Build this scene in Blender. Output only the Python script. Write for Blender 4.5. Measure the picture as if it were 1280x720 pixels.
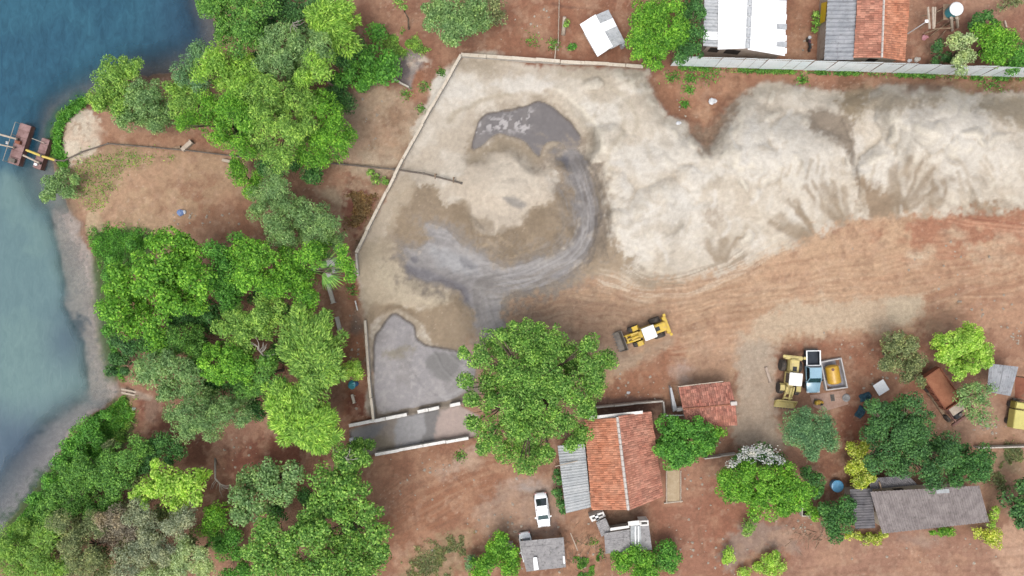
import bpy, bmesh, math, random
import numpy as np
from mathutils import Vector, Matrix

R = math.radians
for o in list(bpy.data.objects):
    bpy.data.objects.remove(o)
scene = bpy.context.scene
C = scene.collection

# ------------------------------------------------------------------ camera, sky, sun, exposure
ALT = 85.0          # flying height of the camera above the yard
S = 0.1             # metres on the ground for one photograph pixel
cam_d = bpy.data.cameras.new('camera')
cam = bpy.data.objects.new('camera', cam_d)
C.objects.link(cam)
cam.location = (0, 0, ALT)
cam.rotation_euler = (0, 0, 0)
cam_d.sensor_width = 36.0
cam_d.lens = 36.0 * ALT / 128.0
cam_d.clip_start = 0.5
cam_d.clip_end = 2000.0
scene.camera = cam

world = bpy.data.worlds.new('World')
scene.world = world
world.use_nodes = True
wn, wl = world.node_tree.nodes, world.node_tree.links
wn.clear()
sky = wn.new('ShaderNodeTexSky')
sky.sky_type = 'NISHITA'
sky.sun_disc = False
SUN_EL, SUN_AZ = R(68), R(245)       # direction to the sun: azimuth measured from +X, counter-clockwise
sky.sun_elevation = SUN_EL
sky.sun_rotation = math.pi / 2 - SUN_AZ
sky.air_density, sky.dust_density, sky.ozone_density = 1.0, 4.0, 1.0
hs = wn.new('ShaderNodeHueSaturation')
hs.inputs['Saturation'].default_value = 0.35      # thin cloud: whiter than clear blue
bg = wn.new('ShaderNodeBackground')
bg.inputs['Strength'].default_value = 0.15
wo = wn.new('ShaderNodeOutputWorld')
wl.new(sky.outputs[0], hs.inputs['Color'])
wl.new(hs.outputs[0], bg.inputs['Color'])
wl.new(bg.outputs[0], wo.inputs['Surface'])

sun_d = bpy.data.lights.new('sun', 'SUN')
sun_d.energy = 0.9
sun_d.angle = R(35)
sun_d.color = (1.0, 0.965, 0.92)
sun = bpy.data.objects.new('sun', sun_d)
C.objects.link(sun)
sun.rotation_euler = Vector((math.cos(SUN_EL) * math.cos(SUN_AZ), math.cos(SUN_EL) * math.sin(SUN_AZ),
                             math.sin(SUN_EL))).to_track_quat('Z', 'Y').to_euler()
sun.location = (-40, -40, 120)

vs = scene.view_settings
vs.view_transform = 'Standard'
vs.look = 'None'
vs.gamma = 1.0
vs.use_curve_mapping = False
vs.exposure = 1.1

# ------------------------------------------------------------------ helpers
def P(px, py, z=0.0):
    """Ground-plan pixel + height above the yard -> a point of the place."""
    k = S * (1 - z / ALT)
    return Vector(((px - 640) * k, (360 - py) * k, z))

GAIN = 2.3
def lin(c):
    c = np.asarray(c, dtype=float) / 255.0
    return np.where(c <= 0.04045, c / 12.92, ((c + 0.055) / 1.055) ** 2.4)
def alb(r, g, b):
    """Base colour of a surface that shows as this sRGB colour under the open sky."""
    return lin((r, g, b)) / GAIN
def alb4(r, g, b, k=1.0):
    return tuple(float(x) * k for x in alb(r, g, b)) + (1.0,)

def tag(o, label=None, cat=None, group=None, kind=None):
    if label: o['label'] = label
    if cat: o['category'] = cat
    if group: o['group'] = group
    if kind: o['kind'] = kind
    return o

def thing(name, loc, label, cat, group=None, rz=0.0):
    o = bpy.data.objects.new(name, None)
    C.objects.link(o)
    o.location = loc
    o.rotation_euler = (0, 0, rz)
    o.empty_display_size = 0.3
    return tag(o, label, cat, group)

def link(name, me, mats, parent=None, smooth=False):
    o = bpy.data.objects.new(name, me)
    C.objects.link(o)
    if not isinstance(mats, (list, tuple)):
        mats = [mats]
    if len(me.materials) == 0:
        for m in mats:
            me.materials.append(m)
    if parent is not None:
        o.parent = parent
    if smooth:
        me.polygons.foreach_set('use_smooth', np.ones(len(me.polygons), dtype=bool))
    return o

def fast_mesh(name, verts, faces_flat, nper, colors=None, cname='tint'):
    """verts (n,3); faces_flat: (m, nper) vertex ids."""
    me = bpy.data.meshes.new(name)
    verts = np.ascontiguousarray(verts, dtype=np.float32)
    f = np.ascontiguousarray(faces_flat, dtype=np.int32)
    m = f.shape[0]
    me.vertices.add(len(verts))
    me.vertices.foreach_set('co', verts.ravel())
    me.loops.add(m * nper)
    me.loops.foreach_set('vertex_index', f.ravel())
    me.polygons.add(m)
    me.polygons.foreach_set('loop_start', np.arange(0, m * nper, nper, dtype=np.int32))
    me.update(calc_edges=True)
    if colors is not None:
        a = me.attributes.new(cname, 'FLOAT_COLOR', 'POINT')
        c4 = np.ones((len(verts), 4), dtype=np.float32)
        c4[:, :3] = colors
        a.data.foreach_set('color', c4.ravel())
    return me

class MB:
    """Collects simple solids for one mesh object; coordinates local to the thing."""
    def __init__(self):
        self.v, self.f = [], []
    def add(self, vs_, fs_):
        n = len(self.v)
        self.v += [tuple(p) for p in vs_]
        self.f += [tuple(i + n for i in q) for q in fs_]
        return self
    def hexa(self, b, t):
        """b, t: 4 bottom and 4 top points, counter-clockwise from above."""
        return self.add(list(b) + list(t), [(3, 2, 1, 0), (4, 5, 6, 7), (0, 1, 5, 4), (1, 2, 6, 5), (2, 3, 7, 6), (3, 0, 4, 7)])
    def box(self, c, s, rz=0.0, top=1.0, topy=None):
        cx, cy, cz = c
        hx, hy, hz = s[0] / 2, s[1] / 2, s[2] / 2
        topy = top if topy is None else topy
        ca, sa = math.cos(rz), math.sin(rz)
        def q(x, y, z): return (cx + x * ca - y * sa, cy + x * sa + y * ca, cz + z)
        b = [q(-hx, -hy, -hz), q(hx, -hy, -hz), q(hx, hy, -hz), q(-hx, hy, -hz)]
        t = [q(-hx * top, -hy * topy, hz), q(hx * top, -hy * topy, hz), q(hx * top, hy * topy, hz), q(-hx * top, hy * topy, hz)]
        return self.hexa(b, t)
    def tube(self, pts, rads, seg=8, cap=True):
        pts = [Vector(p) for p in pts]
        if not isinstance(rads, (list, tuple)): rads = [rads] * len(pts)
        rings = []
        ref = None
        for i, p in enumerate(pts):
            d = (pts[min(i + 1, len(pts) - 1)] - pts[max(i - 1, 0)])
            if d.length < 1e-9: d = Vector((0, 0, 1))
            d.normalize()
            if ref is None:
                ref = Vector((1, 0, 0)) if abs(d.x) < 0.9 else Vector((0, 1, 0))
            a = (ref - d * ref.dot(d))
            if a.length < 1e-6: a = d.orthogonal()
            a.normalize(); ref = a
            b = d.cross(a)
            rings.append([p + (a * math.cos(2 * math.pi * k / seg) + b * math.sin(2 * math.pi * k / seg)) * rads[i] for k in range(seg)])
        vs_ = [q for r in rings for q in r]
        fs_ = []
        for i in range(len(pts) - 1):
            for k in range(seg):
                k2 = (k + 1) % seg
                fs_.append((i * seg + k, i * seg + k2, (i + 1) * seg + k2, (i + 1) * seg + k))
        if cap:
            fs_.append(tuple(range(seg - 1, -1, -1)))
            fs_.append(tuple((len(pts) - 1) * seg + k for k in range(seg)))
        return self.add(vs_, fs_)
    def lathe(self, prof, seg=16, o=(0, 0, 0), axis='z'):
        """prof: (radius, height) pairs."""
        vs_ = []
        for r, h in prof:
            for k in range(seg):
                a = 2 * math.pi * k / seg
                x, y, z = r * math.cos(a), r * math.sin(a), h
                if axis == 'y': x, y, z = x, h, y
                if axis == 'x': x, y, z = h, x, y
                vs_.append((o[0] + x, o[1] + y, o[2] + z))
        fs_ = []
        for i in range(len(prof) - 1):
            for k in range(seg):
                k2 = (k + 1) % seg
                fs_.append((i * seg + k, i * seg + k2, (i + 1) * seg + k2, (i + 1) * seg + k))
        fs_.append(tuple(range(seg - 1, -1, -1)))
        fs_.append(tuple((len(prof) - 1) * seg + k for k in range(seg)))
        return self.add(vs_, fs_)
    def prism(self, prof, y0, y1, top_in=0.0):
        """Side profile (x, z) extruded along y from y0 to y1."""
        n = len(prof)
        vs_ = [(x, y0, z) for x, z in prof] + [(x, y1, z) for x, z in prof]
        fs_ = [tuple(range(n)), tuple(range(2 * n - 1, n - 1, -1))]
        for k in range(n):
            k2 = (k + 1) % n
            fs_.append((k, k2, n + k2, n + k)[::-1])
        return self.add(vs_, fs_)
    def mesh(self, name, bevel=0.0, bseg=2):
        me = bpy.data.meshes.new(name)
        me.from_pydata(self.v, [], self.f)
        bm = bmesh.new(); bm.from_mesh(me)
        bmesh.ops.recalc_face_normals(bm, faces=bm.faces)
        if bevel:
            bmesh.ops.bevel(bm, geom=[e for e in bm.edges if len(e.link_faces) == 2 and e.calc_face_angle(0) > 0.5],
                            offset=bevel, segments=bseg, affect='EDGES', clamp_overlap=True)
        bm.to_mesh(me); bm.free()
        return me
    def build(self, name, mat, parent=None, bevel=0.0, smooth=False, bseg=2):
        return link(name, self.mesh(name, bevel, bseg), mat, parent, smooth)

# ------------------------------------------------------------------ materials
MATS = {}
def newmat(name):
    m = bpy.data.materials.new(name)
    m.use_nodes = True
    nt = m.node_tree
    nt.nodes.clear()
    out = nt.nodes.new('ShaderNodeOutputMaterial')
    bs = nt.nodes.new('ShaderNodeBsdfPrincipled')
    nt.links.new(bs.outputs[0], out.inputs['Surface'])
    MATS[name] = m
    return m, nt, bs, out

def ramp(nt, src, stops, interp='LINEAR'):
    r = nt.nodes.new('ShaderNodeValToRGB')
    r.color_ramp.interpolation = interp
    el = r.color_ramp.elements
    while len(el) < len(stops): el.new(0.5)
    for e, (p, c) in zip(el, stops):
        e.position = p
        e.color = c if len(c) == 4 else tuple(c) + (1.0,)
    if src is not None: nt.links.new(src, r.inputs[0])
    return r.outputs[0]

def noise(nt, scale, detail=4.0, rough=0.55, vec=None, dist=0.0):
    n = nt.nodes.new('ShaderNodeTexNoise')
    n.inputs['Scale'].default_value = scale
    n.inputs['Detail'].default_value = detail
    n.inputs['Roughness'].default_value = rough
    n.inputs['Distortion'].default_value = dist
    if vec is not None: nt.links.new(vec, n.inputs['Vector'])
    return n.outputs['Fac']

def mixc(nt, fac, a, b, mode='MIX'):
    n = nt.nodes.new('ShaderNodeMix')
    n.data_type = 'RGBA'
    n.blend_type = mode
    for s, v in ((n.inputs[0], fac), (n.inputs[6], a), (n.inputs[7], b)):
        if isinstance(v, bpy.types.NodeSocket): nt.links.new(v, s)
        elif isinstance(v, (int, float)): s.default_value = v
        else: s.default_value = tuple(v) if len(v) == 4 else tuple(v) + (1.0,)
    return n.outputs[2]

def coords(nt, which='Object'):
    return nt.nodes.new('ShaderNodeTexCoord').outputs[which]
def wpos(nt):
    return nt.nodes.new('ShaderNodeNewGeometry').outputs['Position']

def bump(nt, bs, h, strength=0.4, dist=0.05):
    b = nt.nodes.new('ShaderNodeBump')
    b.inputs['Strength'].default_value = strength
    b.inputs['Distance'].default_value = dist
    nt.links.new(h, b.inputs['Height'])
    nt.links.new(b.outputs[0], bs.inputs['Normal'])

def worn(name, c1, c2, scale=1.5, rough=0.75, metal=0.0, island=0.0, grain=20.0, spec=0.3, dirt=None, dirt_amt=0.5):
    """Weathered painted / mineral surface: two tones in patches, fine grain, optional shaped stains."""
    m, nt, bs, out = newmat(name)
    vec = wpos(nt)
    col = mixc(nt, ramp(nt, noise(nt, scale, 6, 0.62, vec), [(0.35, (0, 0, 0)), (0.65, (1, 1, 1))]), c1, c2)
    g = ramp(nt, noise(nt, grain, 3, 0.6, vec), [(0.25, (0.8, 0.8, 0.8)), (0.75, (1.15, 1.15, 1.15))])
    col = mixc(nt, 1.0, col, g, 'MULTIPLY')
    if dirt is not None:
        f = ramp(nt, noise(nt, scale * 2.3, 8, 0.7, vec), [(0.52, (0, 0, 0)), (0.66, (dirt_amt,) * 3)])
        col = mixc(nt, f, col, dirt)
    if island:
        gi = nt.nodes.new('ShaderNodeNewGeometry').outputs['Random Per Island']
        k = ramp(nt, gi, [(0.0, (1 - island,) * 3), (0.5, (1, 1, 1)), (1.0, (1 + island,) * 3)])
        col = mixc(nt, 1.0, col, k, 'MULTIPLY')
    nt.links.new(col, bs.inputs['Base Color'])
    bs.inputs['Roughness'].default_value = rough
    bs.inputs['Metallic'].default_value = metal
    bs.inputs['Specular IOR Level'].default_value = spec
    return m
# ------------------------------------------------------------------ the ground as one height field, split into named pieces
rng = np.random.default_rng(11)
def vnoise(x, y, seed):
    r = np.random.default_rng(seed)
    T = r.random((256, 256))
    xi, yi = np.floor(x).astype(int), np.floor(y).astype(int)
    fx, fy = x - xi, y - yi
    fx, fy = fx * fx * (3 - 2 * fx), fy * fy * (3 - 2 * fy)
    a, b = T[xi & 255, yi & 255], T[(xi + 1) & 255, yi & 255]
    c, d = T[xi & 255, (yi + 1) & 255], T[(xi + 1) & 255, (yi + 1) & 255]
    return (a * (1 - fx) + b * fx) * (1 - fy) + (c * (1 - fx) + d * fx) * fy
def fbm(x, y, scale, seed, octv=4, gain=0.55):
    t, a, n = 0, 1.0, 0
    for i in range(octv):
        t = t + a * vnoise(x / scale * 2 ** i + 17.3 * i, y / scale * 2 ** i + 5.1 * i, seed + i)
        n += a; a *= gain
    return t / n                                    # 0..1, mean .5
def sst(a, b, x):
    t = np.clip((x - a) / (b - a), 0, 1)
    return t * t * (3 - 2 * t)
def spline(pts, closed=True, sub=5):
    p = np.array(pts, float); n = len(p); out = []
    rngi = range(n if closed else n - 1)
    for i in rngi:
        if closed: p0, p1, p2, p3 = p[(i - 1) % n], p[i], p[(i + 1) % n], p[(i + 2) % n]
        else: p0, p1, p2, p3 = p[max(i - 1, 0)], p[i], p[i + 1], p[min(i + 2, n - 1)]
        for k in range(sub):
            t = k / sub
            out.append(0.5 * ((2 * p1) + (-p0 + p2) * t + (2 * p0 - 5 * p1 + 4 * p2 - p3) * t * t + (-p0 + 3 * p1 - 3 * p2 + p3) * t ** 3))
    if not closed: out.append(p[-1])
    return np.array(out)
def sdist(x, y, pts):
    """Signed pixel distance to a closed outline, positive inside."""
    d2 = np.full(x.shape, 1e18); ins = np.zeros(x.shape, bool)
    n = len(pts)
    for i in range(n):
        ax, ay = pts[i]; bx, by = pts[(i + 1) % n]
        ex, ey = bx - ax, by - ay
        t = np.clip(((x - ax) * ex + (y - ay) * ey) / (ex * ex + ey * ey + 1e-12), 0, 1)
        d2 = np.minimum(d2, (x - ax - t * ex) ** 2 + (y - ay - t * ey) ** 2)
        if ay != by:
            cr = ((ay > y) != (by > y)) & (x < (bx - ax) * (y - ay) / (by - ay) + ax)
            ins ^= cr
    d = np.sqrt(d2)
    return np.where(ins, d, -d)
def curve_st(x, y, pts):
    """Distance along and signed distance across an open curve."""
    best = np.full(x.shape, 1e18); s = np.zeros(x.shape); tt = np.zeros(x.shape); acc = 0.0
    for i in range(len(pts) - 1):
        ax, ay = pts[i]; bx, by = pts[i + 1]
        ex, ey = bx - ax, by - ay; L = math.hypot(ex, ey) + 1e-9
        t = np.clip(((x - ax) * ex + (y - ay) * ey) / (L * L), 0, 1)
        dx, dy = x - ax - t * ex, y - ay - t * ey
        d2 = dx * dx + dy * dy
        m = d2 < best
        best = np.where(m, d2, best)
        s = np.where(m, acc + t * L, s)
        tt = np.where(m, np.sign(ex * dy - ey * dx) * np.sqrt(d2), tt)
        acc += L
    return s, tt

STEP = 1.6
def axis(lo, hi, far):
    fine = np.arange(lo, hi + 0.01, STEP)
    g, out, st = [], [], STEP
    v = hi
    while v < far[1]:
        st *= 1.25; v += st; g.append(v)
    st, v = STEP, lo
    while v > far[0]:
        st *= 1.25; v -= st; out.append(v)
    return np.concatenate([np.array(out[::-1]), fine, np.array(g)])
au = axis(-25, 1305, (-5500, 6800)); av = axis(-20, 740, (-5500, 6200))
U, V = np.meshgrid(au, av)
SH = U.shape
U, V = U.ravel(), V.ravel()
FAR = sst(0, 300, np.maximum(np.maximum(-U - 30, U - 1310), np.maximum(-V - 30, V - 750)))
wx = (fbm(U, V, 14, 3, 3) - 0.5); wy = (fbm(U, V, 14, 9, 3) - 0.5)
WX = (fbm(U, V, 60, 31, 3) - 0.5); WY = (fbm(U, V, 60, 39, 3) - 0.5)
N_FINE = fbm(U, V, 5, 50, 3)
N_MID = fbm(U, V, 22, 60, 4)
N_BIG = fbm(U, V, 90, 70, 4)
N_SPK = fbm(U, V, 3.2, 55, 2)
E_MID = (fbm(U, V, 16, 62, 4) - 0.5) * 2.4
E_FINE = (fbm(U, V, 4.2, 52, 3) - 0.5) * 2.4

def within(pts, pad):
    p = np.array(pts)
    return np.nonzero((U > p[:, 0].min() - pad) & (U < p[:, 0].max() + pad) & (V > p[:, 1].min() - pad) & (V < p[:, 1].max() + pad))[0]
def poly(pts, soft=3.0, warp=6.0, big=0.0, smooth=True, rag=None, grow=0.0):
    """Soft mask of a closed outline with an irregular edge."""
    if smooth: pts = spline(pts, True, 4)
    pad = soft * 2 + warp + big + grow + 6
    i = within(pts, pad)
    d = sdist(U[i] + wx[i] * warp * 2 + WX[i] * big * 2, V[i] + wy[i] * warp * 2 + WY[i] * big * 2, pts)
    if rag is None: rag = max(0.0, soft - 2.0) * 1.1
    if rag: d = d + E_MID[i] * rag * 1.1 + E_FINE[i] * rag * 1.3
    m = np.zeros(U.shape); m[i] = sst(-soft, soft, d + grow)
    return m
def spoly(pts, **k):
    return poly(pts, smooth=False, **k)
def blob(x, y, rx, ry=None, ang=0, soft=0.35, warp=5.0, rag=1.0):
    ry = ry or rx
    m = np.zeros(U.shape)
    r = max(rx, ry) * (1 + soft) + warp * 2
    i = np.nonzero((abs(U - x) < r) & (abs(V - y) < r))[0]
    a_, b_ = (wx[i], wy[i]) if rag else (WX[i], WY[i])
    dx, dy = U[i] + a_ * warp * 2 - x, V[i] + b_ * warp * 2 - y
    ca, sa = math.cos(R(ang)), math.sin(R(ang))
    q = np.sqrt(((dx * ca + dy * sa) / rx) ** 2 + ((-dx * sa + dy * ca) / ry) ** 2)
    if rag: q = q + (E_MID[i] * 0.7 + E_FINE[i] * 0.7) * soft * rag
    m[i] = 1 - sst(1 - soft, 1 + soft, q)
    return m
def stroke(pts, w, soft=0.5, warp=2.0, streak=0.0, seed=1, sl=60.0, sw=2.0, taper=0.0):
    """Band along an open curve; streak breaks it into long thin lines as tyres and blades leave."""
    c = spline(pts, False, 5)
    pad = w * (1 + soft) + warp * 2
    i = within(c, pad)
    wk = warp * (0.3 if streak else 2)
    s, t = curve_st(U[i] + wx[i] * wk + WX[i] * warp * (4 if streak else 0), V[i] + wy[i] * wk + WY[i] * warp * (4 if streak else 0), c)
    Lc = np.sum(np.hypot(*np.diff(c, axis=0).T))
    ww = w * np.ones(s.shape)
    if taper: ww = w * (1 - taper * sst(0.5, 1.0, s / Lc))
    m = 1 - sst(1 - soft, 1 + soft, abs(t) / ww)
    ends = sst(-1, 14, s) * sst(-1, 14, Lc - s) if taper or streak else 1
    if streak:
        n = 0.6 * vnoise(s / sl + 9, t / sw + 40, seed) + 0.4 * vnoise(s / (sl * 0.4) + 3, t / (sw * 0.5) + 70, seed + 5)
        m = m * ((1 - streak) + streak * sst(0.42, 0.68, n))
    out = np.zeros(U.shape); out[i] = m * ends
    return out

COL = np.zeros((U.size, 3))
Z = np.zeros(U.size)
def lay(mask, rgb, amt=1.0):
    global COL
    m = np.clip(mask * amt, 0, 1)[:, None]
    COL = COL * (1 - m) + alb(*rgb)[None, :] * m
def shade_noise(mask, lo, hi, n):
    """Tone variation of the material itself (grain, damp)."""
    global COL
    k = 1 + mask * ((lo + (hi - lo) * n) - 1)
    COL = COL * k[:, None]

# ---- outlines (photograph pixels)
RIVER = [(-5600, -5600), (262, -5600), (262, -60), (258, 0), (270, 30), (272, 62), (240, 80), (196, 96), (160, 96), (128, 112), (96, 128), (74, 142), (66, 165),
         (64, 190), (72, 215), (82, 245), (90, 262), (96, 285), (106, 312), (118, 335), (123, 365), (127, 400), (132, 440),
         (139, 470), (150, 488), (142, 502), (112, 518), (86, 545), (66, 580), (42, 618), (16, 650), (-20, 690), (-60, 760), (-5600, 6000)]
YARD = [(577, 70), (800, 84), (812, 100), (822, 122), (838, 142), (856, 154), (868, 172), (884, 184), (900, 160), (912, 135), (930, 115), (950, 104), (990, 106),
        (1040, 112), (1075, 112), (1110, 106), (1150, 104), (1190, 110), (1230, 118), (1300, 112), (1420, 110), (1420, 270), (1300, 268), (1200, 272), (1160, 275), (1110, 272),
        (1060, 282), (1010, 305), (960, 322), (900, 348), (860, 360), (800, 362), (752, 372), (700, 400), (640, 420), (600, 470),
        (592, 500), (468, 524), (462, 470), (456, 400), (446, 345), (446, 316), (474, 260), (505, 200)]
POOL = [(605, 145), (622, 139), (640, 138), (652, 134), (674, 128), (690, 133), (700, 142), (712, 155), (723, 168), (726, 180), (712, 190), (700, 178), (684, 178), (677, 186),
        (674, 196), (664, 186), (655, 176), (640, 170), (624, 166), (612, 172), (600, 183), (591, 184), (594, 166)]
FAN = [(504, 318), (507, 309), (522, 311), (535, 303), (528, 283), (546, 280), (562, 292), (574, 306), (590, 314), (606, 320), (620, 330), (642, 334), (668, 326), (698, 316), (714, 300), (722, 275), (717, 240), (706, 208), (692, 192),
       (712, 188), (729, 196), (741, 225), (748, 262), (744, 296), (730, 324), (706, 344), (676, 358), (648, 364), (628, 374), (626, 396), (632, 420), (600, 425), (592, 392), (580, 368), (562, 352), (532, 348), (512, 336)]
POND = [(469, 424), (478, 410), (491, 393), (506, 400), (516, 408), (521, 424), (533, 432), (552, 436), (575, 440), (592, 456), (592, 474), (582, 490), (560, 500), (520, 508), (476, 518), (470, 506), (467, 465)]
BASIN = [(437, 536), (470, 528), (575, 506), (600, 520), (598, 545), (470, 568), (440, 574)]

# ---- height
dR = np.full(U.shape, -400.0)
iR = np.nonzero(U < 420)[0]
dR[iR] = sdist(U[iR] + wx[iR] * 7, V[iR] + wy[iR] * 7, RIVER)
SHOAL = poly(rag=0, pts=[(60, 262), (88, 268), (112, 320), (126, 360), (134, 440), (150, 488), (128, 502), (112, 498), (106, 470), (104, 430), (82, 395), (74, 350), (70, 305)], soft=7, warp=7)
SHOAL2 = poly(rag=0, pts=[(40, 540), (110, 500), (130, 510), (66, 590), (20, 650), (-20, 680), (-20, 620)], soft=12, warp=9) * 0.7
SHOAL3 = poly(rag=0, pts=[(20, 200), (60, 215), (80, 245), (60, 262), (30, 250)], soft=9, warp=7) * 0.55
WATER_Z = -1.4
Z += (N_BIG - 0.5) * 0.5 + (N_MID - 0.5) * 0.16 + (N_FINE - 0.5) * 0.05
bank = -1.38 * sst(-26, 0, dR) - 3.2 * sst(0, 55, dR) * (1 - 0.93 * np.maximum(np.maximum(SHOAL, SHOAL2 * 0.9), SHOAL3 * 0.9))
Z = Z * (1 - sst(-26, 0, dR)) + bank + (N_FINE - .5) * 0.08 * sst(-20, 0, dR)
yard = poly(YARD, soft=4, warp=5)
inner = poly(YARD, soft=22, warp=5, rag=0)
# heaps: broad mounds plus the lumps that truck loads leave
PILES = [(640, 240, 56, 46, 0, 1.1), (620, 225, 28, 20, 0, 0.25), (770, 150, 75, 70, 0, 1.3), (800, 240, 70, 80, 0, 1.6), (770, 300, 40, 45, 0, 0.8), (850, 280, 55, 50, 0, 1.1),
         (950, 175, 75, 55, -20, 2.2), (980, 230, 85, 55, 20, 2.0), (900, 210, 60, 60, 0, 1.0), (1030, 200, 45, 55, 0, 1.5), (940, 290, 60, 35, -20, 0.8),
         (1130, 180, 70, 50, 0, 2.5), (1190, 165, 75, 50, 10, 2.3), (1240, 210, 80, 55, 0, 2.2), (1150, 140, 85, 32, 8, 1.6), (1300, 180, 80, 70, 0, 2.0), (1110, 225, 45, 35, 0, 1.0),
         (600, 290, 30, 24, 0, 0.7), (650, 300, 45, 26, 0, 0.8), (700, 285, 25, 40, 0, 0.8), (520, 250, 40, 30, 0, 0.4), (540, 370, 45, 26, 0, 0.55), (500, 350, 35, 35, 0, 0.4), (575, 395, 26, 30, 0, 0.6)]
hp = np.zeros(U.shape)
for x, y, rx, ry, a, h in PILES:
    hp = np.maximum(hp, 0) + 1.25 * h * blob(x, y, rx, ry, a, soft=0.75, warp=14, rag=0)
lump = np.zeros(U.shape)
lr = random.Random(5)
HZ = [(735, 1000, 95, 335, 60), (900, 1290, 105, 265, 75), (560, 720, 180, 330, 16), (470, 600, 230, 420, 14)]
for x0_, x1_, y0_, y1_, n_ in HZ:
    for k in range(n_):
        x, y = lr.uniform(x0_, x1_), lr.uniform(y0_, y1_)
        r = lr.uniform(14, 46); a = lr.uniform(0, 3.14); q_ = lr.uniform(0.45, 0.9); hh = lr.uniform(0.35, 0.95) * (0.5 if x < 730 else 1)
        i = np.nonzero((abs(U - x) < r * 1.5) & (abs(V - y) < r * 1.5))[0]
        dx, dy = U[i] + wx[i] * 9 + WX[i] * 24 - x, V[i] + wy[i] * 9 + WY[i] * 24 - y
        ca, sa = math.cos(a), math.sin(a)
        d2 = ((dx * ca + dy * sa) / r) ** 2 + ((-dx * sa + dy * ca) / (r * q_)) ** 2
        lump[i] = np.maximum(lump[i], hh * (1 - d2))
ridg = 1 - abs(fbm(U, V, 60, 81, 2) - 0.5) * 4
hp = hp * (1 + 0.05 * ridg) + lump * (0.35 + 0.65 * sst(0.3, 1.4, hp)) + 0.10 * (1 - 2 * abs(fbm(U, V, 16, 83, 3) - 0.5)) * sst(0.2, 1.0, hp)
pool = poly(POOL, soft=1.2, warp=2.0); fan = poly(FAN, soft=2.0, warp=3.0); pond = poly(POND, soft=1.2, warp=1.5); basin = spoly(BASIN, soft=1.5, warp=1)
low = np.maximum(poly(POOL, soft=13, warp=2, rag=0, grow=13), np.maximum(poly(POND, soft=7, warp=2, rag=0, grow=8), basin))
lowf = poly(FAN, soft=22, warp=6, rag=0, grow=4)
Z += hp * inner * (1 - low) * (1 - 0.8 * lowf)
Z = Z * (1 - low) - 0.40 * low - 0.15 * lowf * (1 - low) + 0.06 * fan * (N_MID - .5)
ROADC = [(590, 420), (700, 395), (800, 405), (900, 400), (1000, 385), (1150, 350), (1300, 330)]
trk = stroke(ROADC, 60, 0.5, 5, streak=1.0, seed=77, sl=90, sw=5)
Z += (trk - 0.4 * (trk > 0)) * 0.10
Z *= (1 - 0.6 * FAR)

def blur(a, n):
    for _ in range(n):
        a = (a + np.roll(a, 1, 0) + np.roll(a, -1, 0) + np.roll(a, 1, 1) + np.roll(a, -1, 1)) / 5
    return a
Z2 = Z.reshape(SH)
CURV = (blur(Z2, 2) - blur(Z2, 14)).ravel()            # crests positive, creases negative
GY = (np.roll(Z2, -1, 0) - np.roll(Z2, 1, 0)).ravel()
# ---- colour of the soils
COL[:] = alb(156, 116, 96)
allm = np.ones(U.shape)
lay(sst(0.42, 0.62, N_BIG), (164, 124, 102))
lay(sst(0.55, 0.7, N_MID) * 0.6, (132, 88, 70))
# far country outside the photograph: scrub and red earth
lay(FAR * sst(0.45, 0.55, fbm(U, V, 200, 91, 3)), (96, 112, 62), 0.9)
# clearing by the river bank
lay(poly([(70, 150), (110, 165), (230, 165), (300, 195), (330, 240), (320, 300), (240, 310), (200, 330), (140, 300), (110, 285), (85, 230)], soft=14, warp=10), (172, 142, 116))
lay(poly([(110, 200), (180, 195), (290, 205), (300, 240), (200, 275), (120, 262)], soft=18, warp=12, rag=8), (184, 154, 126))
lay(poly([(96, 192), (150, 186), (220, 196), (160, 215), (130, 262), (104, 240)], soft=12, warp=10, rag=12), (150, 136, 100), 0.5)
lay(blob(280, 275, 60, 34, 10, 0.5, 10), (146, 100, 78), 0.9)
lay(blob(240, 250, 60, 30, 0, 0.6, 10), (160, 122, 98), 0.5)
lay(blob(190, 245, 80, 36, 0, 0.6, 10) * sst(0.45, 0.6, N_MID), (200, 174, 142), 0.6)
lay(poly([(86, 142), (104, 138), (122, 150), (132, 172), (122, 190), (100, 200), (82, 208), (76, 195), (80, 165)], soft=4, warp=6, rag=5), (222, 211, 192))
lay(blob(100, 158, 14, 9, 0, 0.6, 6) * sst(0.45, 0.6, N_FINE), (176, 160, 140), 0.8)
lay(poly([(108, 268), (118, 264), (128, 272), (128, 288), (118, 300), (108, 292)], soft=2, warp=2), (192, 170, 140))
lay(stroke([(130, 170), (180, 172), (240, 178), (290, 190)], 8, 0.6, 4), (150, 105, 82), 0.8)
# sandy ground between the tall trees and the wall
lay(poly([(430, 120), (470, 105), (510, 115), (535, 130), (510, 190), (490, 215), (440, 220), (420, 180)], soft=8, warp=9, rag=8), (186, 165, 142))
lay(blob(496, 148, 18, 14, 0, 0.5, 8), (146, 118, 96), 0.8)
lay(blob(475, 165, 30, 36, 0, 0.5, 10) * sst(0.5, 0.65, N_FINE), (140, 116, 94), 0.6)
lay(blob(480, 205, 34, 12, 0, 0.5, 6), (205, 190, 168), 0.6)
lay(poly([(430, 10), (520, 0), (560, 30), (590, 60), (560, 90), (525, 135), (500, 110), (480, 70), (440, 50)], soft=8, warp=8), (146, 102, 82), 0.8)
lay(blob(520, 105, 10, 20, 20, 0.5, 5), (158, 106, 80), 0.8)
lay(poly([(489, 88), (497, 72), (515, 62), (530, 72), (520, 95), (512, 112)], soft=3, warp=4), (152, 148, 148))
lay(poly([(490, 88), (500, 75), (512, 80), (510, 108)], soft=2, warp=2), (118, 114, 118))
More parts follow.
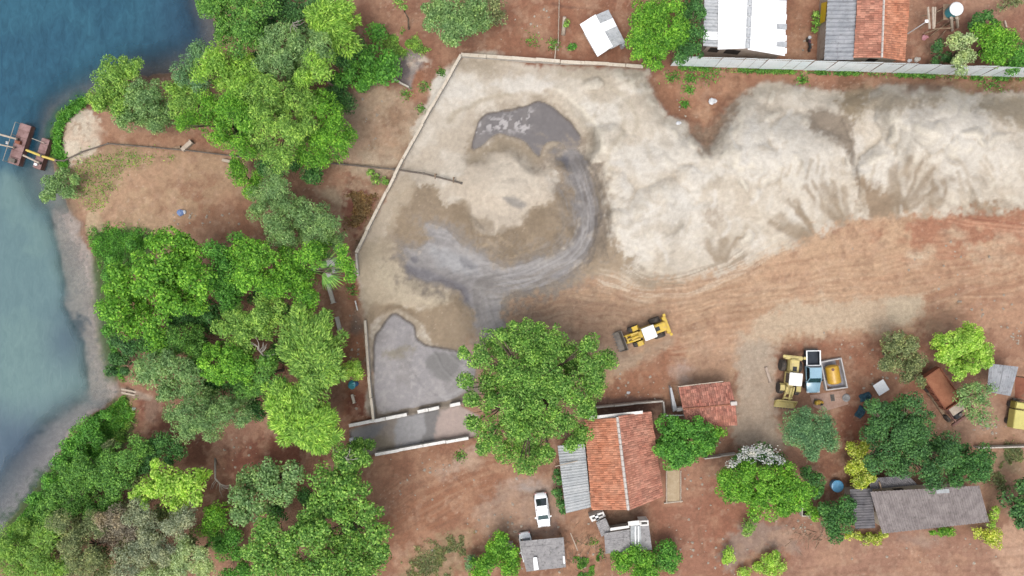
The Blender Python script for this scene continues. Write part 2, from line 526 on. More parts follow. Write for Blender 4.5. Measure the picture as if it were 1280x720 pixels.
lay(blob(525, 74, 12, 8, -20, 0.6, 6) * sst(0.45, 0.6, N_FINE), (206, 196, 184))
lay(poly([(405, 235), (430, 228), (478, 235), (462, 280), (440, 300), (425, 270)], soft=7, warp=7), (164, 140, 118))
lay(poly([(428, 250), (440, 240), (466, 240), (470, 255), (455, 285), (443, 296), (432, 275)], soft=5, warp=6, rag=7), (124, 70, 58))
lay(blob(412, 244, 18, 8, 20, 0.5, 4), (192, 174, 150), 0.7)
lay(poly([(446, 316), (474, 262), (505, 202), (500, 200), (462, 270), (438, 318)], soft=2, warp=3), (118, 100, 88), 0.8)
# strip west of the lower wall
lay(poly([(398, 340), (446, 345), (456, 400), (466, 520), (436, 530), (430, 470), (418, 420), (400, 390)], soft=5, warp=5), (150, 102, 78))
lay(blob(447, 402, 9, 16, 8, 0.4, 3), (118, 106, 98), 0.9)
lay(blob(447, 450, 12, 22, 0, 0.5, 4), (178, 128, 98), 0.7)
lay(blob(450, 505, 18, 24, 0, 0.4, 5), (124, 66, 50), 0.9)
lay(blob(408, 375, 14, 30, -10, 0.5, 4), (126, 88, 74), 0.6)
# clearings under the lower left trees
lay(poly([(160, 500), (180, 495), (250, 540), (330, 530), (345, 555), (310, 570), (265, 640), (225, 600), (180, 540)], soft=7, warp=7), (120, 76, 62))
lay(poly([(270, 535), (330, 525), (340, 550), (310, 572), (270, 560)], soft=6, warp=8), (164, 124, 106))
lay(blob(190, 512, 12, 16, 20, 0.4, 5), (150, 122, 108), 0.9)
lay(blob(172, 515, 9, 22, 12, 0.4, 5), (120, 62, 50), 0.9)
lay(poly([(140, 502), (165, 500), (160, 540), (120, 560), (110, 530)], soft=6, warp=5), (112, 124, 62), 0.9)
lay(poly([(148, 484), (185, 492), (188, 500), (150, 494)], soft=2, warp=2), (178, 165, 152), 0.7)
lay(poly([(300, 560), (380, 545), (400, 580), (380, 630), (300, 640)], soft=10, warp=8), (122, 68, 54), 0.9)
# yard: from left to right
sandn = N_MID
lay(yard, (214, 203, 187))
lay(yard * sst(0.47, 0.62, N_MID), (224, 214, 199), 0.9)
lay(yard * sst(0.52, 0.66, fbm(U, V, 36, 120, 4)), (196, 181, 161), 0.6)
lay(yard * blob(600, 85, 26, 12, 0, 0.6, 8), (180, 166, 146), 0.8)
lay(yard * blob(735, 92, 30, 9, 5, 0.6, 8), (176, 160, 138), 0.7)
lay(yard * blob(800, 110, 18, 40, -15, 0.6, 10), (200, 186, 168), 0.8)
for c in ([(745, 90), (760, 105), (785, 125), (795, 150), (792, 170)], [(700, 90), (735, 105), (745, 140), (738, 180)], [(560, 150), (590, 130), (640, 118)], [(770, 130), (780, 160), (762, 190), (768, 220)]):
    lay(yard * stroke(c, 3.2, 0.8, 5), (190, 178, 158), 0.8)
white = sst(0.5, 0.64, fbm(U, V, 50, 140, 4)) * yard
lay(white * poly([(740, 90), (800, 110), (880, 190), (960, 110), (1050, 130), (1150, 120), (1300, 140), (1300, 240), (1100, 240), (1000, 290), (860, 340), (780, 330), (745, 240)], soft=20, warp=14), (233, 227, 217), 0.9)
for x, y, rx, ry in ((960, 165, 38, 18), (965, 195, 36, 20), (1180, 150, 40, 24), (1150, 170, 50, 22), (1230, 190, 50, 30), (840, 185, 34, 30), (790, 260, 26, 50), (850, 275, 40, 34), (1010, 200, 34, 36), (660, 240, 30, 22), (560, 110, 30, 20), (660, 105, 40, 10)):
    lay(yard * blob(x, y, rx, ry, 0, 0.6, 10), (232, 226, 216), 0.75)
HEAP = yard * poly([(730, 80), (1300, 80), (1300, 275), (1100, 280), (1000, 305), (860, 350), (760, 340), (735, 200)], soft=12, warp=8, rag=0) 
lay(HEAP * sst(0.02, 0.10, -CURV), (194, 181, 162), 0.7)  # relief shading painted in: damp creases darker, dry crests paler
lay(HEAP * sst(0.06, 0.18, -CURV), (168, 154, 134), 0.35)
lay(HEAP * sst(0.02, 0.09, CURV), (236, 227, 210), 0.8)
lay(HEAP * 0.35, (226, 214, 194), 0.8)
lay((yard - HEAP).clip(0, 1) * sst(0.012, 0.06, -CURV), (190, 176, 156), 0.5)  # same crease shading painted over the rest of the yard
# damp sand between and on the flanks of the heaps
DAMP = [([(1008, 160), (1022, 135), (1045, 140), (1062, 150), (1066, 175), (1068, 195), (1074, 222), (1066, 215), (1052, 185), (1035, 168)], (158, 143, 126), 2.5),
        ([(1068, 145), (1080, 125), (1120, 115), (1160, 118), (1185, 124), (1150, 134), (1120, 138), (1085, 146)], (188, 174, 152), 5),
        ([(1050, 120), (1060, 108), (1085, 108), (1075, 140), (1060, 140)], (166, 148, 122), 6),
        ([(1222, 128), (1260, 122), (1300, 118), (1300, 160), (1270, 155), (1240, 142)], (184, 168, 144), 5),
        ([(862, 162), (880, 158), (900, 150), (918, 130), (936, 112), (930, 122), (912, 150), (898, 172), (886, 190), (874, 186)], (168, 147, 127), 4),
        ([(1075, 225), (1095, 232), (1120, 245), (1135, 262), (1110, 275), (1085, 268), (1074, 250)], (164, 142, 118), 4),
        ([(886, 222), (896, 218), (908, 226), (902, 234), (888, 234)], (190, 178, 160), 4),
        ([(882, 270), (896, 262), (902, 272), (890, 280)], (192, 178, 160), 4),
        ([(830, 290), (845, 280), (852, 284), (836, 296)], (184, 174, 158), 3),
        ([(1215, 258), (1235, 250), (1250, 256), (1245, 268), (1220, 268)], (172, 150, 126), 4),
        ([(780, 318), (795, 330), (800, 335), (778, 326)], (158, 146, 130), 3)]
for pts, c, sf in DAMP:
    lay(poly(pts, soft=sf + 3, warp=6), c, 0.95)
lay(stroke([(1052, 150), (1064, 180), (1068, 205), (1074, 222), (1074, 246)], 1.8, 0.8, 2), (136, 122, 106), 0.6)
FANS = [((1060, 292), 20, [(1004, 236), (1016, 228), (1030, 232), (1040, 228), (1052, 236)]), ((1020, 300), 16, [(985, 250), (996, 252), (972, 272), (1000, 264)]), ((1022, 308), 12, [(962, 278), (985, 286), (1000, 290)]),
        ((1120, 275), 22, [(1112, 212), (1120, 208), (1138, 200), (1152, 204), (1168, 210), (1186, 222)]), ((1150, 280), 14, [(1170, 226), (1188, 224)]), ((900, 330), 12, [(884, 300), (905, 302), (925, 296)])]
for (bx, by), w, tips in FANS:
    for tx, ty in tips:
        mx, my = (bx * 0.45 + tx * 0.55), (by * 0.45 + ty * 0.55)
        lay(yard * stroke([(tx, ty), (mx + lr.uniform(-3, 3), my), (bx * 0.8 + tx * 0.2, by * 0.8 + ty * 0.2)], lr.uniform(3, 6), 0.9, 5), (166, 148, 126), 0.74)
for k in range(46):                                  # streaks where sand has run down the heaps
    x, y = lr.uniform(960, 1270), lr.uniform(190, 265)
    L = lr.uniform(14, 34); a = R(90 + (1090 - x) * 0.18 + lr.uniform(-14, 14))
    lay(yard * stroke([(x, y), (x + math.cos(a) * L * .5, y + math.sin(a) * L * .5), (x + math.cos(a) * L, y + math.sin(a) * L)], lr.uniform(1.4, 3.0), 0.9, 3), (196, 182, 162) if k % 3 else (228, 220, 206), 0.6)
for k in range(34):
    x, y = lr.uniform(740, 990), lr.uniform(110, 330)
    L = lr.uniform(14, 40); a = lr.uniform(0, math.pi); b = a + lr.uniform(-.9, .9)
    lay(yard * stroke([(x, y), (x + math.cos(a) * L * .5, y + math.sin(a) * L * .5), (x + math.cos(a) * L * .5 + math.cos(b) * L * .5, y + math.sin(a) * L * .5 + math.sin(b) * L * .5)], lr.uniform(2.0, 5.0), 0.9, 6), (204, 192, 174) if k % 2 else (236, 230, 220), 0.55)
# brown wet sand round the pumped mound
WET = (160, 142, 120)
lay(poly([(500, 240), (520, 232), (545, 238), (552, 255), (580, 250), (592, 262), (590, 285), (610, 292), (640, 285), (655, 268), (660, 250), (690, 245), (700, 225), (690, 205), (700, 195), (716, 215), (724, 260), (716, 305), (690, 322), (650, 338), (600, 330), (560, 308), (520, 312), (490, 300), (486, 275)], soft=3, warp=5, rag=4), WET)
lay(poly([(588, 178), (600, 186), (618, 172), (640, 174), (660, 186), (676, 200), (690, 185), (700, 200), (680, 220), (650, 215), (600, 215), (584, 205)], soft=5, warp=5), (176, 160, 138))
lay(poly([(588, 210), (610, 196), (640, 190), (672, 206), (694, 200), (684, 225), (690, 248), (662, 262), (650, 280), (620, 288), (590, 275), (578, 250), (560, 232)], soft=5, warp=6), (212, 198, 179))
lay(blob(640, 225, 34, 26, 0, 0.6, 8), (220, 208, 190), 0.8)
for x, y, r in ((596, 196, 16), (668, 194, 12), (694, 182, 12)):
    lay(blob(x, y, r, r * 0.7, 0, 0.5, 4), (178, 163, 142), 0.7)
lay(poly([(628, 247), (642, 246), (658, 254), (652, 260), (636, 256)], soft=3, warp=2), (158, 152, 145), 0.9)
for x, y, r in ((575, 262, 15), (600, 285, 17), (640, 300, 20), (668, 272, 16), (702, 240, 13), (690, 298, 14)):
    lay(blob(x, y, r, r * 0.9, 0, 0.25, 5), (150, 132, 110), 0.6)
lay(blob(620, 310, 40, 14, 0, 0.6, 6) * sst(0.5, 0.62, N_FINE), (184, 166, 142), 0.5)
lay(poly([(450, 305), (470, 270), (500, 215), (520, 235), (495, 275), (485, 310), (470, 340), (455, 340)], soft=6, warp=7), (196, 180, 158), 0.8)
lay(poly([(448, 318), (475, 300), (500, 310), (505, 330), (540, 352), (570, 360), (575, 385), (540, 395), (510, 385), (470, 395), (456, 400)], soft=6, warp=8), (194, 178, 154), 0.9)
lay(poly([(470, 330), (500, 330), (545, 355), (562, 372), (548, 384), (500, 372), (480, 360)], soft=5, warp=8, rag=6), (206, 192, 168), 0.8)
lay(poly([(540, 388), (568, 366), (588, 372), (600, 410), (580, 440), (540, 430), (520, 400), (495, 388), (470, 400), (460, 430), (455, 400), (480, 380)], soft=4, warp=6), (160, 141, 118), 0.95)
lay(blob(470, 385, 14, 9, 30, 0.6, 4), (168, 150, 128), 0.8)
# east of the channel and the worked ground below
lay(poly([(735, 200), (752, 240), (760, 290), (790, 330), (770, 350), (700, 370), (640, 400), (600, 430), (596, 375), (660, 355), (720, 325), (742, 290)], soft=9, warp=8), (176, 157, 134))
lay(stroke([(728, 190), (748, 240), (756, 290), (770, 330)], 9, 0.7, 4, streak=0.8, seed=4, sl=50, sw=3), (146, 132, 116), 0.8)
WORK = poly([(596, 430), (620, 385), (680, 362), (760, 350), (850, 350), (930, 330), (1000, 302), (1050, 282), (1120, 272), (1190, 268), (1320, 262), (1600, 262), (1600, 440), (1300, 400), (1150, 420), (980, 430), (950, 430), (900, 480), (760, 520), (620, 520)], soft=9, warp=8)
lay(WORK, (192, 160, 132))
lay(WORK * sst(0.45, 0.62, N_BIG), (200, 166, 136), 0.8)
lay(WORK * poly([(940, 340), (1040, 285), (1120, 285), (1150, 340), (1040, 370), (950, 380)], soft=20, warp=12), (208, 176, 146), 0.9)
lay(WORK * poly([(1150, 275), (1320, 262), (1320, 330), (1250, 320), (1170, 325)], soft=12, warp=12, rag=10), (178, 124, 100), 0.9)
lay(WORK * poly([(1140, 350), (1300, 335), (1300, 420), (1200, 410), (1145, 400)], soft=14, warp=10), (176, 134, 110), 0.9)
lay(WORK * blob(1145, 322, 11, 13, 0, 0.5, 6), (216, 200, 176), 0.9)
for x, y, rx, ry in ((1240, 320, 24, 14), (1220, 308, 12, 7), (1192, 292, 14, 8), (1162, 312, 10, 6), (1262, 300, 16, 7)):
    lay(WORK * blob(x, y, rx, ry, 0, 0.7, 8), (212, 192, 166), 0.75)
for k in range(26):
    lay(WORK * blob(lr.uniform(1080, 1290), lr.uniform(275, 410), lr.uniform(3, 10), lr.uniform(2, 6), lr.uniform(-20, 20), 0.7, 5), (210, 182, 152) if k % 2 else (168, 118, 94), 0.6)
lay(WORK * poly([(600, 430), (640, 390), (720, 370), (800, 372), (830, 400), (760, 440), (690, 440)], soft=14, warp=10), (170, 144, 122), 0.9)
lay(WORK * blob(740, 350, 40, 9, -8, 0.7, 6), (188, 146, 118), 0.8)
lay(stroke([(600, 400), (660, 380), (740, 378), (820, 385), (900, 372)], 34, 0.6, 4, streak=0.95, seed=12, sl=70, sw=2.6), (204, 176, 148), 0.5)
lay(stroke([(610, 420), (680, 392), (760, 395), (840, 400), (930, 380)], 34, 0.6, 4, streak=0.95, seed=14, sl=80, sw=2.4), (150, 118, 98), 0.45)
lay(stroke([(740, 345), (800, 362), (860, 358), (920, 340), (965, 315), (1000, 300)], 13, 0.6, 4, streak=0.85, seed=21, sl=60, sw=2.2), (222, 206, 184), 0.85)
lay(stroke([(770, 330), (800, 348), (840, 350), (890, 338), (940, 312)], 9, 0.7, 4, streak=0.95, seed=23, sl=40, sw=2.0), (168, 152, 132), 0.8)
lay(stroke([(860, 400), (960, 385), (1060, 360), (1180, 345), (1290, 330)], 40, 0.6, 5, streak=0.95, seed=33, sl=110, sw=2.6), (182, 142, 114), 0.5)
lay(stroke([(860, 410), (960, 395), (1060, 372), (1180, 355), (1290, 345)], 40, 0.6, 5, streak=0.95, seed=35, sl=110, sw=2.8), (214, 184, 154), 0.45)
for off in (0, 4, 9):
    lay(WORK * stroke([(1185, 268 + off), (1220, 274 + off), (1290, 282 + off)], 1.0, 0.7, 1.5), (206, 160, 134) if off else (150, 96, 78), 0.8)
for off in (0, 5):
    lay(WORK * stroke([(1150, 392 + off), (1200, 400 + off), (1290, 420 + off)], 1.0, 0.7, 2), (198, 156, 128), 0.6)
lay(poly([(985, 385), (1010, 376), (1080, 378), (1148, 370), (1146, 392), (1130, 408), (1080, 412), (1020, 422), (990, 420), (950, 430), (930, 420), (960, 395)], soft=8, warp=7), (206, 184, 158), 0.9)
lay(poly([(1112, 374), (1148, 372), (1146, 388), (1132, 406), (1110, 400)], soft=3, warp=4), (202, 186, 162), 0.8)
lay(blob(1085, 398, 12, 6, 0, 0.6, 5), (196, 160, 136), 0.7)
lay(poly([(920, 420), (965, 425), (968, 470), (966, 520), (978, 556), (920, 556), (915, 520), (922, 470)], soft=7, warp=5), (186, 170, 152))
lay(stroke([(930, 420), (935, 470), (930, 520), (945, 560)], 14, 0.6, 4, streak=0.95, seed=41, sl=40, sw=3), (164, 146, 128), 0.6)
lay(poly([(954, 460), (966, 455), (972, 500), (970, 520), (958, 500)], soft=3, warp=3), (200, 176, 158), 0.8)
lay(poly([(985, 430), (1050, 420), (1100, 425), (1150, 420), (1150, 560), (1060, 560), (1060, 500), (1062, 440), (1000, 438)], soft=9, warp=7), (154, 104, 82))
lay(blob(1070, 530, 22, 26, 0, 0.5, 5), (138, 82, 62), 0.8)
# red soil by the machine and the small tiled building
lay(poly([(760, 480), (800, 450), (835, 420), (865, 440), (850, 470), (835, 500), (780, 510), (740, 510)], soft=9, warp=7), (162, 114, 90))
lay(poly([(742, 430), (790, 440), (835, 420), (840, 432), (800, 455), (770, 470)], soft=5, warp=4), (178, 158, 138), 0.9)
lay(blob(775, 428, 26, 16, -30, 0.5, 4), (142, 122, 108), 0.7)
lay(blob(852, 466, 14, 13, 0, 0.6, 6), (196, 176, 166), 0.8)
lay(poly([(860, 430), (910, 420), (912, 470), (865, 475)], soft=10, warp=8), (176, 142, 120), 0.7)
lay(stroke([(830, 440), (880, 432), (930, 425)], 16, 0.6, 4, streak=0.95, seed=51, sl=40, sw=2.5), (206, 176, 150), 0.6)
lay(stroke([(600, 440), (620, 470), (760, 520)], 20, 0.6, 6), (158, 120, 98), 0.6)
# top strip between the sheds and the sand
lay(poly([(640, 0), (1300, -30), (1300, 95), (1190, 104), (1080, 100), (940, 98), (900, 130), (885, 150), (858, 152), (835, 138), (812, 100), (800, 84), (640, 76)], soft=5, warp=5), (152, 104, 82))
lay(poly([(815, 100), (860, 90), (920, 95), (940, 105), (905, 130), (885, 150), (860, 152), (838, 135)], soft=6, warp=6), (166, 120, 94), 0.9)
lay(blob(880, 140, 14, 10, 0, 0.6, 5), (196, 158, 130), 0.8)
lay(stroke([(850, 95), (950, 99), (1050, 104), (1290, 106)], 9, 0.6, 4) * sst(0.4, 0.6, N_MID), (128, 92, 70), 0.8)
lay(stroke([(930, 100), (980, 96), (1040, 100)], 6, 0.6, 4), (170, 122, 98), 0.7)
lay(stroke([(1180, 106), (1230, 112), (1290, 104)], 7, 0.6, 5) * sst(0.4, 0.6, N_FINE), (118, 108, 70), 0.6)
lay(stroke([(690, 4), (712, 10), (740, 10)], 1.6, 0.6, 2), (106, 72, 62), 0.7)
lay(blob(670, 40, 30, 30, 0, 0.6, 10) * sst(0.45, 0.6, N_MID), (168, 134, 110), 0.6)
lay(blob(1000, 45, 14, 40, 0, 0.6, 6), (168, 130, 104), 0.7)
lay(poly([(1135, 0), (1300, -10), (1300, 90), (1140, 80)], soft=8, warp=5), (150, 108, 92), 0.7)
lay(blob(1230, 10, 40, 12, 0, 0.6, 6), (168, 130, 112), 0.6)
# lower yard of the houses
lay(poly([(470, 566), (590, 548), (640, 600), (720, 600), (700, 700), (600, 740), (480, 740), (485, 640)], soft=6, warp=6), (154, 110, 88))
lay(stroke([(480, 668), (520, 650), (570, 622), (620, 595), (650, 580)], 26, 0.5, 4, streak=0.5, seed=61, sl=60, sw=4), (162, 112, 86), 0.9)
lay(stroke([(490, 640), (540, 615), (590, 590), (640, 575)], 30, 0.5, 4, streak=0.95, seed=63, sl=60, sw=2.8), (184, 146, 120), 0.6)
lay(poly([(550, 595), (580, 585), (600, 560), (580, 565), (545, 590)], soft=6, warp=7), (196, 172, 156), 0.8)
lay(blob(592, 578, 12, 10, -30, 0.5, 6), (198, 170, 148), 0.8)
lay(poly([(596, 640), (620, 610), (660, 600), (700, 600), (705, 650), (740, 650), (740, 665), (640, 668), (600, 660)], soft=8, warp=7), (172, 146, 130))
lay(blob(660, 606, 22, 9, 0, 0.5, 6), (182, 174, 170), 0.8)
lay(blob(690, 660, 44, 10, 0, 0.5, 5), (138, 118, 112), 0.8)
lay(poly([(516, 690), (545, 672), (585, 660), (590, 690), (560, 718), (500, 725)], soft=7, warp=8, rag=10), (160, 138, 108), 0.9)
lay(poly([(700, 655), (740, 650), (752, 670), (755, 720), (700, 720)], soft=7, warp=6), (160, 118, 94))
lay(blob(720, 690, 26, 24, 0, 0.6, 7) * sst(0.45, 0.6, N_FINE), (190, 146, 116), 0.8)
lay(blob(720, 685, 26, 24, 0, 0.6, 7) * sst(0.58, 0.68, N_SPK), (108, 80, 62), 0.8)
lay(poly([(735, 500), (830, 498), (830, 520), (735, 524)], soft=3, warp=2), (112, 82, 74))  # shade of the house on its court, painted into the soil colour
lay(poly([(745, 645), (790, 640), (786, 662), (755, 662)], soft=3, warp=2), (128, 104, 88))
lay(poly([(820, 590), (860, 580), (930, 565), (960, 640), (1000, 690), (980, 740), (830, 740), (820, 670), (800, 650)], soft=8, warp=7), (156, 106, 86))
lay(blob(880, 640, 30, 40, 0, 0.6, 10), (150, 94, 74), 0.6)
lay(stroke([(870, 590), (860, 640), (870, 720)], 22, 0.7, 8), (170, 124, 104), 0.5)
lay(poly([(900, 560), (985, 552), (985, 590), (890, 590)], soft=8, warp=6), (142, 108, 92), 0.7)
lay(poly([(905, 690), (930, 650), (985, 655), (1020, 665), (1010, 700), (960, 690), (915, 715)], soft=6, warp=7, rag=8), (156, 136, 126), 0.9)
lay(poly([(985, 650), (1060, 645), (1250, 670), (1290, 720), (1290, 740), (980, 740), (1000, 690)], soft=10, warp=7), (162, 122, 104))
lay(stroke([(1000, 705), (1100, 692), (1200, 690), (1290, 690)], 14, 0.6, 6, streak=0.5, seed=66, sl=80, sw=5), (180, 140, 120), 0.7)
lay(blob(1150, 675, 26, 8, 0, 0.6, 6), (168, 146, 134), 0.7)
lay(poly([(1250, 660), (1300, 655), (1300, 740), (1255, 740), (1245, 700)], soft=8, warp=6), (206, 170, 146), 0.9)
lay(poly([(1240, 520), (1300, 540), (1300, 640), (1240, 640), (1225, 570)], soft=10, warp=8), (152, 120, 98), 0.8)
lay(blob(1262, 580, 20, 14, 0, 0.6, 8), (146, 132, 104), 0.7)
lay(poly([(1030, 560), (1064, 570), (1060, 625), (1010, 620)], soft=6, warp=4), (126, 84, 66), 0.9)
lay(poly([(1190, 500), (1240, 495), (1255, 530), (1200, 545)], soft=8, warp=6), (156, 130, 114), 0.8)
for k in range(26):
    y0 = lr.uniform(345, 425); x0 = lr.uniform(780, 1000); L = lr.uniform(120, 320); sl_ = lr.uniform(-0.22, -0.05); cv = lr.uniform(-18, 18)
    for off in (0, 17):
        lay(WORK * stroke([(x0, y0 + off), (x0 + L * .5, y0 + off + sl_ * L * .5 + cv), (x0 + L, y0 + off + sl_ * L)], lr.uniform(0.9, 1.6), 0.7, 2, streak=0.4, seed=400 + k, sl=18, sw=2), (168, 130, 104) if k % 2 else (216, 188, 160), 0.4)
for c_ in ([(486, 672), (540, 640), (600, 606), (660, 590)], [(490, 690), (560, 652), (640, 612), (690, 604)], [(935, 425), (940, 480), (936, 540), (944, 570)], [(948, 425), (955, 480), (950, 540), (958, 570)], [(880, 720), (872, 650), (884, 600), (900, 560)], [(990, 712), (1100, 700), (1200, 702), (1290, 694)], [(990, 700), (1100, 688), (1200, 690), (1290, 680)], [(560, 700), (620, 655), (690, 640)]):
    for off in (0, 11):
        lay(stroke([(a_ + off * .4, b_ + off) for a_, b_ in c_], 1.5, 0.7, 2, streak=0.5, seed=int(c_[0][0]) + off, sl=16, sw=2), (132, 98, 80), 0.4)
# pools: slurry, channel and settling pond
lay(poly(POOL, soft=6, warp=5, grow=5), (160, 144, 124), 0.6)
lay(poly(POOL, soft=2.5, warp=3, grow=1.5), (136, 124, 112), 0.8)
lay(poly(POND, soft=6, warp=6, grow=5), (160, 143, 122), 0.7)
lay(poly(POND, soft=2.5, warp=3, grow=1.5), (134, 122, 110), 0.7)
lay(pool, (124, 118, 117))
lay(poly(FAN, soft=16, warp=10, grow=8), (166, 150, 132), 0.8)
lay(poly(FAN, soft=9, warp=9, grow=3), (154, 144, 134), 0.75)
lay(poly([(540, 290), (570, 285), (600, 305), (640, 322), (700, 300), (735, 300), (740, 330), (700, 360), (640, 385), (600, 400), (585, 370), (530, 350), (505, 330)], soft=14, warp=12), (154, 144, 134), 0.7)
lay(poly(FAN, soft=5, warp=9, grow=-2), (146, 142, 142), 0.85)
for c_, w_, sd_, cl_ in (([(706, 180), (732, 220), (744, 262), (742, 296), (722, 330)], 16, 171, (122, 114, 108)), ([(740, 210), (752, 250), (756, 290), (745, 325)], 12, 173, (150, 136, 120)), ([(690, 205), (716, 245), (722, 285), (700, 318), (650, 345)], 14, 175, (170, 164, 158)), ([(620, 330), (590, 322), (560, 312), (530, 300)], 16, 177, (168, 164, 162)), ([(640, 345), (600, 360), (605, 400), (615, 430)], 16, 179, (128, 122, 118)), ([(610, 300), (650, 320), (700, 300), (722, 270)], 10, 181, (140, 126, 110)), ([(600, 370), (680, 350), (735, 318)], 12, 183, (138, 126, 114))):
    lay(stroke(c_, w_, 0.7, 5, streak=0.9, seed=sd_, sl=36, sw=3.0), cl_, 0.6)
lay(fan * blob(570, 328, 30, 10, 25, 0.6, 6), (168, 168, 170), 0.7)
lay(stroke([(512, 336), (545, 347), (575, 360), (585, 372)], 5, 0.6, 3), (126, 122, 126), 0.9)
lay(blob(585, 330, 12, 5, 35, 0.5, 4), (120, 118, 122), 0.9)
lay(blob(517, 324, 4.5, 4.5, 0, 0.4, 1), (118, 114, 118), 0.9)
lay(blob(606, 356, 12, 8, -30, 0.5, 4), (126, 120, 116), 0.8)
lay(fan * blob(705, 205, 6, 10, 0, 0.5, 3), (122, 120, 126), 0.9)
lay(fan * stroke([(715, 200), (730, 245), (734, 285), (712, 318), (670, 342), (620, 356)], 14, 0.5, 3, streak=0.95, seed=71, sl=50, sw=2.2), (172, 168, 166), 0.7)
lay(stroke([(722, 190), (738, 235), (745, 280), (732, 318)], 5, 0.6, 3, streak=0.9, seed=73, sl=40, sw=2), (122, 114, 110), 0.8)
lay(pond, (152, 147, 149))
lay(pond * sst(0.45, 0.6, N_MID), (164, 158, 158), 0.7)
lay(pond * sst(0.5, 0.66, fbm(U, V, 34, 211, 4)), (138, 132, 130), 0.6)
lay(pond * sst(0.62, 0.7, N_FINE), (176, 170, 168), 0.4)
lay(pool * sst(0.48, 0.62, fbm(U, V, 20, 213, 4)), (134, 127, 124), 0.7)
lay(pond * poly([(532, 452), (545, 440), (570, 442), (576, 455), (562, 476), (548, 474), (536, 462)], soft=3, warp=3), (118, 115, 114), 0.95)
lay(pond * blob(497, 441, 15, 8, -10, 0.6, 5), (136, 126, 108), 0.9)
lay(pond * stroke([(590, 465), (575, 488), (545, 500)], 6, 0.6, 2, streak=0.7, seed=75, sl=30, sw=2), (176, 172, 172), 0.7)
i_e = sdist(U, V, spline(POND, True, 4)) if False else None
lay(stroke([(467, 465), (469, 424), (478, 410), (491, 393), (506, 400), (516, 408), (521, 424), (533, 432), (552, 436), (575, 440)], 1.5, 0.6, 1.5), (98, 90, 86), 0.8)
lay(stroke([(591, 184), (594, 166), (605, 145), (622, 139), (652, 134), (674, 128), (700, 142), (723, 168)], 1.4, 0.6, 2), (104, 96, 92), 0.7)
lay(poly([(468, 500), (480, 516), (560, 500), (590, 480), (594, 500), (470, 524)], soft=3, warp=3), (132, 120, 108), 0.85)
lay(basin, (138, 126, 116))
lay(basin * poly([(500, 522), (530, 514), (545, 520), (540, 556), (500, 562), (492, 545)], soft=3, warp=3), (146, 144, 146))
lay(basin * poly([(530, 515), (546, 512), (548, 530), (540, 555), (525, 556), (532, 538)], soft=3, warp=4), (104, 100, 100))
lay(basin * poly([(440, 540), (480, 530), (470, 545), (445, 558)], soft=4, warp=3), (128, 126, 128))
lay(basin * poly([(545, 530), (560, 510), (600, 510), (600, 545), (548, 554)], soft=4, warp=5), (176, 154, 144))
lay(basin * blob(475, 555, 18, 9, 0, 0.5, 4), (118, 106, 84), 0.8)
# foam flecks of the upper pool
foam = pool * poly([(596, 170), (606, 148), (640, 142), (668, 136), (664, 156), (650, 165), (620, 160)], soft=5, warp=4)
lay(foam * sst(0.50, 0.56, fbm(U, V, 5.5, 160, 3)), (196, 190, 188), 0.9)
# pad round the pick-up and the tank
PAD = [(1018, 490), (1055, 487), (1058, 506), (1030, 514), (1016, 512), (1006, 505), (1008, 494)]
# shore
lay(sst(-12, 2, dR) * (dR < 60), (128, 110, 92), 0.75)
lay(sst(-2, 10, dR), (146, 136, 124))
lay(np.maximum(SHOAL, 0) * (dR > -3), (180, 168, 160), 0.95)
lay(np.maximum(SHOAL2, SHOAL3) * (dR > 0), (170, 166, 168), 0.9)
lay(SHOAL * sst(0.5, 0.64, N_MID), (160, 148, 142), 0.7)
lay(SHOAL * sst(0.55, 0.68, N_FINE), (140, 134, 132), 0.5)
lay(blob(92, 405, 14, 11, 0, 0.5, 8) + blob(98, 428, 10, 9, 0, 0.5, 6), (70, 80, 92), 0.9)
lay(sst(10, 50, dR) * (1 - np.clip(SHOAL + SHOAL2, 0, 1)), (90, 106, 104), 0.9)
# green cover on open ground
GR = poly([(112, 292), (135, 282), (200, 292), (180, 330), (140, 350), (128, 330)], soft=7, warp=6) + stroke([(126, 330), (132, 400), (140, 465)], 12, 0.6, 5) + poly([(60, 580), (90, 545), (130, 515), (160, 505), (165, 560), (120, 620), (60, 660), (0, 700), (0, 660)], soft=8, warp=6)
lay(np.clip(GR, 0, 1), (66, 96, 48), 0.85)
lay(stroke([(64, 190), (66, 160), (82, 136), (100, 124)], 9, 0.5, 4), (80, 120, 56), 0.9)
dust = (1 - np.clip(yard + pool + fan + pond + basin, 0, 1)) * (1 - sst(-14, 0, dR)) * (1 - np.clip(GR, 0, 1))
lay(dust * (0.14 + 0.4 * sst(0.45, 0.65, fbm(U, V, 28, 191, 5))), (202, 162, 134), 0.8)
lay(dust * sst(0.6, 0.7, fbm(U, V, 9, 193, 4)), (204, 172, 148), 0.3)
lay(dust * sst(0.6, 0.7, fbm(U, V, 11, 195, 4)), (128, 90, 74), 0.25)
lay(poly([(985, 385), (1010, 376), (1080, 378), (1148, 370), (1146, 392), (1130, 408), (1080, 412), (1020, 422), (990, 420), (950, 430), (930, 420), (960, 395)], soft=9, warp=8), (210, 190, 165), 0.75)
lay(poly([(920, 430), (962, 432), (966, 470), (964, 520), (974, 556), (922, 556), (917, 520), (924, 470)], soft=7, warp=6), (190, 174, 156), 0.7)
lay(poly([(1112, 374), (1148, 372), (1146, 388), (1132, 406), (1110, 400)], soft=3, warp=4), (206, 190, 166), 0.7)
COL *= 1 - dust[:, None] * np.array([-0.01, 0.0, 0.02])[None]
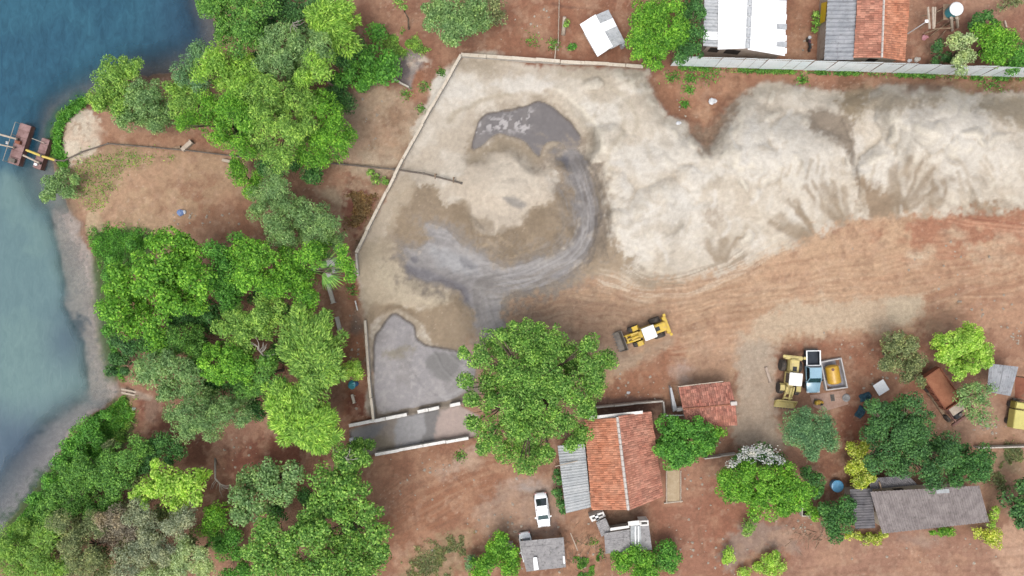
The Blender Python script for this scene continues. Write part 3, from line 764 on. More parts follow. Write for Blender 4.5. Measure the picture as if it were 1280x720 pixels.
# grain: pebbles, clods, straw
k = 1 + 0.20 * (N_FINE - 0.5) + 0.16 * (N_SPK - 0.5)
COL *= k[:, None]
red = COL[:, 0] / (COL[:, 2] + 1e-6)
spk = 0.6 * sst(0.8, 0.88, fbm(U, V, 2.4, 170, 2)) * sst(0.45, 0.6, fbm(U, V, 40, 175, 2)) * (1 - np.clip(pool + fan + pond, 0, 1))
COL = COL * (1 - 0.30 * spk[:, None]) + 0.30 * spk[:, None] * np.array([0.5, 0.42, 0.34])[None]
COL = np.clip(COL, 0.01, 0.8)

# ---- split into pieces
k_ = S * (1 - Z / ALT)
XYZ = np.stack([(U - 640) * k_, (360 - V) * k_, Z], axis=1)
ids = np.arange(U.size).reshape(SH)
Q = np.stack([ids[1:, :-1], ids[1:, 1:], ids[:-1, 1:], ids[:-1, :-1]], axis=-1).reshape(-1, 4)
def fc(m): return m[Q].mean(axis=1)
cls = np.zeros(len(Q), int)
cls[fc(yard) > 0.5] = 1
cls[(fc(WORK) > 0.5) & (cls == 0)] = 2
cls[(fc(WORK) > 0.8)] = 2
cls[fc(pool) > 0.5] = 3
cls[fc(fan) > 0.5] = 4
cls[fc(pond) > 0.5] = 5
cls[fc(basin) > 0.5] = 6
cls[fc(dR) > 1] = 7

def soil_mat(name, rough, bumpy, fine=1.0, spec=0.25):
    m, nt, bs, out = newmat(name)
    vec = wpos(nt)
    a = nt.nodes.new('ShaderNodeAttribute'); a.attribute_name = 'tint'
    n1 = noise(nt, 2.2, 6, 0.65, vec)
    n2 = noise(nt, 9.0, 4, 0.6, vec)
    c = mixc(nt, fine, a.outputs['Color'], ramp(nt, n1, [(0.3, (0.84, 0.83, 0.82)), (0.7, (1.14, 1.14, 1.13))]), 'MULTIPLY')
    c = mixc(nt, fine, c, ramp(nt, n2, [(0.3, (0.87, 0.86, 0.85)), (0.7, (1.12, 1.12, 1.12))]), 'MULTIPLY')
    nt.links.new(c, bs.inputs['Base Color'])
    bs.inputs['Roughness'].default_value = rough
    bs.inputs['Specular IOR Level'].default_value = spec
    if bumpy: bump(nt, bs, n1, bumpy, 0.25)
    return m
M_SOIL = soil_mat('red_soil', 0.95, 0.35)
M_SAND = soil_mat('pale_sand', 0.92, 0.22, 0.6)
M_DIRT = soil_mat('packed_dirt', 0.95, 0.4)
M_SLUR = soil_mat('slurry', 0.30, 0.0, 0.25, 0.4)
M_MUD = soil_mat('wet_mud', 0.5, 0.15, 0.6, 0.35)
M_BED = soil_mat('river_bed', 0.9, 0.2)
for ci, (nm, mt) in enumerate([('ground', M_SOIL), ('sand_yard', M_SAND), ('dirt_road', M_DIRT), ('slurry_pool', M_SLUR), ('mud_channel', M_MUD), ('settling_pond', M_MUD), ('basin_floor', M_MUD), ('river_bed', M_BED)]):
    f = Q[cls == ci]
    if len(f) == 0: continue
    used, inv = np.unique(f, return_inverse=True)
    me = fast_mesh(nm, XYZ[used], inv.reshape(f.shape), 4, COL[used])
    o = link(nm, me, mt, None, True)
    o['kind'] = 'structure'

# ---- river surface: turbid water over the bed, clearer where it is shallow
wstep = 4.0
wu = np.concatenate([-np.geomspace(5500, 34, 24), np.arange(-30, 300, wstep)]); wv = np.concatenate([-np.geomspace(5500, 24, 24), np.arange(-20, 742, wstep), np.geomspace(745, 6000, 24)])
WU, WV = np.meshgrid(wu, wv); wsh = WU.shape
WU, WV = WU.ravel(), WV.ravel()
dW = sdist(WU, WV, RIVER)
g1 = fbm(WU, WV, 60, 201, 4); g2 = fbm(WU, WV, 20, 205, 3)
def wmix(c, m, rgb): return c * (1 - m[:, None]) + alb(*rgb)[None] * m[:, None]
wc = np.tile(alb(44, 92, 116), (WU.size, 1))
wc = wmix(wc, sst(0.4, 0.65, g1) * 0.7, (54, 106, 128))
wc = wmix(wc, sst(150, 260, WU) * sst(160, 60, WV) * 0.8, (46, 76, 104))
pale_reach = sst(185, 250, WV + 0.3 * WU + (g1 - .5) * 60)  # sky reflection and pale shallows painted into the lower river's colour
wc = wmix(wc, pale_reach, (108, 138, 142))
wc = wmix(wc, pale_reach * sst(0.45, 0.6, g1) * 0.7, (118, 148, 147))
wc = wmix(wc, np.exp(-((WU - 82) / 26) ** 2 - ((WV - 425) / 38) ** 2) * 0.75, (76, 100, 118))
wc = wmix(wc, sst(490, 570, WV + (g1 - .5) * 70) * 0.9, (84, 106, 124))
wc = wmix(wc, np.exp(-((WU - 30) / 34) ** 2 - ((WV - 565) / 30) ** 2) * 0.8, (66, 90, 112))
depth = np.clip(sst(0, 55, dW), 0, 1)
def pm(pts, soft): return sst(-soft, soft, sdist(WU + (g2 - .5) * 16, WV + (g2 - .5) * 12, spline(pts, True, 4)))
sh = np.maximum(pm([(60, 262), (88, 268), (112, 320), (126, 360), (134, 440), (150, 488), (128, 502), (112, 498), (106, 470), (104, 430), (82, 395), (74, 350), (70, 305)], 9),
                0.75 * pm([(40, 540), (110, 500), (130, 510), (66, 590), (20, 650), (-20, 680), (-20, 620)], 12))
sh = np.maximum(sh, 0.5 * pm([(20, 200), (60, 215), (80, 245), (60, 262), (30, 250)], 10))
op = np.clip(0.35 + 0.65 * depth, 0, 1) * (1 - 0.6 * sh)
wids = np.arange(WU.size).reshape(wsh)
WQ = np.stack([wids[1:, :-1], wids[1:, 1:], wids[:-1, 1:], wids[:-1, :-1]], axis=-1).reshape(-1, 4)
WQ = WQ[dW[WQ].max(axis=1) > -28]
used, inv = np.unique(WQ, return_inverse=True)
kw = S * (1 - WATER_Z / ALT)
wxyz = np.stack([(WU - 640) * kw, (360 - WV) * kw, np.full(WU.shape, WATER_Z)], axis=1)
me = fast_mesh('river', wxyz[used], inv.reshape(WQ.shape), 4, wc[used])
at = me.attributes.new('calm', 'FLOAT', 'POINT'); at.data.foreach_set('value', (0.62 * pale_reach)[used].astype(np.float32))
at = me.attributes.new('opacity', 'FLOAT', 'POINT'); at.data.foreach_set('value', op[used].astype(np.float32))
m, nt, bs, out = newmat('river_water')
a = nt.nodes.new('ShaderNodeAttribute'); a.attribute_name = 'tint'
b = nt.nodes.new('ShaderNodeAttribute'); b.attribute_name = 'opacity'
vec = wpos(nt)
mp = nt.nodes.new('ShaderNodeMapping'); mp.inputs['Rotation'].default_value = (0, 0, R(-35)); mp.inputs['Scale'].default_value = (1.0, 0.45, 1)
nt.links.new(vec, mp.inputs['Vector'])
rip = noise(nt, 1.3, 6, 0.65, mp.outputs[0], 0.8)
c = mixc(nt, 1.0, a.outputs['Color'], ramp(nt, rip, [(0.32, (0.72, 0.78, 0.80)), (0.68, (1.30, 1.24, 1.20))]), 'MULTIPLY')  # ripple light and dark painted into the water colour
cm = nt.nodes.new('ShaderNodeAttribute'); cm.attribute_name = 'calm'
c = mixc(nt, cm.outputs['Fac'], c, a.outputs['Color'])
nt.links.new(c, bs.inputs['Base Color'])
nt.links.new(b.outputs['Fac'], bs.inputs['Alpha'])
bs.inputs['Roughness'].default_value = 0.14
bs.inputs['IOR'].default_value = 1.33
bump(nt, bs, rip, 0.12, 0.3)
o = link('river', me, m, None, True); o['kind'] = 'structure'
# ------------------------------------------------------------------ vegetation
def leaf_mat(name, c1, c2, c3=None, trans=0.3, gain=1.0):
    m, nt, bs, out = newmat(name)
    c3 = c3 or c2
    k1, k2, k3 = [tuple(float(min(0.6, x * gain)) for x in alb(*[v * 0.88 + 0.12 * sum(c) / 3 + 4 for v in c])) + (1.0,) for c in (c1, c2, c3)]
    k1 = tuple(v * 0.8 for v in k1[:3]) + (1.0,); k3 = tuple(min(0.7, v * 1.12) for v in k3[:3]) + (1.0,)
    isl = nt.nodes.new('ShaderNodeNewGeometry').outputs['Random Per Island']
    vec = wpos(nt)
    col = ramp(nt, isl, [(0.0, k1), (0.55, k2), (1.0, k3)])
    col2 = ramp(nt, noise(nt, 0.62, 4, 0.65, vec), [(0.3, (0.62, 0.68, 0.74)), (0.52, (0.98, 0.98, 0.95)), (0.72, (1.42, 1.3, 1.05))])
    col = mixc(nt, 1.0, col, col2, 'MULTIPLY')
    nt.links.new(col, bs.inputs['Base Color'])
    bs.inputs['Roughness'].default_value = 0.6
    bs.inputs['Specular IOR Level'].default_value = 0.25
    tr = nt.nodes.new('ShaderNodeBsdfTranslucent')
    tc = mixc(nt, 1.0, col, (1.25, 1.3, 0.55, 1), 'MULTIPLY')
    nt.links.new(tc, tr.inputs['Color'])
    mx = nt.nodes.new('ShaderNodeMixShader')
    mx.inputs[0].default_value = trans + 0.08
    nt.links.new(bs.outputs[0], mx.inputs[1]); nt.links.new(tr.outputs[0], mx.inputs[2])
    nt.links.new(mx.outputs[0], out.inputs['Surface'])
    return m
LG = 2.25
LM = {
    'bright': leaf_mat('leaf_bright', (66, 122, 28), (98, 160, 40), (140, 190, 60), 0.35, LG),
    'mid': leaf_mat('leaf_mid', (58, 104, 38), (88, 142, 52), (124, 172, 70), 0.3, LG),
    'dark': leaf_mat('leaf_dark', (40, 84, 36), (60, 112, 48), (88, 138, 62), 0.25, LG),
    'deep': leaf_mat('leaf_deep', (42, 82, 40), (62, 108, 52), (88, 134, 68), 0.25, LG),
    'olive': leaf_mat('leaf_olive', (84, 100, 58), (112, 126, 76), (146, 152, 100), 0.25, LG),
    'grey': leaf_mat('leaf_grey', (96, 108, 80), (124, 134, 104), (158, 164, 132), 0.25, LG),
    'sage': leaf_mat('leaf_sage', (82, 120, 62), (110, 148, 82), (142, 172, 106), 0.28, LG),
    'blue': leaf_mat('leaf_blue', (66, 110, 66), (92, 136, 84), (122, 160, 104), 0.25, LG),
    'lime': leaf_mat('leaf_lime', (122, 174, 46), (152, 196, 66), (184, 214, 100), 0.38, LG),
    'yellow': leaf_mat('leaf_yellow', (112, 146, 30), (176, 190, 50), (222, 222, 110), 0.35, LG),
    'feather': leaf_mat('leaf_feather', (84, 130, 48), (118, 162, 62), (156, 190, 84), 0.32, LG),
    'bamboo': leaf_mat('leaf_bamboo', (96, 146, 44), (128, 176, 58), (166, 200, 84), 0.34, LG),
    'lush': leaf_mat('leaf_lush', (56, 114, 34), (80, 144, 46), (112, 172, 62), 0.3, LG),
    'purple': leaf_mat('leaf_purple', (96, 88, 74), (124, 112, 94), (146, 136, 112), 0.2, LG),
    'mango': leaf_mat('leaf_mango', (64, 112, 36), (98, 150, 52), (152, 190, 86), 0.3, LG),
    'flower': leaf_mat('petal_white', (214, 214, 214), (236, 236, 236), (240, 240, 240), 0.2, 1.1),
    'pale': leaf_mat('leaf_pale', (116, 142, 84), (150, 172, 112), (184, 200, 146), 0.3, LG),
    'dryleaf': leaf_mat('leaf_dry', (150, 110, 60), (176, 138, 84), (190, 160, 110), 0.2, 1.2),
}
M_BARK = worn('bark', alb4(104, 88, 74), alb4(138, 122, 104), 3.0, 0.95, dirt=alb4(74, 62, 52))
M_BARE = worn('bare_wood', alb4(176, 166, 152), alb4(206, 198, 186), 3.0, 0.9)
M_CULM = worn('bamboo_culm', alb4(160, 150, 70), alb4(186, 176, 100), 2.0, 0.6)

def unit(v): return v / (np.linalg.norm(v, axis=1, keepdims=True) + 1e-9)
def leaf_quads(p, n, axis, L, W, fold=0.12):
    """Pointed leaves: p centre, n normal, axis direction, length and width per leaf."""
    a = unit(axis - n * np.sum(axis * n, axis=1, keepdims=True))
    b = np.cross(n, a)
    L, W = L[:, None], W[:, None]
    v = np.stack([p - a * L * .5, p + b * W * .5 + n * W * fold, p + a * L * .5, p - b * W * .5 + n * W * fold], axis=1)
    return v.reshape(-1, 3)
def leaves_mesh(name, V4):
    n = len(V4) // 4
    return fast_mesh(name, V4, np.arange(n * 4).reshape(n, 4), 4)

KIND = {  # leaf length, width, puff radius, leaf area index, squash, outline looseness, droop
    'broad': (0.27, 0.16, 0.80, 3.3, 0.75, 0.24, 0.0),
    'large': (0.33, 0.21, 0.88, 3.2, 0.75, 0.26, 0.0),
    'small': (0.23, 0.145, 0.66, 3.0, 0.8, 0.22, 0.0),
    'fine': (0.28, 0.10, 0.75, 2.5, 0.75, 0.32, 0.15),
    'feather': (0.40, 0.115, 0.85, 2.8, 0.7, 0.36, 0.35),
    'sparse': (0.30, 0.14, 0.75, 1.4, 0.8, 0.35, 0.1),
    'tight': (0.26, 0.17, 0.55, 4.2, 0.85, 0.06, 0.0),
    'flowers': (0.2, 0.18, 0.4, 1.0, 0.5, 0.2, 0.0),
}
def crown_points(lobes, kind, seed, dens=1.0):
    L0, W0, pr0, lai, vz, loose, droop = KIND[kind]
    g = np.random.default_rng(seed)
    cs, rs = [], []
    for (px, py, rpx, z) in lobes:
        c = P(px, py, z); cs.append(c); rs.append(rpx * S * (1 - z / ALT))
    cs = np.array(cs); rs = np.array(rs)
    out = []
    for i, (c, r) in enumerate(zip(cs, rs)):
        pr = min(pr0, r * 0.6)
        npf = max(5, int(2.5 * (r / pr) ** 2))
        d = unit(g.normal(size=(npf, 3))); d[:, 2] = np.where(d[:, 2] < -0.25, -d[:, 2], d[:, 2])
        rad = (r - pr * 0.72) * np.clip(g.random(npf) ** 0.38 + g.normal(0, loose * 0.5, npf), 0.1, 1 + loose)
        pc = c + d * rad[:, None] * np.array([1, 1, vz])
        # leave out puffs buried in a neighbouring lobe
        dd = np.linalg.norm((pc[:, None, :] - cs[None]) / np.array([1, 1, vz]), axis=2) / rs[None]
        dd[:, i] = 9
        keep = (dd.min(axis=1) > 0.6) | (g.random(npf) < 0.25)
        pc = pc[keep]
        if len(pc) == 0: continue
        pr_i = pr * (0.45 + 0.95 * g.random(len(pc)) ** 1.3)
        area = math.pi * r * r * 0.9
        nl = max(len(pc) * 4, int(lai * dens * area / (L0 * W0 * 0.55)))
        w = pr_i ** 2; w = w / w.sum()
        idx = g.choice(len(pc), nl, p=w)
        ld = unit(g.normal(size=(nl, 3)))
        ld[:, 2] = np.where((ld[:, 2] < 0) & (g.random(nl) < 0.72), -ld[:, 2], ld[:, 2])
        lr_ = pr_i[idx] * (0.45 + 0.6 * g.random(nl) ** 0.5)
        p = pc[idx] + ld * lr_[:, None] * np.array([1, 1, 0.85])
        outd = unit(p - c)
        n = unit(0.55 * ld + 0.35 * outd + np.array([0, 0, 0.55]) + 0.55 * g.normal(size=(nl, 3)))
        ax = unit(g.normal(size=(nl, 3)) + 1.2 * ld + np.array([0, 0, -droop * 2.0]))
        Lx = L0 * g.uniform(0.65, 1.3, nl); Wx = W0 * g.uniform(0.65, 1.25, nl)
        out.append(leaf_quads(p, n, ax, Lx, Wx))
    return np.concatenate(out), cs, rs

def limb_mesh(mb, base, cs, rs, r0, g):
    """Tapered trunk with a limb into each lobe."""
    top = Vector(np.average(cs, axis=0, weights=rs ** 2))
    top.z = max(1.2, top.z * 0.55)
    b = Vector(base)
    mid = b.lerp(top, 0.5) + Vector((g.uniform(-.25, .25), g.uniform(-.25, .25), 0))
    mb.tube([b + Vector((0, 0, -0.25)), b + Vector((0, 0, 0.3)), mid, top], [r0 * 1.35, r0, r0 * 0.8, r0 * 0.6], 8)
    for c, r in zip(cs, rs):
        e = Vector(c) + Vector((0, 0, -0.1 * r))
        m = top.lerp(e, 0.5) + Vector((g.uniform(-.3, .3), g.uniform(-.3, .3), 0.15 * r))
        mb.tube([top + Vector((0, 0, -0.15)), m, e], [r0 * 0.5, r0 * 0.32, r0 * 0.12], 5)
        for k in range(2):
            a = g.uniform(0, 6.28)
            mb.tube([m, m.lerp(e, .6) + Vector((math.cos(a) * r * .4, math.sin(a) * r * .4, 0.1)), e + Vector((math.cos(a) * r * .75, math.sin(a) * r * .75, r * g.uniform(-.1, .35)))], [r0 * 0.25, r0 * 0.15, 0.02], 4)

TREES = 0
def tree(name, label, lobes, mat, kind='broad', h=8.0, cat='tree', group=None, trunk=0.2, dens=1.0, extra=None, base=None):
    """lobes: (px, py, r) in the photograph; crown tops reach about h."""
    global TREES
    TREES += 1
    g = random.Random(TREES * 7 + 1)
    vz = KIND[kind][4]
    lb = []
    for t in lobes:
        r = t[2] * S
        z = t[3] if len(t) > 3 else max(r * vz * 0.75, h - r * vz - g.uniform(0, 1) ** 1.5 * 0.34 * h)
        lb.append((t[0], t[1], t[2] * 1.12, z))
    V4, cs, rs = crown_points(lb, kind, TREES * 13 + 5, dens)
    bx = np.average(cs[:, 0], weights=rs ** 2); by = np.average(cs[:, 1], weights=rs ** 2)
    if base is not None:
        q = P(*base); bx, by = q.x, q.y
    bz = ground_z(bx, by)
    root = thing(name, (bx, by, bz), label, cat, group)
    off = np.array([bx, by, bz])
    link('crown', leaves_mesh('crown', V4 - off), LM[mat], root)
    if extra:
        for (em, ekind, elobes, eh, ed, en) in extra:
            lb2 = [(t[0], t[1], t[2], t[3] if len(t) > 3 else eh) for t in elobes]
            W4, _, _ = crown_points(lb2, ekind, TREES * 17 + 3, ed)
            link(en, leaves_mesh(en, W4 - off), LM[em], root)['kind'] = 'stuff'
    mb = MB()
    limb_mesh(mb, (0, 0, 0), cs - off, rs, trunk, g)
    mb.build('trunk', M_BARK, root, smooth=True)
    return root

def ground_z(x, y):
    """Height of the ground under a place point."""
    z = 0.0
    for _ in range(2):
        k = S * (1 - z / ALT)
        u, v = x / k + 640, 360 - y / k
        j = min(max(int(np.searchsorted(au, u)), 0), len(au) - 1); i = min(max(int(np.searchsorted(av, v)), 0), len(av) - 1)
        z = float(Z[i * SH[1] + j])
    return z

def bamboo(label, bx, by, tips, mat='bamboo', group=None, h=9.0, leaves=170, cat='bamboo', seedo=0):
    """Arching culms from one foot; each ends in a feathery spray at a pixel of the photograph."""
    g = np.random.default_rng(900 + int(bx) + seedo)
    b0 = P(bx, by, 0)
    bz = ground_z(b0.x, b0.y)
    root = thing('bamboo_clump', (b0.x, b0.y, bz), label, cat, group)
    V, mb = [], MB()
    for (tx, ty, *rest) in tips:
        zt = rest[0] if rest else h * g.uniform(0.72, 1.0)
        e = P(tx, ty, zt)
        s0 = Vector((g.uniform(-.9, .9), g.uniform(-.9, .9), 0))
        d = e - b0
        pts = []
        for t in np.linspace(0, 1, 9):
            zz = zt * math.sin(t * math.pi * 0.56) / math.sin(math.pi * .56) * (1 if t < .9 else 0.97)
            pts.append(Vector((s0.x * (1 - t) + d.x * t ** 1.7, s0.y * (1 - t) + d.y * t ** 1.7, zz)))
        mb.tube(pts, [0.06, .06, .055, .05, .045, .04, .03, .02, .01], 5)
        n = int(leaves * g.uniform(0.8, 1.2))
        t = 0.42 + 0.58 * g.random(n) ** 0.7
        pa = np.array([list(q) for q in pts]); ti = t * 8; i0 = np.minimum(ti.astype(int), 7); fr = (ti - i0)[:, None]
        c = pa[i0] * (1 - fr) + pa[i0 + 1] * fr
        tang = unit(pa[i0 + 1] - pa[i0])
        side = unit(np.cross(tang, g.normal(size=(n, 3))))
        spread = 0.25 + 0.95 * np.sin(np.clip((t - .4) / .6, 0, 1) * math.pi * 0.8 + 0.25)
        p = c + side * (spread * g.random(n) ** 0.6)[:, None] * np.array([1, 1, 0.6]) + np.array([0, 0, 0.1])
        ax = unit(side * 0.9 + tang * 0.9 + np.array([0, 0, -0.45]) + 0.25 * g.normal(size=(n, 3)))
        nn = unit(np.array([0, 0, 1.0]) + 0.45 * g.normal(size=(n, 3)))
        V.append(leaf_quads(p, nn, ax, 0.52 * g.uniform(.6, 1.3, n), 0.13 * g.uniform(.7, 1.3, n)))
    link('foliage', leaves_mesh('foliage', np.concatenate(V)), LM[mat], root)
    mb.build('culms', M_CULM, root, smooth=True)
    return root

def ring(cx, cy, rx, ry, n, seed, fill=0.6):
    r = random.Random(seed)
    return [(cx + rx * math.cos(a) * q, cy + ry * math.sin(a) * q) for a, q in ((r.uniform(0, 6.28), r.uniform(0, 1) ** fill) for _ in range(n))]

BT, SHB = 'broadleaf_tree', 'shrub'
G1 = 'trees on the river bank'
# top left, along the river
tree(BT, 'leafy green tree overhanging the blue river at the top edge', [(292, 14, 34), (262, 4, 18), (312, 36, 24), (280, 42, 18), (300, 60, 12), (325, 10, 22)], 'mid', 'broad', 10, group=G1)
tree(BT, 'dark green tree in a shaded gap at the top edge left of the bamboo', [(352, 8, 26), (372, 24, 20), (335, 30, 16), (390, 8, 16)], 'deep', 'broad', 7, group=G1)
bamboo('feathery bamboo clump at the top edge beside bare red soil', 418, 52, ring(420, 26, 34, 32, 34, 1) + [(400, 4), (388, 14), (436, 40), (452, 60), (440, 70)], 'bamboo', G1, 8, 320)
tree(SHB, 'lush dark green shrub mass beside the grey rubble patch', [(470, 42, 13), (462, 70, 20), (482, 92, 20), (458, 98, 18), (440, 84, 20), (488, 78, 16), (452, 108, 12), (430, 100, 14)], 'lush', 'large', 3.6, 'shrub', trunk=0.1)
tree(BT, 'olive green bushy tree at the sandy tip of the bank', [(150, 98, 27), (168, 92, 16), (132, 118, 20), (122, 130, 14), (150, 128, 22), (140, 100, 16)], 'feather', 'small', 6, group=G1)
tree(BT, 'dull green rounded tree just right of the sandy bank tip', [(185, 122, 26), (172, 142, 22), (200, 145, 24), (196, 158, 12), (160, 150, 14)], 'sage', 'small', 6.5, group=G1)
tree(BT, 'grey green treetop bulging over the water left of the tall light trees', [(248, 66, 15), (238, 84, 18), (250, 100, 18), (230, 98, 12)], 'blue', 'fine', 7.5, group=G1)
tree(BT, 'small yellow green tree between the olive bank trees and the tall grove', [(228, 112, 18), (240, 128, 18), (222, 134, 14), (215, 112, 10)], 'feather', 'small', 6, group=G1)
tree(BT, 'yellow green feathery tree at the upper left of the grove', [(268, 80, 22), (290, 86, 24), (255, 92, 15), (308, 92, 18), (280, 102, 18), (300, 110, 16)], 'bamboo', 'feather', 11, group=G1)
tree(BT, 'bluish green soft tree in the top centre of the grove', [(352, 48, 24), (376, 56, 24), (345, 78, 26), (370, 86, 26), (400, 62, 20), (392, 44, 12), (335, 60, 14)], 'sage', 'feather', 11, group=G1)
tree(BT, 'small lime topped tree inside the grove beside the bluish tree', [(400, 76, 16), (384, 96, 16), (408, 92, 12)], 'bamboo', 'feather', 11.5, group=G1)
tree(BT, 'bright green tree whose left arm reaches toward the pipe bend', [(262, 140, 24), (290, 130, 24), (285, 160, 26), (240, 152, 16), (226, 156, 8), (300, 185, 18), (310, 150, 22)], 'bright', 'feather', 10.5, group=G1)
tree(BT, 'large light green tree filling the middle of the grove', [(335, 120, 26), (362, 128, 28), (340, 155, 28), (325, 185, 22), (366, 165, 26), (350, 196, 20), (380, 140, 20), (318, 130, 18)], 'feather', 'feather', 11.5, group=G1)
tree(BT, 'green tree at the right edge of the grove with a lime fringe', [(402, 130, 24), (418, 155, 22), (400, 170, 24), (425, 180, 18), (405, 200, 16), (436, 168, 12), (380, 196, 18)], 'bright', 'feather', 9.5, group=G1)
tree(SHB, 'dark shrub in the hollow between the grove and the sandy clearing', [(420, 112, 16), (432, 124, 14), (412, 122, 10)], 'deep', 'broad', 3.5, 'shrub', trunk=0.1)
tree(BT, 'slim bright tree below the grove at the end of the clearing', [(300, 218, 16), (292, 205, 8), (312, 238, 14), (322, 226, 12)], 'bright', 'small', 5, group=G1)
tree(BT, 'grey green fine leaved tree between the grove and the wall', [(345, 232, 22), (336, 256, 24), (360, 262, 28), (350, 290, 24), (385, 270, 24), (400, 290, 22), (375, 295, 22), (420, 300, 16), (415, 280, 12)], 'sage', 'fine', 8.5, group=G1)
tree(SHB, 'leafy bush leaning over the water below the dredge', [(70, 232, 15), (62, 246, 11), (80, 222, 11), (88, 240, 12), (96, 226, 9)], 'sage', 'small', 2.4, 'shrub', trunk=0.08)
# the big group left of the wall
tree(BT, 'big rounded bright green tree at the lower edge of the clearing', [(205, 318, 30), (235, 325, 30), (220, 350, 32), (190, 350, 26), (250, 352, 26), (245, 378, 26), (215, 378, 24), (180, 330, 18), (232, 305, 14)], 'bright', 'large', 11, group=G1)
tree(BT, 'green tree beside the shallow gravel bar with branches over the bank', [(155, 358, 22), (148, 385, 22), (175, 380, 24), (165, 405, 20), (190, 405, 20), (140, 365, 12), (150, 338, 14), (200, 425, 16)], 'bright', 'large', 8.5, group=G1)
tree(BT, 'vivid green tree beside the grey fan palm', [(305, 318, 20), (330, 325, 24), (360, 330, 24), (345, 352, 26), (372, 352, 22), (318, 348, 22), (388, 318, 18), (385, 372, 18), (300, 345, 14), (402, 310, 14), (434, 332, 12), (428, 318, 10), (438, 345, 9)], 'bright', 'broad', 10, group=G1)
tree(BT, 'dark centred green tree in the hollow of the big group', [(280, 330, 24), (275, 352, 18), (290, 372, 22), (268, 312, 14), (300, 296, 10)], 'lush', 'broad', 9, group=G1)
tree(BT, 'soft pale green tree in the middle of the big group', [(300, 398, 22), (325, 392, 22), (310, 418, 22), (335, 410, 18), (345, 385, 20), (282, 412, 14)], 'feather', 'broad', 10.5, group=G1)
tree(BT, 'round dense bright tree with tight foliage below the pale one', [(285, 452, 24), (305, 442, 20), (262, 458, 18), (305, 462, 20), (275, 468, 16), (270, 440, 16)], 'bright', 'tight', 9, group=G1)
bamboo('bamboo clump with leaning yellow culms beside the strip of red soil', 412, 452, ring(385, 420, 40, 42, 40, 3) + ring(395, 470, 40, 42, 30, 5) + [(362, 395), (370, 380), (350, 425), (428, 440), (432, 415)], 'feather', G1, 9, 340, seedo=2)
bamboo('bright bamboo clump above the two lower walls', 398, 520, ring(370, 510, 42, 44, 40, 7) + ring(400, 530, 34, 36, 34, 8) + [(330, 480), (345, 530), (350, 550), (415, 555), (335, 500)], 'bamboo', G1, 9, 340, seedo=4)
tree(BT, 'green tree just right of the round dense tree in the big group', [(330, 462, 18), (342, 446, 14), (325, 484, 16), (345, 480, 14), (308, 486, 14)], 'mid', 'feather', 8.5, group=G1)
tree(BT, 'feathery pale tree at the head of the plank landing', [(195, 462, 22), (215, 482, 24), (235, 462, 18), (215, 448, 16), (182, 472, 14), (240, 490, 18), (178, 455, 10)], 'sage', 'feather', 8.5, group=G1)
tree(BT, 'dull green tree overhanging the bare patch in the lower left', [(240, 512, 24), (265, 505, 22), (262, 530, 22), (232, 535, 18), (285, 515, 20), (300, 500, 16), (305, 525, 14), (220, 515, 14)], 'sage', 'fine', 8, group=G1)
tree(BT, 'shadowy green tree between the gravel bar and the feathery pale tree', [(225, 425, 20), (245, 420, 16), (205, 440, 14), (245, 440, 14)], 'mid', 'fine', 7, group=G1)
tree(SHB, 'dark blue green bush growing on the bank beside the gravel bar', [(150, 448, 15), (143, 465, 9), (165, 432, 14), (150, 430, 11), (160, 462, 9)], 'deep', 'broad', 3, 'shrub', trunk=0.1)
tree(SHB, 'tall bank bushes between the gravel bar and the big trees', [(134, 345, 8), (140, 325, 7), (132, 395, 8), (134, 415, 8), (165, 306, 8)], 'lush', 'broad', 2.2, 'shrub', trunk=0.08)
# lower left corner
tree(BT, 'bright yellow green tree standing out in the lower left woods', [(215, 600, 22), (192, 612, 20), (240, 605, 18), (222, 622, 18), (250, 592, 10), (195, 590, 12), (172, 618, 10), (245, 622, 10), (262, 590, 6), (180, 630, 8), (195, 578, 8)], 'lime', 'large', 9)
tree(BT, 'mid green tree behind the bright yellow green one toward the river', [(130, 588, 26), (155, 575, 22), (112, 605, 20), (150, 605, 20), (175, 560, 18), (140, 625, 16), (105, 582, 14)], 'mid', 'small', 6.5)
tree(BT, 'dark green tree at the edge of the bare earth above the bright one', [(205, 556, 18), (222, 562, 12), (190, 570, 14), (180, 585, 12), (212, 575, 10)], 'dark', 'small', 6)
tree(BT, 'green tree on the steep bank in the lower left', [(95, 600, 18), (75, 618, 18), (95, 630, 18), (60, 636, 16), (118, 632, 18), (80, 590, 10), (45, 648, 14)], 'mid', 'small', 5)
tree(SHB, 'lush green bank thicket beside the mouth of the plank landing', [(118, 530, 14), (105, 545, 14), (88, 560, 12), (75, 578, 11), (125, 545, 12), (135, 520, 9), (60, 600, 10), (100, 565, 11), (42, 622, 9)], 'lush', 'broad', 2.2, 'shrub', trunk=0.08)
tree(BT, 'olive tree in the bottom left corner by the river', [(30, 668, 24), (50, 690, 28), (20, 700, 24), (62, 665, 20), (10, 680, 14), (40, 715, 24), (75, 710, 20)], 'feather', 'fine', 7)
tree(BT, 'dull olive tree right of the corner tree in the lower left woods', [(95, 672, 24), (110, 695, 26), (85, 712, 22), (120, 655, 18), (130, 715, 22), (75, 650, 14)], 'olive', 'fine', 8)
tree(BT, 'brownish purple tinged tree in the lower left woods', [(148, 650, 20), (140, 668, 16), (165, 664, 14), (130, 645, 10)], 'purple', 'fine', 7.5)
tree(BT, 'grey green fine tree below the bright yellow green one', [(175, 640, 16), (195, 672, 24), (220, 655, 20), (235, 648, 14), (175, 690, 22), (205, 690, 20), (185, 650, 16), (160, 712, 20)], 'grey', 'fine', 8)
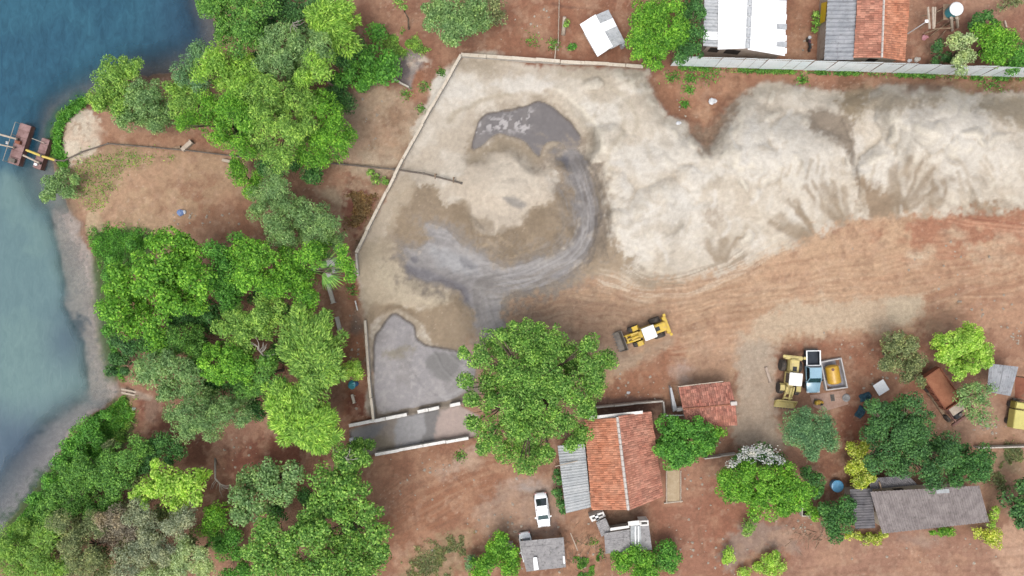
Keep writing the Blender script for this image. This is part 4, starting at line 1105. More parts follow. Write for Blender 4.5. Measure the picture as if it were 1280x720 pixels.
tree(BT, 'pale silver green tree at the bottom edge of the lower left woods', [(235, 690, 22), (220, 712, 20), (255, 712, 18), (250, 695, 14), (262, 708, 8), (190, 720, 14)], 'pale', 'fine', 7.5)
tree(SHB, 'small vivid green tree in front of the pale silver one', [(270, 640, 15), (262, 655, 13), (278, 652, 11)], 'bright', 'small', 4, 'shrub', trunk=0.1)
tree(SHB, 'dark green bush under the edge of the large lower tree', [(278, 684, 17), (292, 668, 14), (268, 672, 10), (298, 692, 10), (312, 712, 16), (290, 716, 12)], 'lush', 'broad', 3.5, 'shrub', trunk=0.1)
tree(BT, 'large spreading green tree at the bottom edge left of the dirt track', [(415, 600, 24), (440, 612, 22), (430, 640, 24), (462, 640, 20), (400, 632, 22), (450, 672, 24), (470, 665, 18), (420, 682, 26), (395, 665, 22), (465, 700, 24), (430, 712, 26), (395, 705, 22), (440, 588, 14), (478, 690, 12)], 'mango', 'large', 11)
tree(BT, 'dusky green tree left of the spreading tree by the red earth gaps', [(315, 600, 20), (340, 588, 20), (300, 615, 16), (318, 632, 20), (345, 612, 20), (365, 590, 16), (305, 645, 14), (362, 620, 14)], 'sage', 'large', 8)
tree(BT, 'yellowish green tree at the bottom edge beside the dark bush', [(340, 660, 22), (362, 680, 24), (325, 685, 20), (360, 705, 24), (335, 708, 20), (380, 650, 18), (312, 690, 12)], 'mango', 'large', 9)
tree(BT, 'light green tree over the left ends of the two lower walls', [(432, 568, 18), (448, 555, 14), (456, 572, 14), (440, 585, 12), (462, 556, 8)], 'mango', 'broad', 8)
# centre
tree(BT, 'biggest broad crowned tree standing alone in the middle between the pond and the tiled house', [(650, 425, 24), (618, 432, 22), (598, 445, 16), (582, 440, 10), (690, 432, 26), (668, 440, 20), (672, 415, 14), (715, 448, 24), (740, 455, 20), (760, 450, 13), (635, 460, 26), (675, 465, 26), (705, 480, 22), (645, 495, 26), (610, 480, 18), (590, 502, 12), (615, 505, 16), (680, 500, 24), (720, 492, 14), (640, 530, 26), (610, 545, 20), (600, 560, 10), (670, 535, 24), (700, 530, 20), (725, 540, 16), (640, 562, 20), (670, 565, 18), (655, 585, 14), (685, 565, 12), (625, 418, 12), (640, 405, 8), (738, 482, 18), (732, 510, 18), (738, 432, 14), (742, 470, 16), (584, 478, 12), (592, 528, 14), (655, 510, 20), (690, 480, 20), (715, 555, 12)], 'mango', 'broad', 10, trunk=0.42)
# top edge
tree(BT, 'grey green tree at the top edge beyond the corner of the wall', [(545, 14, 20), (568, 20, 24), (592, 16, 22), (570, 42, 18), (588, 38, 16), (540, 28, 14), (567, 52, 8), (605, 30, 12)], 'sage', 'broad', 8)
tree(BT, 'dull yellow green sparse tree at the top edge beside the grey green tree', [(618, 8, 16), (628, 22, 12), (610, 18, 10)], 'olive', 'sparse', 5.5)
tree(BT, 'slender leaning tree with a pale trunk on red soil at the top edge', [(500, 2, 8), (506, 10, 6)], 'feather', 'sparse', 6, base=(511, 36), trunk=0.12)
tree(BT, 'bright dense green tree beside the white sheet kiosk', [(805, 22, 24), (832, 25, 26), (800, 48, 20), (825, 52, 24), (815, 70, 16), (845, 42, 18), (796, 66, 10), (822, 82, 8)], 'bright', 'broad', 7.5)
tree(BT, 'darker green tree between the bright tree and the white shed', [(862, 20, 18), (855, 45, 20), (862, 62, 16), (850, 72, 12), (876, 10, 12), (872, 42, 10)], 'dark', 'broad', 7)
tree(BT, 'pale green small tree leaning over the metal fence', [(1198, 52, 14), (1206, 68, 13), (1196, 76, 11), (1212, 50, 9), (1200, 90, 7)], 'pale', 'broad', 5)
tree(SHB, 'low green shrubs behind the metal fence left of the pale small tree', [(1172, 58, 9), (1180, 72, 9), (1168, 78, 6)], 'deep', 'broad', 2.5, 'shrub', trunk=0.08)
tree(BT, 'mid green tree right of the pale tree behind the fence', [(1238, 48, 18), (1250, 62, 16), (1226, 40, 12), (1262, 50, 10), (1235, 70, 12), (1246, 78, 9)], 'bright', 'broad', 5)
tree(BT, 'dark shrubby tree in the top right corner over the fence', [(1272, 68, 14), (1265, 84, 10), (1284, 80, 14), (1285, 55, 12)], 'lush', 'broad', 4)
tree(SHB, 'green bush beside the wooden tank stand', [(1222, 26, 10), (1234, 20, 8), (1212, 34, 8), (1240, 28, 7)], 'dark', 'broad', 3, 'shrub', trunk=0.08)
tree(SHB, 'sparse grey shrub on bare soil at the top right edge', [(1262, 6, 11), (1250, 12, 8), (1272, 2, 8)], 'olive', 'sparse', 2, 'shrub', trunk=0.06, dens=0.7)
# houses side
tree(BT, 'dense rounded green tree beside the tiled house', [(845, 548, 26), (860, 560, 24), (835, 535, 18), (865, 538, 20), (845, 570, 18), (880, 550, 18), (830, 560, 14)], 'lush', 'tight', 6.5)
tree(SHB, 'yellow green bush on the right side of the dense rounded tree', [(893, 545, 12), (886, 558, 11), (900, 540, 7)], 'bright', 'small', 4.5, 'shrub', trunk=0.08)
tree('flowering_tree', 'small tree covered with white flowers beside the dirt lane', [(930, 572, 15), (952, 570, 16), (970, 574, 12), (918, 580, 10)], 'dark', 'broad', 5.2,
     extra=[('flower', 'flowers', [(928, 569, 13), (945, 566, 15), (962, 568, 14), (975, 574, 8), (914, 580, 8)], 5.6, 1.0, 'flowers')])
tree(BT, 'broad bright green tree below the white flowering tree', [(925, 600, 26), (952, 605, 28), (980, 600, 24), (940, 622, 22), (970, 622, 24), (912, 612, 16), (1000, 612, 18), (990, 628, 14), (905, 598, 10), (978, 640, 10)], 'bright', 'broad', 7)
tree(SHB, 'small green tree between the broad tree and the blue tub', [(1016, 596, 13), (1022, 610, 11), (1008, 588, 8)], 'dark', 'broad', 4, 'shrub', trunk=0.08)
tree(BT, 'round bluish green fine leaved tree below the parked loader', [(1012, 535, 24), (998, 545, 18), (1028, 540, 18), (1012, 555, 18), (990, 532, 14), (1035, 555, 12), (1005, 520, 14), (1030, 524, 12), (1015, 570, 8)], 'blue', 'fine', 6.5)
tree('croton_shrub', 'tall yellow croton shrub in front of the dark roofed shed', [(1072, 566, 12), (1080, 558, 8), (1068, 582, 12), (1080, 584, 9), (1076, 602, 13), (1062, 556, 6), (1086, 598, 7)], 'yellow', 'broad', 3.2, 'shrub', trunk=0.08)
tree(BT, 'large dark green tree overhanging the dark roofed shed', [(1095, 520, 22), (1120, 515, 22), (1145, 530, 24), (1110, 545, 26), (1130, 542, 20), (1140, 560, 26), (1170, 555, 24), (1100, 570, 20), (1125, 580, 20), (1160, 585, 18), (1090, 545, 16), (1180, 575, 16), (1165, 602, 12), (1088, 580, 12), (1140, 505, 12), (1090, 505, 12)], 'deep', 'broad', 9, trunk=0.32)
tree(BT, 'green tree to the right of the large dark one by the thin fence', [(1208, 575, 20), (1225, 585, 16), (1200, 590, 16), (1225, 570, 14), (1195, 560, 14), (1215, 596, 10), (1190, 600, 10)], 'dark', 'broad', 6)
tree(BT, 'bright lime green tree at the end of the pale dirt strip', [(1190, 430, 20), (1210, 425, 18), (1180, 445, 16), (1205, 448, 20), (1225, 440, 14), (1192, 462, 14), (1172, 428, 10), (1230, 452, 9), (1208, 410, 9), (1215, 462, 10)], 'lime', 'tight', 7)
tree(BT, 'dull speckled green tree left of the lime green one', [(1115, 435, 17), (1130, 445, 17), (1110, 455, 14), (1140, 432, 13), (1135, 465, 14), (1120, 422, 9), (1145, 455, 11), (1150, 475, 8)], 'olive', 'small', 6)
tree(BT, 'thin grey branched tree beside the rusty truck', [(1210, 485, 15), (1225, 500, 15), (1205, 505, 13), (1228, 520, 12), (1215, 520, 11), (1200, 492, 9), (1235, 485, 9)], 'sage', 'sparse', 6)
tree(BT, 'small rounded green tree left of the dark roofed shed', [(1045, 635, 18), (1035, 650, 15), (1055, 648, 15), (1042, 665, 12), (1060, 630, 11), (1030, 635, 9)], 'dark', 'broad', 4.5)
tree(SHB, 'bright little bush beside the open masonry box', [(1015, 638, 9), (1008, 632, 7), (1018, 645, 6)], 'bright', 'small', 2, 'shrub', trunk=0.06)
tree('croton_hedge', 'low yellow green hedge along the foot of the dark roofed shed', [(1060, 668, 7), (1072, 671, 7), (1084, 673, 8), (1096, 672, 8), (1104, 668, 6)], 'yellow', 'small', 1.3, 'hedge', trunk=0.05)
tree(SHB, 'low green bush under the lower eave of the dark roof', [(1175, 665, 7), (1185, 664, 7), (1164, 666, 5)], 'bright', 'small', 1.2, 'shrub', trunk=0.05)
tree(SHB, 'yellow green shrub at the right corner of the dark roof', [(1232, 672, 11), (1242, 664, 9), (1222, 668, 8), (1244, 678, 7)], 'yellow', 'sparse', 2.2, 'shrub', trunk=0.06, dens=1.6)
tree(SHB, 'small lime shrub just above the right corner of the dark roof', [(1240, 645, 8), (1244, 636, 6), (1238, 655, 6)], 'lime', 'sparse', 2.0, 'shrub', trunk=0.06, dens=1.5)
tree(BT, 'dark glossy green tree cut by the right edge of the picture', [(1275, 625, 18), (1290, 640, 20), (1268, 640, 12), (1282, 605, 12), (1275, 652, 10)], 'deep', 'large', 5)
tree(SHB, 'green bush at the bottom edge covering the end of the grey carport', [(620, 690, 18), (635, 705, 18), (605, 705, 16), (625, 675, 12), (598, 715, 12), (640, 690, 10)], 'bright', 'broad', 3.5, 'shrub', trunk=0.1)
tree(SHB, 'small silvery bush at the left foot of the carport bush', [(590, 700, 8), (586, 708, 6)], 'blue', 'fine', 1.8, 'shrub', trunk=0.06)
tree(BT, 'bright green bushy tree at the bottom edge by the little annexe', [(790, 692, 16), (810, 698, 16), (775, 705, 14), (800, 712, 16), (770, 695, 10), (815, 715, 12)], 'bright', 'broad', 4)
tree(SHB, 'green rounded bush right of the bright bushy tree at the bottom edge', [(832, 685, 14), (840, 696, 12), (825, 700, 12), (838, 708, 10)], 'lush', 'broad', 3.2, 'shrub', trunk=0.08)
tree(SHB, 'thin yellow green shrub below the broad bright tree', [(936, 655, 9), (932, 664, 7), (944, 648, 6)], 'feather', 'sparse', 2.0, 'shrub', trunk=0.06, dens=1.6)
tree(SHB, 'lime shrub on grey straw at the bottom edge', [(908, 690, 8), (912, 698, 7), (905, 700, 5)], 'lime', 'sparse', 1.6, 'shrub', trunk=0.05, dens=2)
tree(SHB, 'wide lime shrub at the bottom edge right of the straw patch', [(962, 700, 11), (948, 705, 9), (975, 708, 9), (960, 714, 9), (930, 714, 8), (970, 694, 7)], 'lime', 'sparse', 1.8, 'shrub', trunk=0.05, dens=1.8)
tree(SHB, 'narrow dark hedge bush against the grey annexe of the tiled house', [(699, 600, 7), (698, 615, 7), (702, 628, 7), (696, 590, 5), (703, 638, 5)], 'dark', 'broad', 2.0, 'hedge', trunk=0.06)
tree(SHB, 'small lime tree touching the wall beside the settling pond', [(440, 462, 12), (450, 468, 9), (432, 466, 7), (446, 455, 7)], 'lime', 'small', 3.6, 'tree', trunk=0.08)
tree(SHB, 'low yellow grass like shrub beside the pipe at the wall', [(470, 222, 7), (480, 226, 6), (462, 216, 6)], 'feather', 'sparse', 0.8, 'shrub', trunk=0.04, dens=1.5)
tree(SHB, 'little green weed clump by the stake near the top wall', [(716, 57, 5), (713, 60, 4)], 'lush', 'broad', 0.6, 'shrub', trunk=0.03)

UG = 'undergrowth between the trees'
tree(SHB, 'dark undergrowth in the gaps of the big tree group', [(262, 398, 22), (246, 432, 18), (200, 430, 18), (330, 372, 18), (362, 396, 16), (268, 482, 18), (318, 506, 18), (250, 460, 16), (350, 440, 16), (286, 382, 16), (220, 400, 18), (345, 500, 16), (180, 430, 14), (300, 480, 14), (235, 395, 14)], 'dark', 'broad', 4.5, 'undergrowth', UG, trunk=0.08)
tree(SHB, 'dark undergrowth inside the top grove', [(320, 78, 20), (316, 108, 16), (428, 70, 16), (332, 205, 14), (392, 218, 14), (330, 40, 14), (300, 125, 16), (372, 110, 16), (350, 135, 14), (385, 165, 16), (300, 170, 14), (415, 130, 14), (445, 60, 14), (370, 205, 12), (345, 215, 14)], 'dark', 'broad', 5, 'undergrowth', UG, trunk=0.08)
tree(SHB, 'dull undergrowth inside the lower left woods', [(122, 645, 20), (155, 636, 16), (100, 652, 18), (205, 640, 14), (60, 656, 16), (170, 600, 14), (160, 690, 18), (205, 705, 18), (235, 672, 14), (130, 690, 18), (60, 700, 18), (100, 620, 16), (70, 675, 16), (30, 690, 16), (180, 715, 16), (140, 560, 14), (165, 585, 12), (185, 665, 14)], 'olive', 'broad', 4, 'undergrowth', UG, trunk=0.08)
tree(SHB, 'green undergrowth below the spreading tree at the bottom edge', [(380, 620, 14), (395, 650, 16), (350, 640, 14), (410, 700, 16), (375, 720, 16), (440, 655, 14), (420, 620, 14), (345, 690, 14), (450, 715, 14), (470, 680, 12), (330, 660, 12)], 'dark', 'broad', 4, 'undergrowth', UG, trunk=0.08)

# bare pale branches that show in the foliage
def bare_tree(label, base, tip, z, seed):
    g = random.Random(seed)
    b = P(*base, 0); e = P(*tip, z)
    bz = ground_z(b.x, b.y)
    root = thing('dead_tree', (b.x, b.y, bz), label, 'dead tree', 'pale dead trees')
    mb = MB()
    d = e - b; d.z = z - bz
    m = d * 0.55 + Vector((g.uniform(-.4, .4), g.uniform(-.4, .4), 0.8))
    mb.tube([(0, 0, -0.2), m, d], [0.16, 0.11, 0.05], 6)
    tw = MB()
    for k in range(11):
        s = m.lerp(d, g.uniform(0.05, 0.95)); a = math.atan2(d.y, d.x) + g.uniform(-1.2, 1.2); L = g.uniform(0.6, 1.7)
        q = s + Vector((math.cos(a) * L * .55, math.sin(a) * L * .55, g.uniform(0, .5)))
        tw.tube([s, q, q + Vector((math.cos(a + .4) * L * .5, math.sin(a + .4) * L * .5, g.uniform(-.1, .4)))], [0.05, 0.035, 0.015], 4)
    mb.build('trunk', M_BARE, root, smooth=True); tw.build('branches', M_BARE, root)
bare_tree('bare whitish dead branches above the bluish tree of the grove', (384, 55), (366, 28), 11.0, 1)
bare_tree('pale bare forked trunk in the middle of the big tree group', (336, 460), (322, 436), 10.5, 2)
bare_tree('slim bare grey trunk over the red gap above the spreading tree', (408, 545), (436, 575), 8.5, 3)
bare_tree('thin bare trunk fallen over the bare earth of the lower left woods', (268, 572), (280, 610), 1.2, 4)

# fan palm with one dried grey leaf
b = P(402, 340, 0)
pr_ = thing('fan_palm', (b.x, b.y, ground_z(b.x, b.y)), 'fan palm with one dried grey leaf beside the vivid green tree', 'palm tree')
MB().tube([(0, 0, -0.2), (0.1, 0, 3), (0.2, 0.05, 6.4)], [0.2, 0.16, 0.14], 8).build('trunk', M_BARK, pr_, smooth=True)
M_DEADP = worn('dried_frond', alb4(168, 170, 164), alb4(196, 196, 190), 3.0, 0.9)
hub = Vector((0.2, 0.05, 6.4))
for k, (tx, ty, dead) in enumerate([(428, 332, 1), (434, 344, 0), (424, 350, 0), (412, 322, 0), (430, 322, 0), (396, 332, 0)]):
    tip = P(tx, ty, 6.3) - Vector(pr_.location)
    d = tip - hub; L = d.length; a0 = math.atan2(d.y, d.x)
    mb = MB()
    st = hub + d * 0.45
    mb.tube([hub, st], 0.035, 4)
    for j in range(15):
        a = a0 + (j - 7) * 0.17
        ln = L * 0.62 * (1 - 0.028 * abs(j - 7))
        e = st + Vector((math.cos(a) * ln, math.sin(a) * ln, -0.25 * ln + 0.2))
        w = Vector((-math.sin(a), math.cos(a), 0)) * 0.085
        mid = st.lerp(e, 0.55) + Vector((0, 0, 0.18))
        mb.add([st, mid - w, e, mid + w], [(0, 1, 2, 3)])
    mb.build('frond', M_DEADP if dead else LM['mid'], pr_)

# uncounted ground cover
def cover(name, label, cat, pts_fn, n, mat, Lr, Wr, seed, up=0.5):
    g = np.random.default_rng(seed)
    q = pts_fn(g, n)
    p = np.array([list(P(x, y, 0)) for x, y in q])
    p[:, 2] = [ground_z(a, b_) for a, b_ in p[:, :2]]
    m = len(p)
    ax = unit(g.normal(size=(m, 3)) + np.array([0, 0, up * 2])); nn = unit(g.normal(size=(m, 3)) + np.array([0, 0, 0.6]))
    L = g.uniform(*Lr, m); p[:, 2] += L * 0.3
    o = link(name, leaves_mesh(name, leaf_quads(p, nn, ax, L, g.uniform(*Wr, m))), LM[mat])
    tag(o, label, cat, None, 'stuff')
    return o
def along(pts, w, lumpy=40, seed=1):
    def f(g, n):
        c = spline(pts, False, 8); seg = np.linalg.norm(np.diff(c, axis=0), axis=1); cum = np.concatenate([[0], np.cumsum(seg)])
        out = []
        while len(out) < n:
            s = g.uniform(0, cum[-1]); i = min(np.searchsorted(cum, s) - 1, len(seg) - 1); i = max(i, 0); t = (s - cum[i]) / seg[i]
            x, y = c[i] * (1 - t) + c[i + 1] * t
            if lumpy and vnoise(np.array([s / lumpy * 3 + seed * 10]), np.array([3.3]), 777)[0] < 0.45 and g.random() < 0.85: continue
            out.append((x + g.normal(0, w), y + g.normal(0, w)))
        return out
    return f
def area(pts, thr=0.0, seed=1):
    pp = spline(pts, True, 4)
    def f(g, n):
        out = []
        while len(out) < n:
            x = g.uniform(pp[:, 0].min() - 16, pp[:, 0].max() + 16, 3000); y = g.uniform(pp[:, 1].min() - 16, pp[:, 1].max() + 16, 3000)
            ok = sdist(x, y, pp) > np.abs(g.normal(0, 6, 3000)) * g.choice([-0.6, 0.3, 1], 3000) + (vnoise(x / 9, y / 9, 55) - .4) * 16
            ok &= sdist(x, y, np.array(RIVER)) < -1
            if thr: ok &= (fbm(x, y, 14, 300 + seed, 3) > thr)
            out += list(zip(x[ok], y[ok]))
        return out[:n]
    return f
cover('grass', 'green grass along the foot of the metal fence', 'grass', along([(850, 85), (960, 89), (1060, 92), (1180, 97), (1285, 99)], 1.7, 40), 3200, 'mid', (0.2, 0.5), (0.08, 0.16), 21)
cover('grass', 'lush green grass on the bank beside the gravel bar', 'grass', area([(112, 296), (135, 284), (185, 290), (195, 305), (165, 330), (150, 360), (140, 420), (150, 470), (136, 468), (128, 400), (124, 340)]), 12000, 'lush', (0.15, 0.4), (0.06, 0.13), 22)
cover('grass', 'lush grass on the steep bank in the lower left', 'grass', area([(150, 500), (110, 520), (84, 548), (62, 585), (38, 622), (5, 655), (10, 690), (60, 660), (110, 620), (130, 570), (165, 520)]), 15000, 'lush', (0.3, 0.7), (0.1, 0.2), 23)
cover('grass', 'green grass round the sandy tip of the bank by the dredge', 'grass', along([(78, 205), (68, 190), (68, 160), (80, 138), (98, 124)], 4.0, 0), 4200, 'lush', (0.3, 0.6), (0.1, 0.18), 24)
cover('grass', 'sparse olive grass on the clearing by the river', 'grass', area([(100, 195), (150, 188), (215, 196), (160, 212), (132, 258), (108, 262), (92, 235)], 0.0), 1500, 'feather', (0.15, 0.4), (0.05, 0.12), 25)
cover('grass', 'weeds behind the shrub mass near the grey rubble', 'grass', area([(480, 50), (520, 45), (530, 60), (500, 68), (486, 66)], 0.42), 2500, 'feather', (0.2, 0.45), (0.06, 0.14), 26)
cover('weeds', 'scattered green weeds on the red notch below the metal fence', 'weeds', lambda g, n: [(x + g.normal(0, r), y + g.normal(0, r * .8)) for x, y, r in [((860, 112, 4), (855, 130, 3), (1002, 100, 4), (1235, 110, 8), (862, 98, 5), (885, 92, 8), (840, 96, 5))[i] for i in g.integers(0, 7, n)]], 1100, 'lush', (0.2, 0.45), (0.08, 0.16), 27)
cover('weeds', 'green weeds dotted on the soil outside the corner wall', 'weeds', lambda g, n: [(x + g.normal(0, r), y + g.normal(0, r)) for x, y, r in [((531, 108, 4), (526, 136, 3), (551, 90, 3), (508, 118, 4), (440, 362, 4), (665, 52, 5), (692, 56, 4), (575, 570, 4))[i] for i in g.integers(0, 8, n)]], 900, 'mid', (0.2, 0.45), (0.07, 0.15), 28)
cover('grass', 'dry grass and weeds at the bottom edge by the dirt track', 'grass', area([(516, 692), (545, 676), (582, 662), (588, 690), (560, 718), (505, 724)], 0.48), 3500, 'olive', (0.15, 0.4), (0.05, 0.1), 29)
cover('grass', 'weeds among the cut branches beside the carport', 'grass', area([(720, 690), (745, 680), (756, 700), (740, 722), (715, 720)], 0.5), 1500, 'mid', (0.2, 0.4), (0.06, 0.12), 30)
cover('grass', 'thin grass at the right edge above the dark glossy tree', 'grass', area([(1235, 560), (1285, 560), (1285, 600), (1245, 610), (1232, 590)], 0.5), 2500, 'olive', (0.15, 0.4), (0.05, 0.1), 31)
cover('grass', 'olive grass slope beside the plank landing', 'grass', area([(140, 504), (166, 502), (162, 540), (125, 562), (128, 525)]), 5000, 'feather', (0.2, 0.5), (0.06, 0.14), 32)
cover('fallen_leaves', 'brown fallen leaves on the dark red patch beside the wall', 'fallen leaves', area([(428, 252), (440, 242), (466, 242), (468, 255), (452, 285), (443, 296)], 0.42), 2500, 'dryleaf', (0.15, 0.35), (0.08, 0.16), 33, up=0.0)
# ------------------------------------------------------------------ walls, fence, sheds and houses
M_CONC = worn('concrete', alb4(204, 196, 184, 1.1), alb4(226, 218, 206, 1.1), 1.2, 0.9, dirt=alb4(150, 136, 120))
M_WALLW = worn('whitewash', alb4(228, 224, 218, 1.35), alb4(240, 237, 232, 1.35), 1.0, 0.85, dirt=alb4(178, 166, 154), dirt_amt=0.6)
M_WALLB = worn('beige_wall', alb4(222, 208, 188, 1.1), alb4(234, 222, 204, 1.1), 1.0, 0.9, dirt=alb4(160, 132, 108))
M_PLAST = worn('plaster', alb4(198, 176, 158), alb4(214, 196, 180), 1.0, 0.9, dirt=alb4(150, 122, 104))
M_ZINC = worn('zinc_sheet', alb4(216, 228, 232, 1.95), alb4(232, 240, 242, 1.95), 0.6, 0.45, 0.15, spec=0.5, dirt=alb4(200, 208, 208, 1.6), dirt_amt=0.4)
M_WHITE = worn('white_sheet', alb4(240, 241, 242, 1.5), alb4(246, 247, 248, 1.5), 0.5, 0.5, 0.0, spec=0.4, dirt=alb4(226, 228, 230, 1.2), dirt_amt=0.35)
M_OLDW = worn('old_white_sheet', alb4(196, 200, 204), alb4(224, 226, 228), 1.2, 0.6, dirt=alb4(150, 152, 154), dirt_amt=0.7)
M_FIB = worn('grey_fibre_cement', alb4(160, 164, 170), alb4(190, 192, 196), 0.8, 0.85, dirt=alb4(118, 118, 122), dirt_amt=0.7, island=0.1)
M_FIBL = worn('light_fibre_cement', alb4(190, 194, 196), alb4(212, 214, 214), 0.8, 0.85, dirt=alb4(156, 158, 158), dirt_amt=0.5, island=0.05)
M_FIBD = worn('dark_fibre_cement', alb4(112, 110, 114), alb4(140, 136, 138), 0.9, 0.9, dirt=alb4(84, 80, 82), dirt_amt=0.7, island=0.06)
M_FIBB = worn('brown_fibre_cement', alb4(140, 130, 128), alb4(168, 158, 155), 0.9, 0.9, dirt=alb4(104, 92, 90), dirt_amt=0.7, island=0.08)
M_FIBM = worn('mossy_fibre_cement', alb4(156, 153, 153, 1.1), alb4(180, 176, 175, 1.1), 1.5, 0.9, dirt=alb4(104, 102, 98), dirt_amt=0.8, island=0.06)
M_TILE = worn('clay_tile', alb4(192, 126, 104), alb4(214, 156, 132), 0.7, 0.85, island=0.3, grain=9, dirt=alb4(156, 100, 84), dirt_amt=0.7)
M_TILEO = worn('orange_clay_tile', alb4(206, 132, 98), alb4(224, 160, 128), 0.7, 0.85, island=0.26, grain=9, dirt=alb4(160, 96, 72), dirt_amt=0.6)
M_TILED = worn('dark_clay_tile', alb4(180, 114, 96), alb4(204, 144, 124), 0.9, 0.85, island=0.35, grain=9, dirt=alb4(124, 80, 72), dirt_amt=0.8)
M_DECK = worn('roof_deck', alb4(168, 112, 90), alb4(184, 128, 104), 1.0, 0.9)
M_MORT = worn('ridge_mortar', alb4(226, 214, 204), alb4(238, 230, 222), 2.0, 0.9)
M_DARK = worn('dark_opening', alb4(58, 50, 46), alb4(74, 64, 58), 1.0, 0.95)
M_WOOD = worn('weathered_wood', alb4(150, 122, 98), alb4(184, 158, 132), 2.0, 0.9, dirt=alb4(108, 86, 70))
M_PALEW = worn('pale_wood', alb4(206, 188, 168), alb4(224, 208, 190), 2.0, 0.9, dirt=alb4(168, 144, 122))
M_BRICK = worn('clay_brick', alb4(170, 108, 84), alb4(196, 136, 108), 2.0, 0.9, island=0.25)

def VV(x): return Vector(x)
def strip_wall(name, label, pts, z0s, h, thick, mat, cat='wall', group=None, seg_len=None, gap=None, capw=0.0, capmat=None):
    """Free-standing wall along a pixel polyline; each cast section is a part."""
    b = P(*pts[0], 0)
    root = thing(name, (b.x, b.y, 0), label, cat, group)
    o = Vector((b.x, b.y, 0))
    rr = random.Random(int(pts[0][0] * 3 + pts[0][1]))
    for i in range(len(pts) - 1):
        a, c = P(*pts[i], 0), P(*pts[i + 1], 0)
        d = c - a; L = d.length; d.normalize()
        nrm = Vector((-d.y, d.x, 0)) * thick / 2
        n = max(1, int(round(L / seg_len))) if seg_len else 1
        for k in range(n):
            if gap and (i, k) in gap: continue
            s0, s1 = L * k / n, L * (k + 1) / n - (0.02 if n > 1 else 0.0)
            p, q = a + d * s0 - o, a + d * s1 - o
            zb = -0.9
            hh = h + rr.uniform(-0.08, 0.08)
            j = Vector((rr.uniform(-.045, .045), rr.uniform(-.045, .045), 0))
            z1 = Vector((0, 0, hh)); zz = Vector((0, 0, zb))
            MB().hexa([p - nrm + zz + j, q - nrm + zz + j, q + nrm + zz + j, p + nrm + zz + j], [p - nrm + z1 + j, q - nrm + z1 + j, q + nrm + z1 + j, p + nrm + z1 + j]).build('wall_section', mat, root, bevel=0.015, bseg=1)
            if capw:
                cn = nrm * (capw / thick); z2 = Vector((0, 0, hh + 0.002)); z3 = Vector((0, 0, hh + 0.08))
                MB().hexa([p - cn + z2 + j, q - cn + z2 + j, q + cn + z2 + j, p + cn + z2 + j], [p - cn + z3 + j, q - cn + z3 + j, q + cn + z3 + j, p + cn + z3 + j]).build('coping', capmat or mat, root, bevel=0.012, bseg=1)
    return root
strip_wall('retaining_wall', 'pale concrete retaining wall along the top of the sand yard', [(577, 70.5), (640, 75), (700, 80), (760, 83), (802, 86)], 0, 0.8, 0.3, M_CONC, seg_len=2.6, capw=0.42, capmat=M_WALLB)
strip_wall('retaining_wall', 'long slanting concrete wall on the left side of the sand yard', [(577, 70.5), (541, 135), (505, 200), (474, 262), (447, 316)], 0, 0.8, 0.24, M_CONC, seg_len=2.6, capw=0.34, capmat=M_WALLB)
strip_wall('retaining_wall', 'low concrete wall between the red soil strip and the settling pond', [(446.5, 317.5), (449, 345)], 0, 0.7, 0.2, M_CONC, seg_len=2.4)
strip_wall('retaining_wall', 'narrow concrete wall along the left side of the settling pond', [(457, 400), (462, 470), (467.5, 523)], 0, 0.6, 0.2, M_CONC, seg_len=2.4, capw=0.30, capmat=M_WALLB)
strip_wall('retaining_wall', 'broken white topped wall below the settling pond', [(437, 531.5), (470, 525), (576, 503)], 0, 0.5, 0.3, M_CONC, seg_len=1.35, gap={(1, 3), (1, 6)}, capw=0.4, capmat=M_WALLW)
strip_wall('retaining_wall', 'unbroken white topped wall on the far side of the mud basin', [(470, 567), (530, 556), (586, 546)], 0, 0.6, 0.28, M_CONC, seg_len=2.8, capw=0.36, capmat=M_WALLW)
strip_wall('garden_wall', 'low thin wall round the small dark court above the tiled house', [(742, 508), (790, 503), (827, 500), (829, 519)], 0, 1.0, 0.15, M_PLAST, seg_len=2.2, capw=0.2, capmat=M_CONC)
strip_wall('garden_wall', 'thin pale wall at the left of the white flowering tree', [(878, 571), (918, 566)], 0, 0.9, 0.14, M_CONC, seg_len=2.0)
strip_wall('garden_wall', 'thin pale wall running to the right edge', [(1216, 558), (1250, 557), (1285, 556)], 0, 0.9, 0.16, M_CONC, seg_len=2.2)
strip_wall('low_wall', 'short pale wall end beside the grey rubble patch', [(489, 98), (512, 110)], 0, 0.35, 0.18, M_CONC, seg_len=1.2)

# corrugated metal fence: one part for each sheet, rails and posts
def corr(q00, q10, q11, q01, waves, amp, nlen=2, thick=0.0):
    """Corrugated sheet on a four-sided patch; waves run across 0->1 of the first direction."""
    q00, q10, q11, q01 = map(Vector, (q00, q10, q11, q01))
    n = (q10 - q00).cross(q01 - q00).normalized()
    m = int(waves * 4)
    vs_, fs_ = [], []
    for j in range(nlen + 1):
        t = j / nlen
        for i in range(m + 1):
            s = i / m
            p = (q00 * (1 - s) + q10 * s) * (1 - t) + (q01 * (1 - s) + q11 * s) * t
            vs_.append(p + n * amp * math.sin(s * waves * 2 * math.pi))
    for j in range(nlen):
        for i in range(m):
            a = j * (m + 1) + i
            fs_.append((a, a + 1, a + m + 2, a + m + 1))
    return MB().add(vs_, fs_)
fb = P(838, 82.5, 0)
FH = 3.5
fence = thing('metal_fence', (fb.x, fb.y, 0), 'tall white corrugated metal fence between the sheds and the sand', 'fence')
fx = [838 + 13.8 * k for k in range(34)]
rr = random.Random(3)
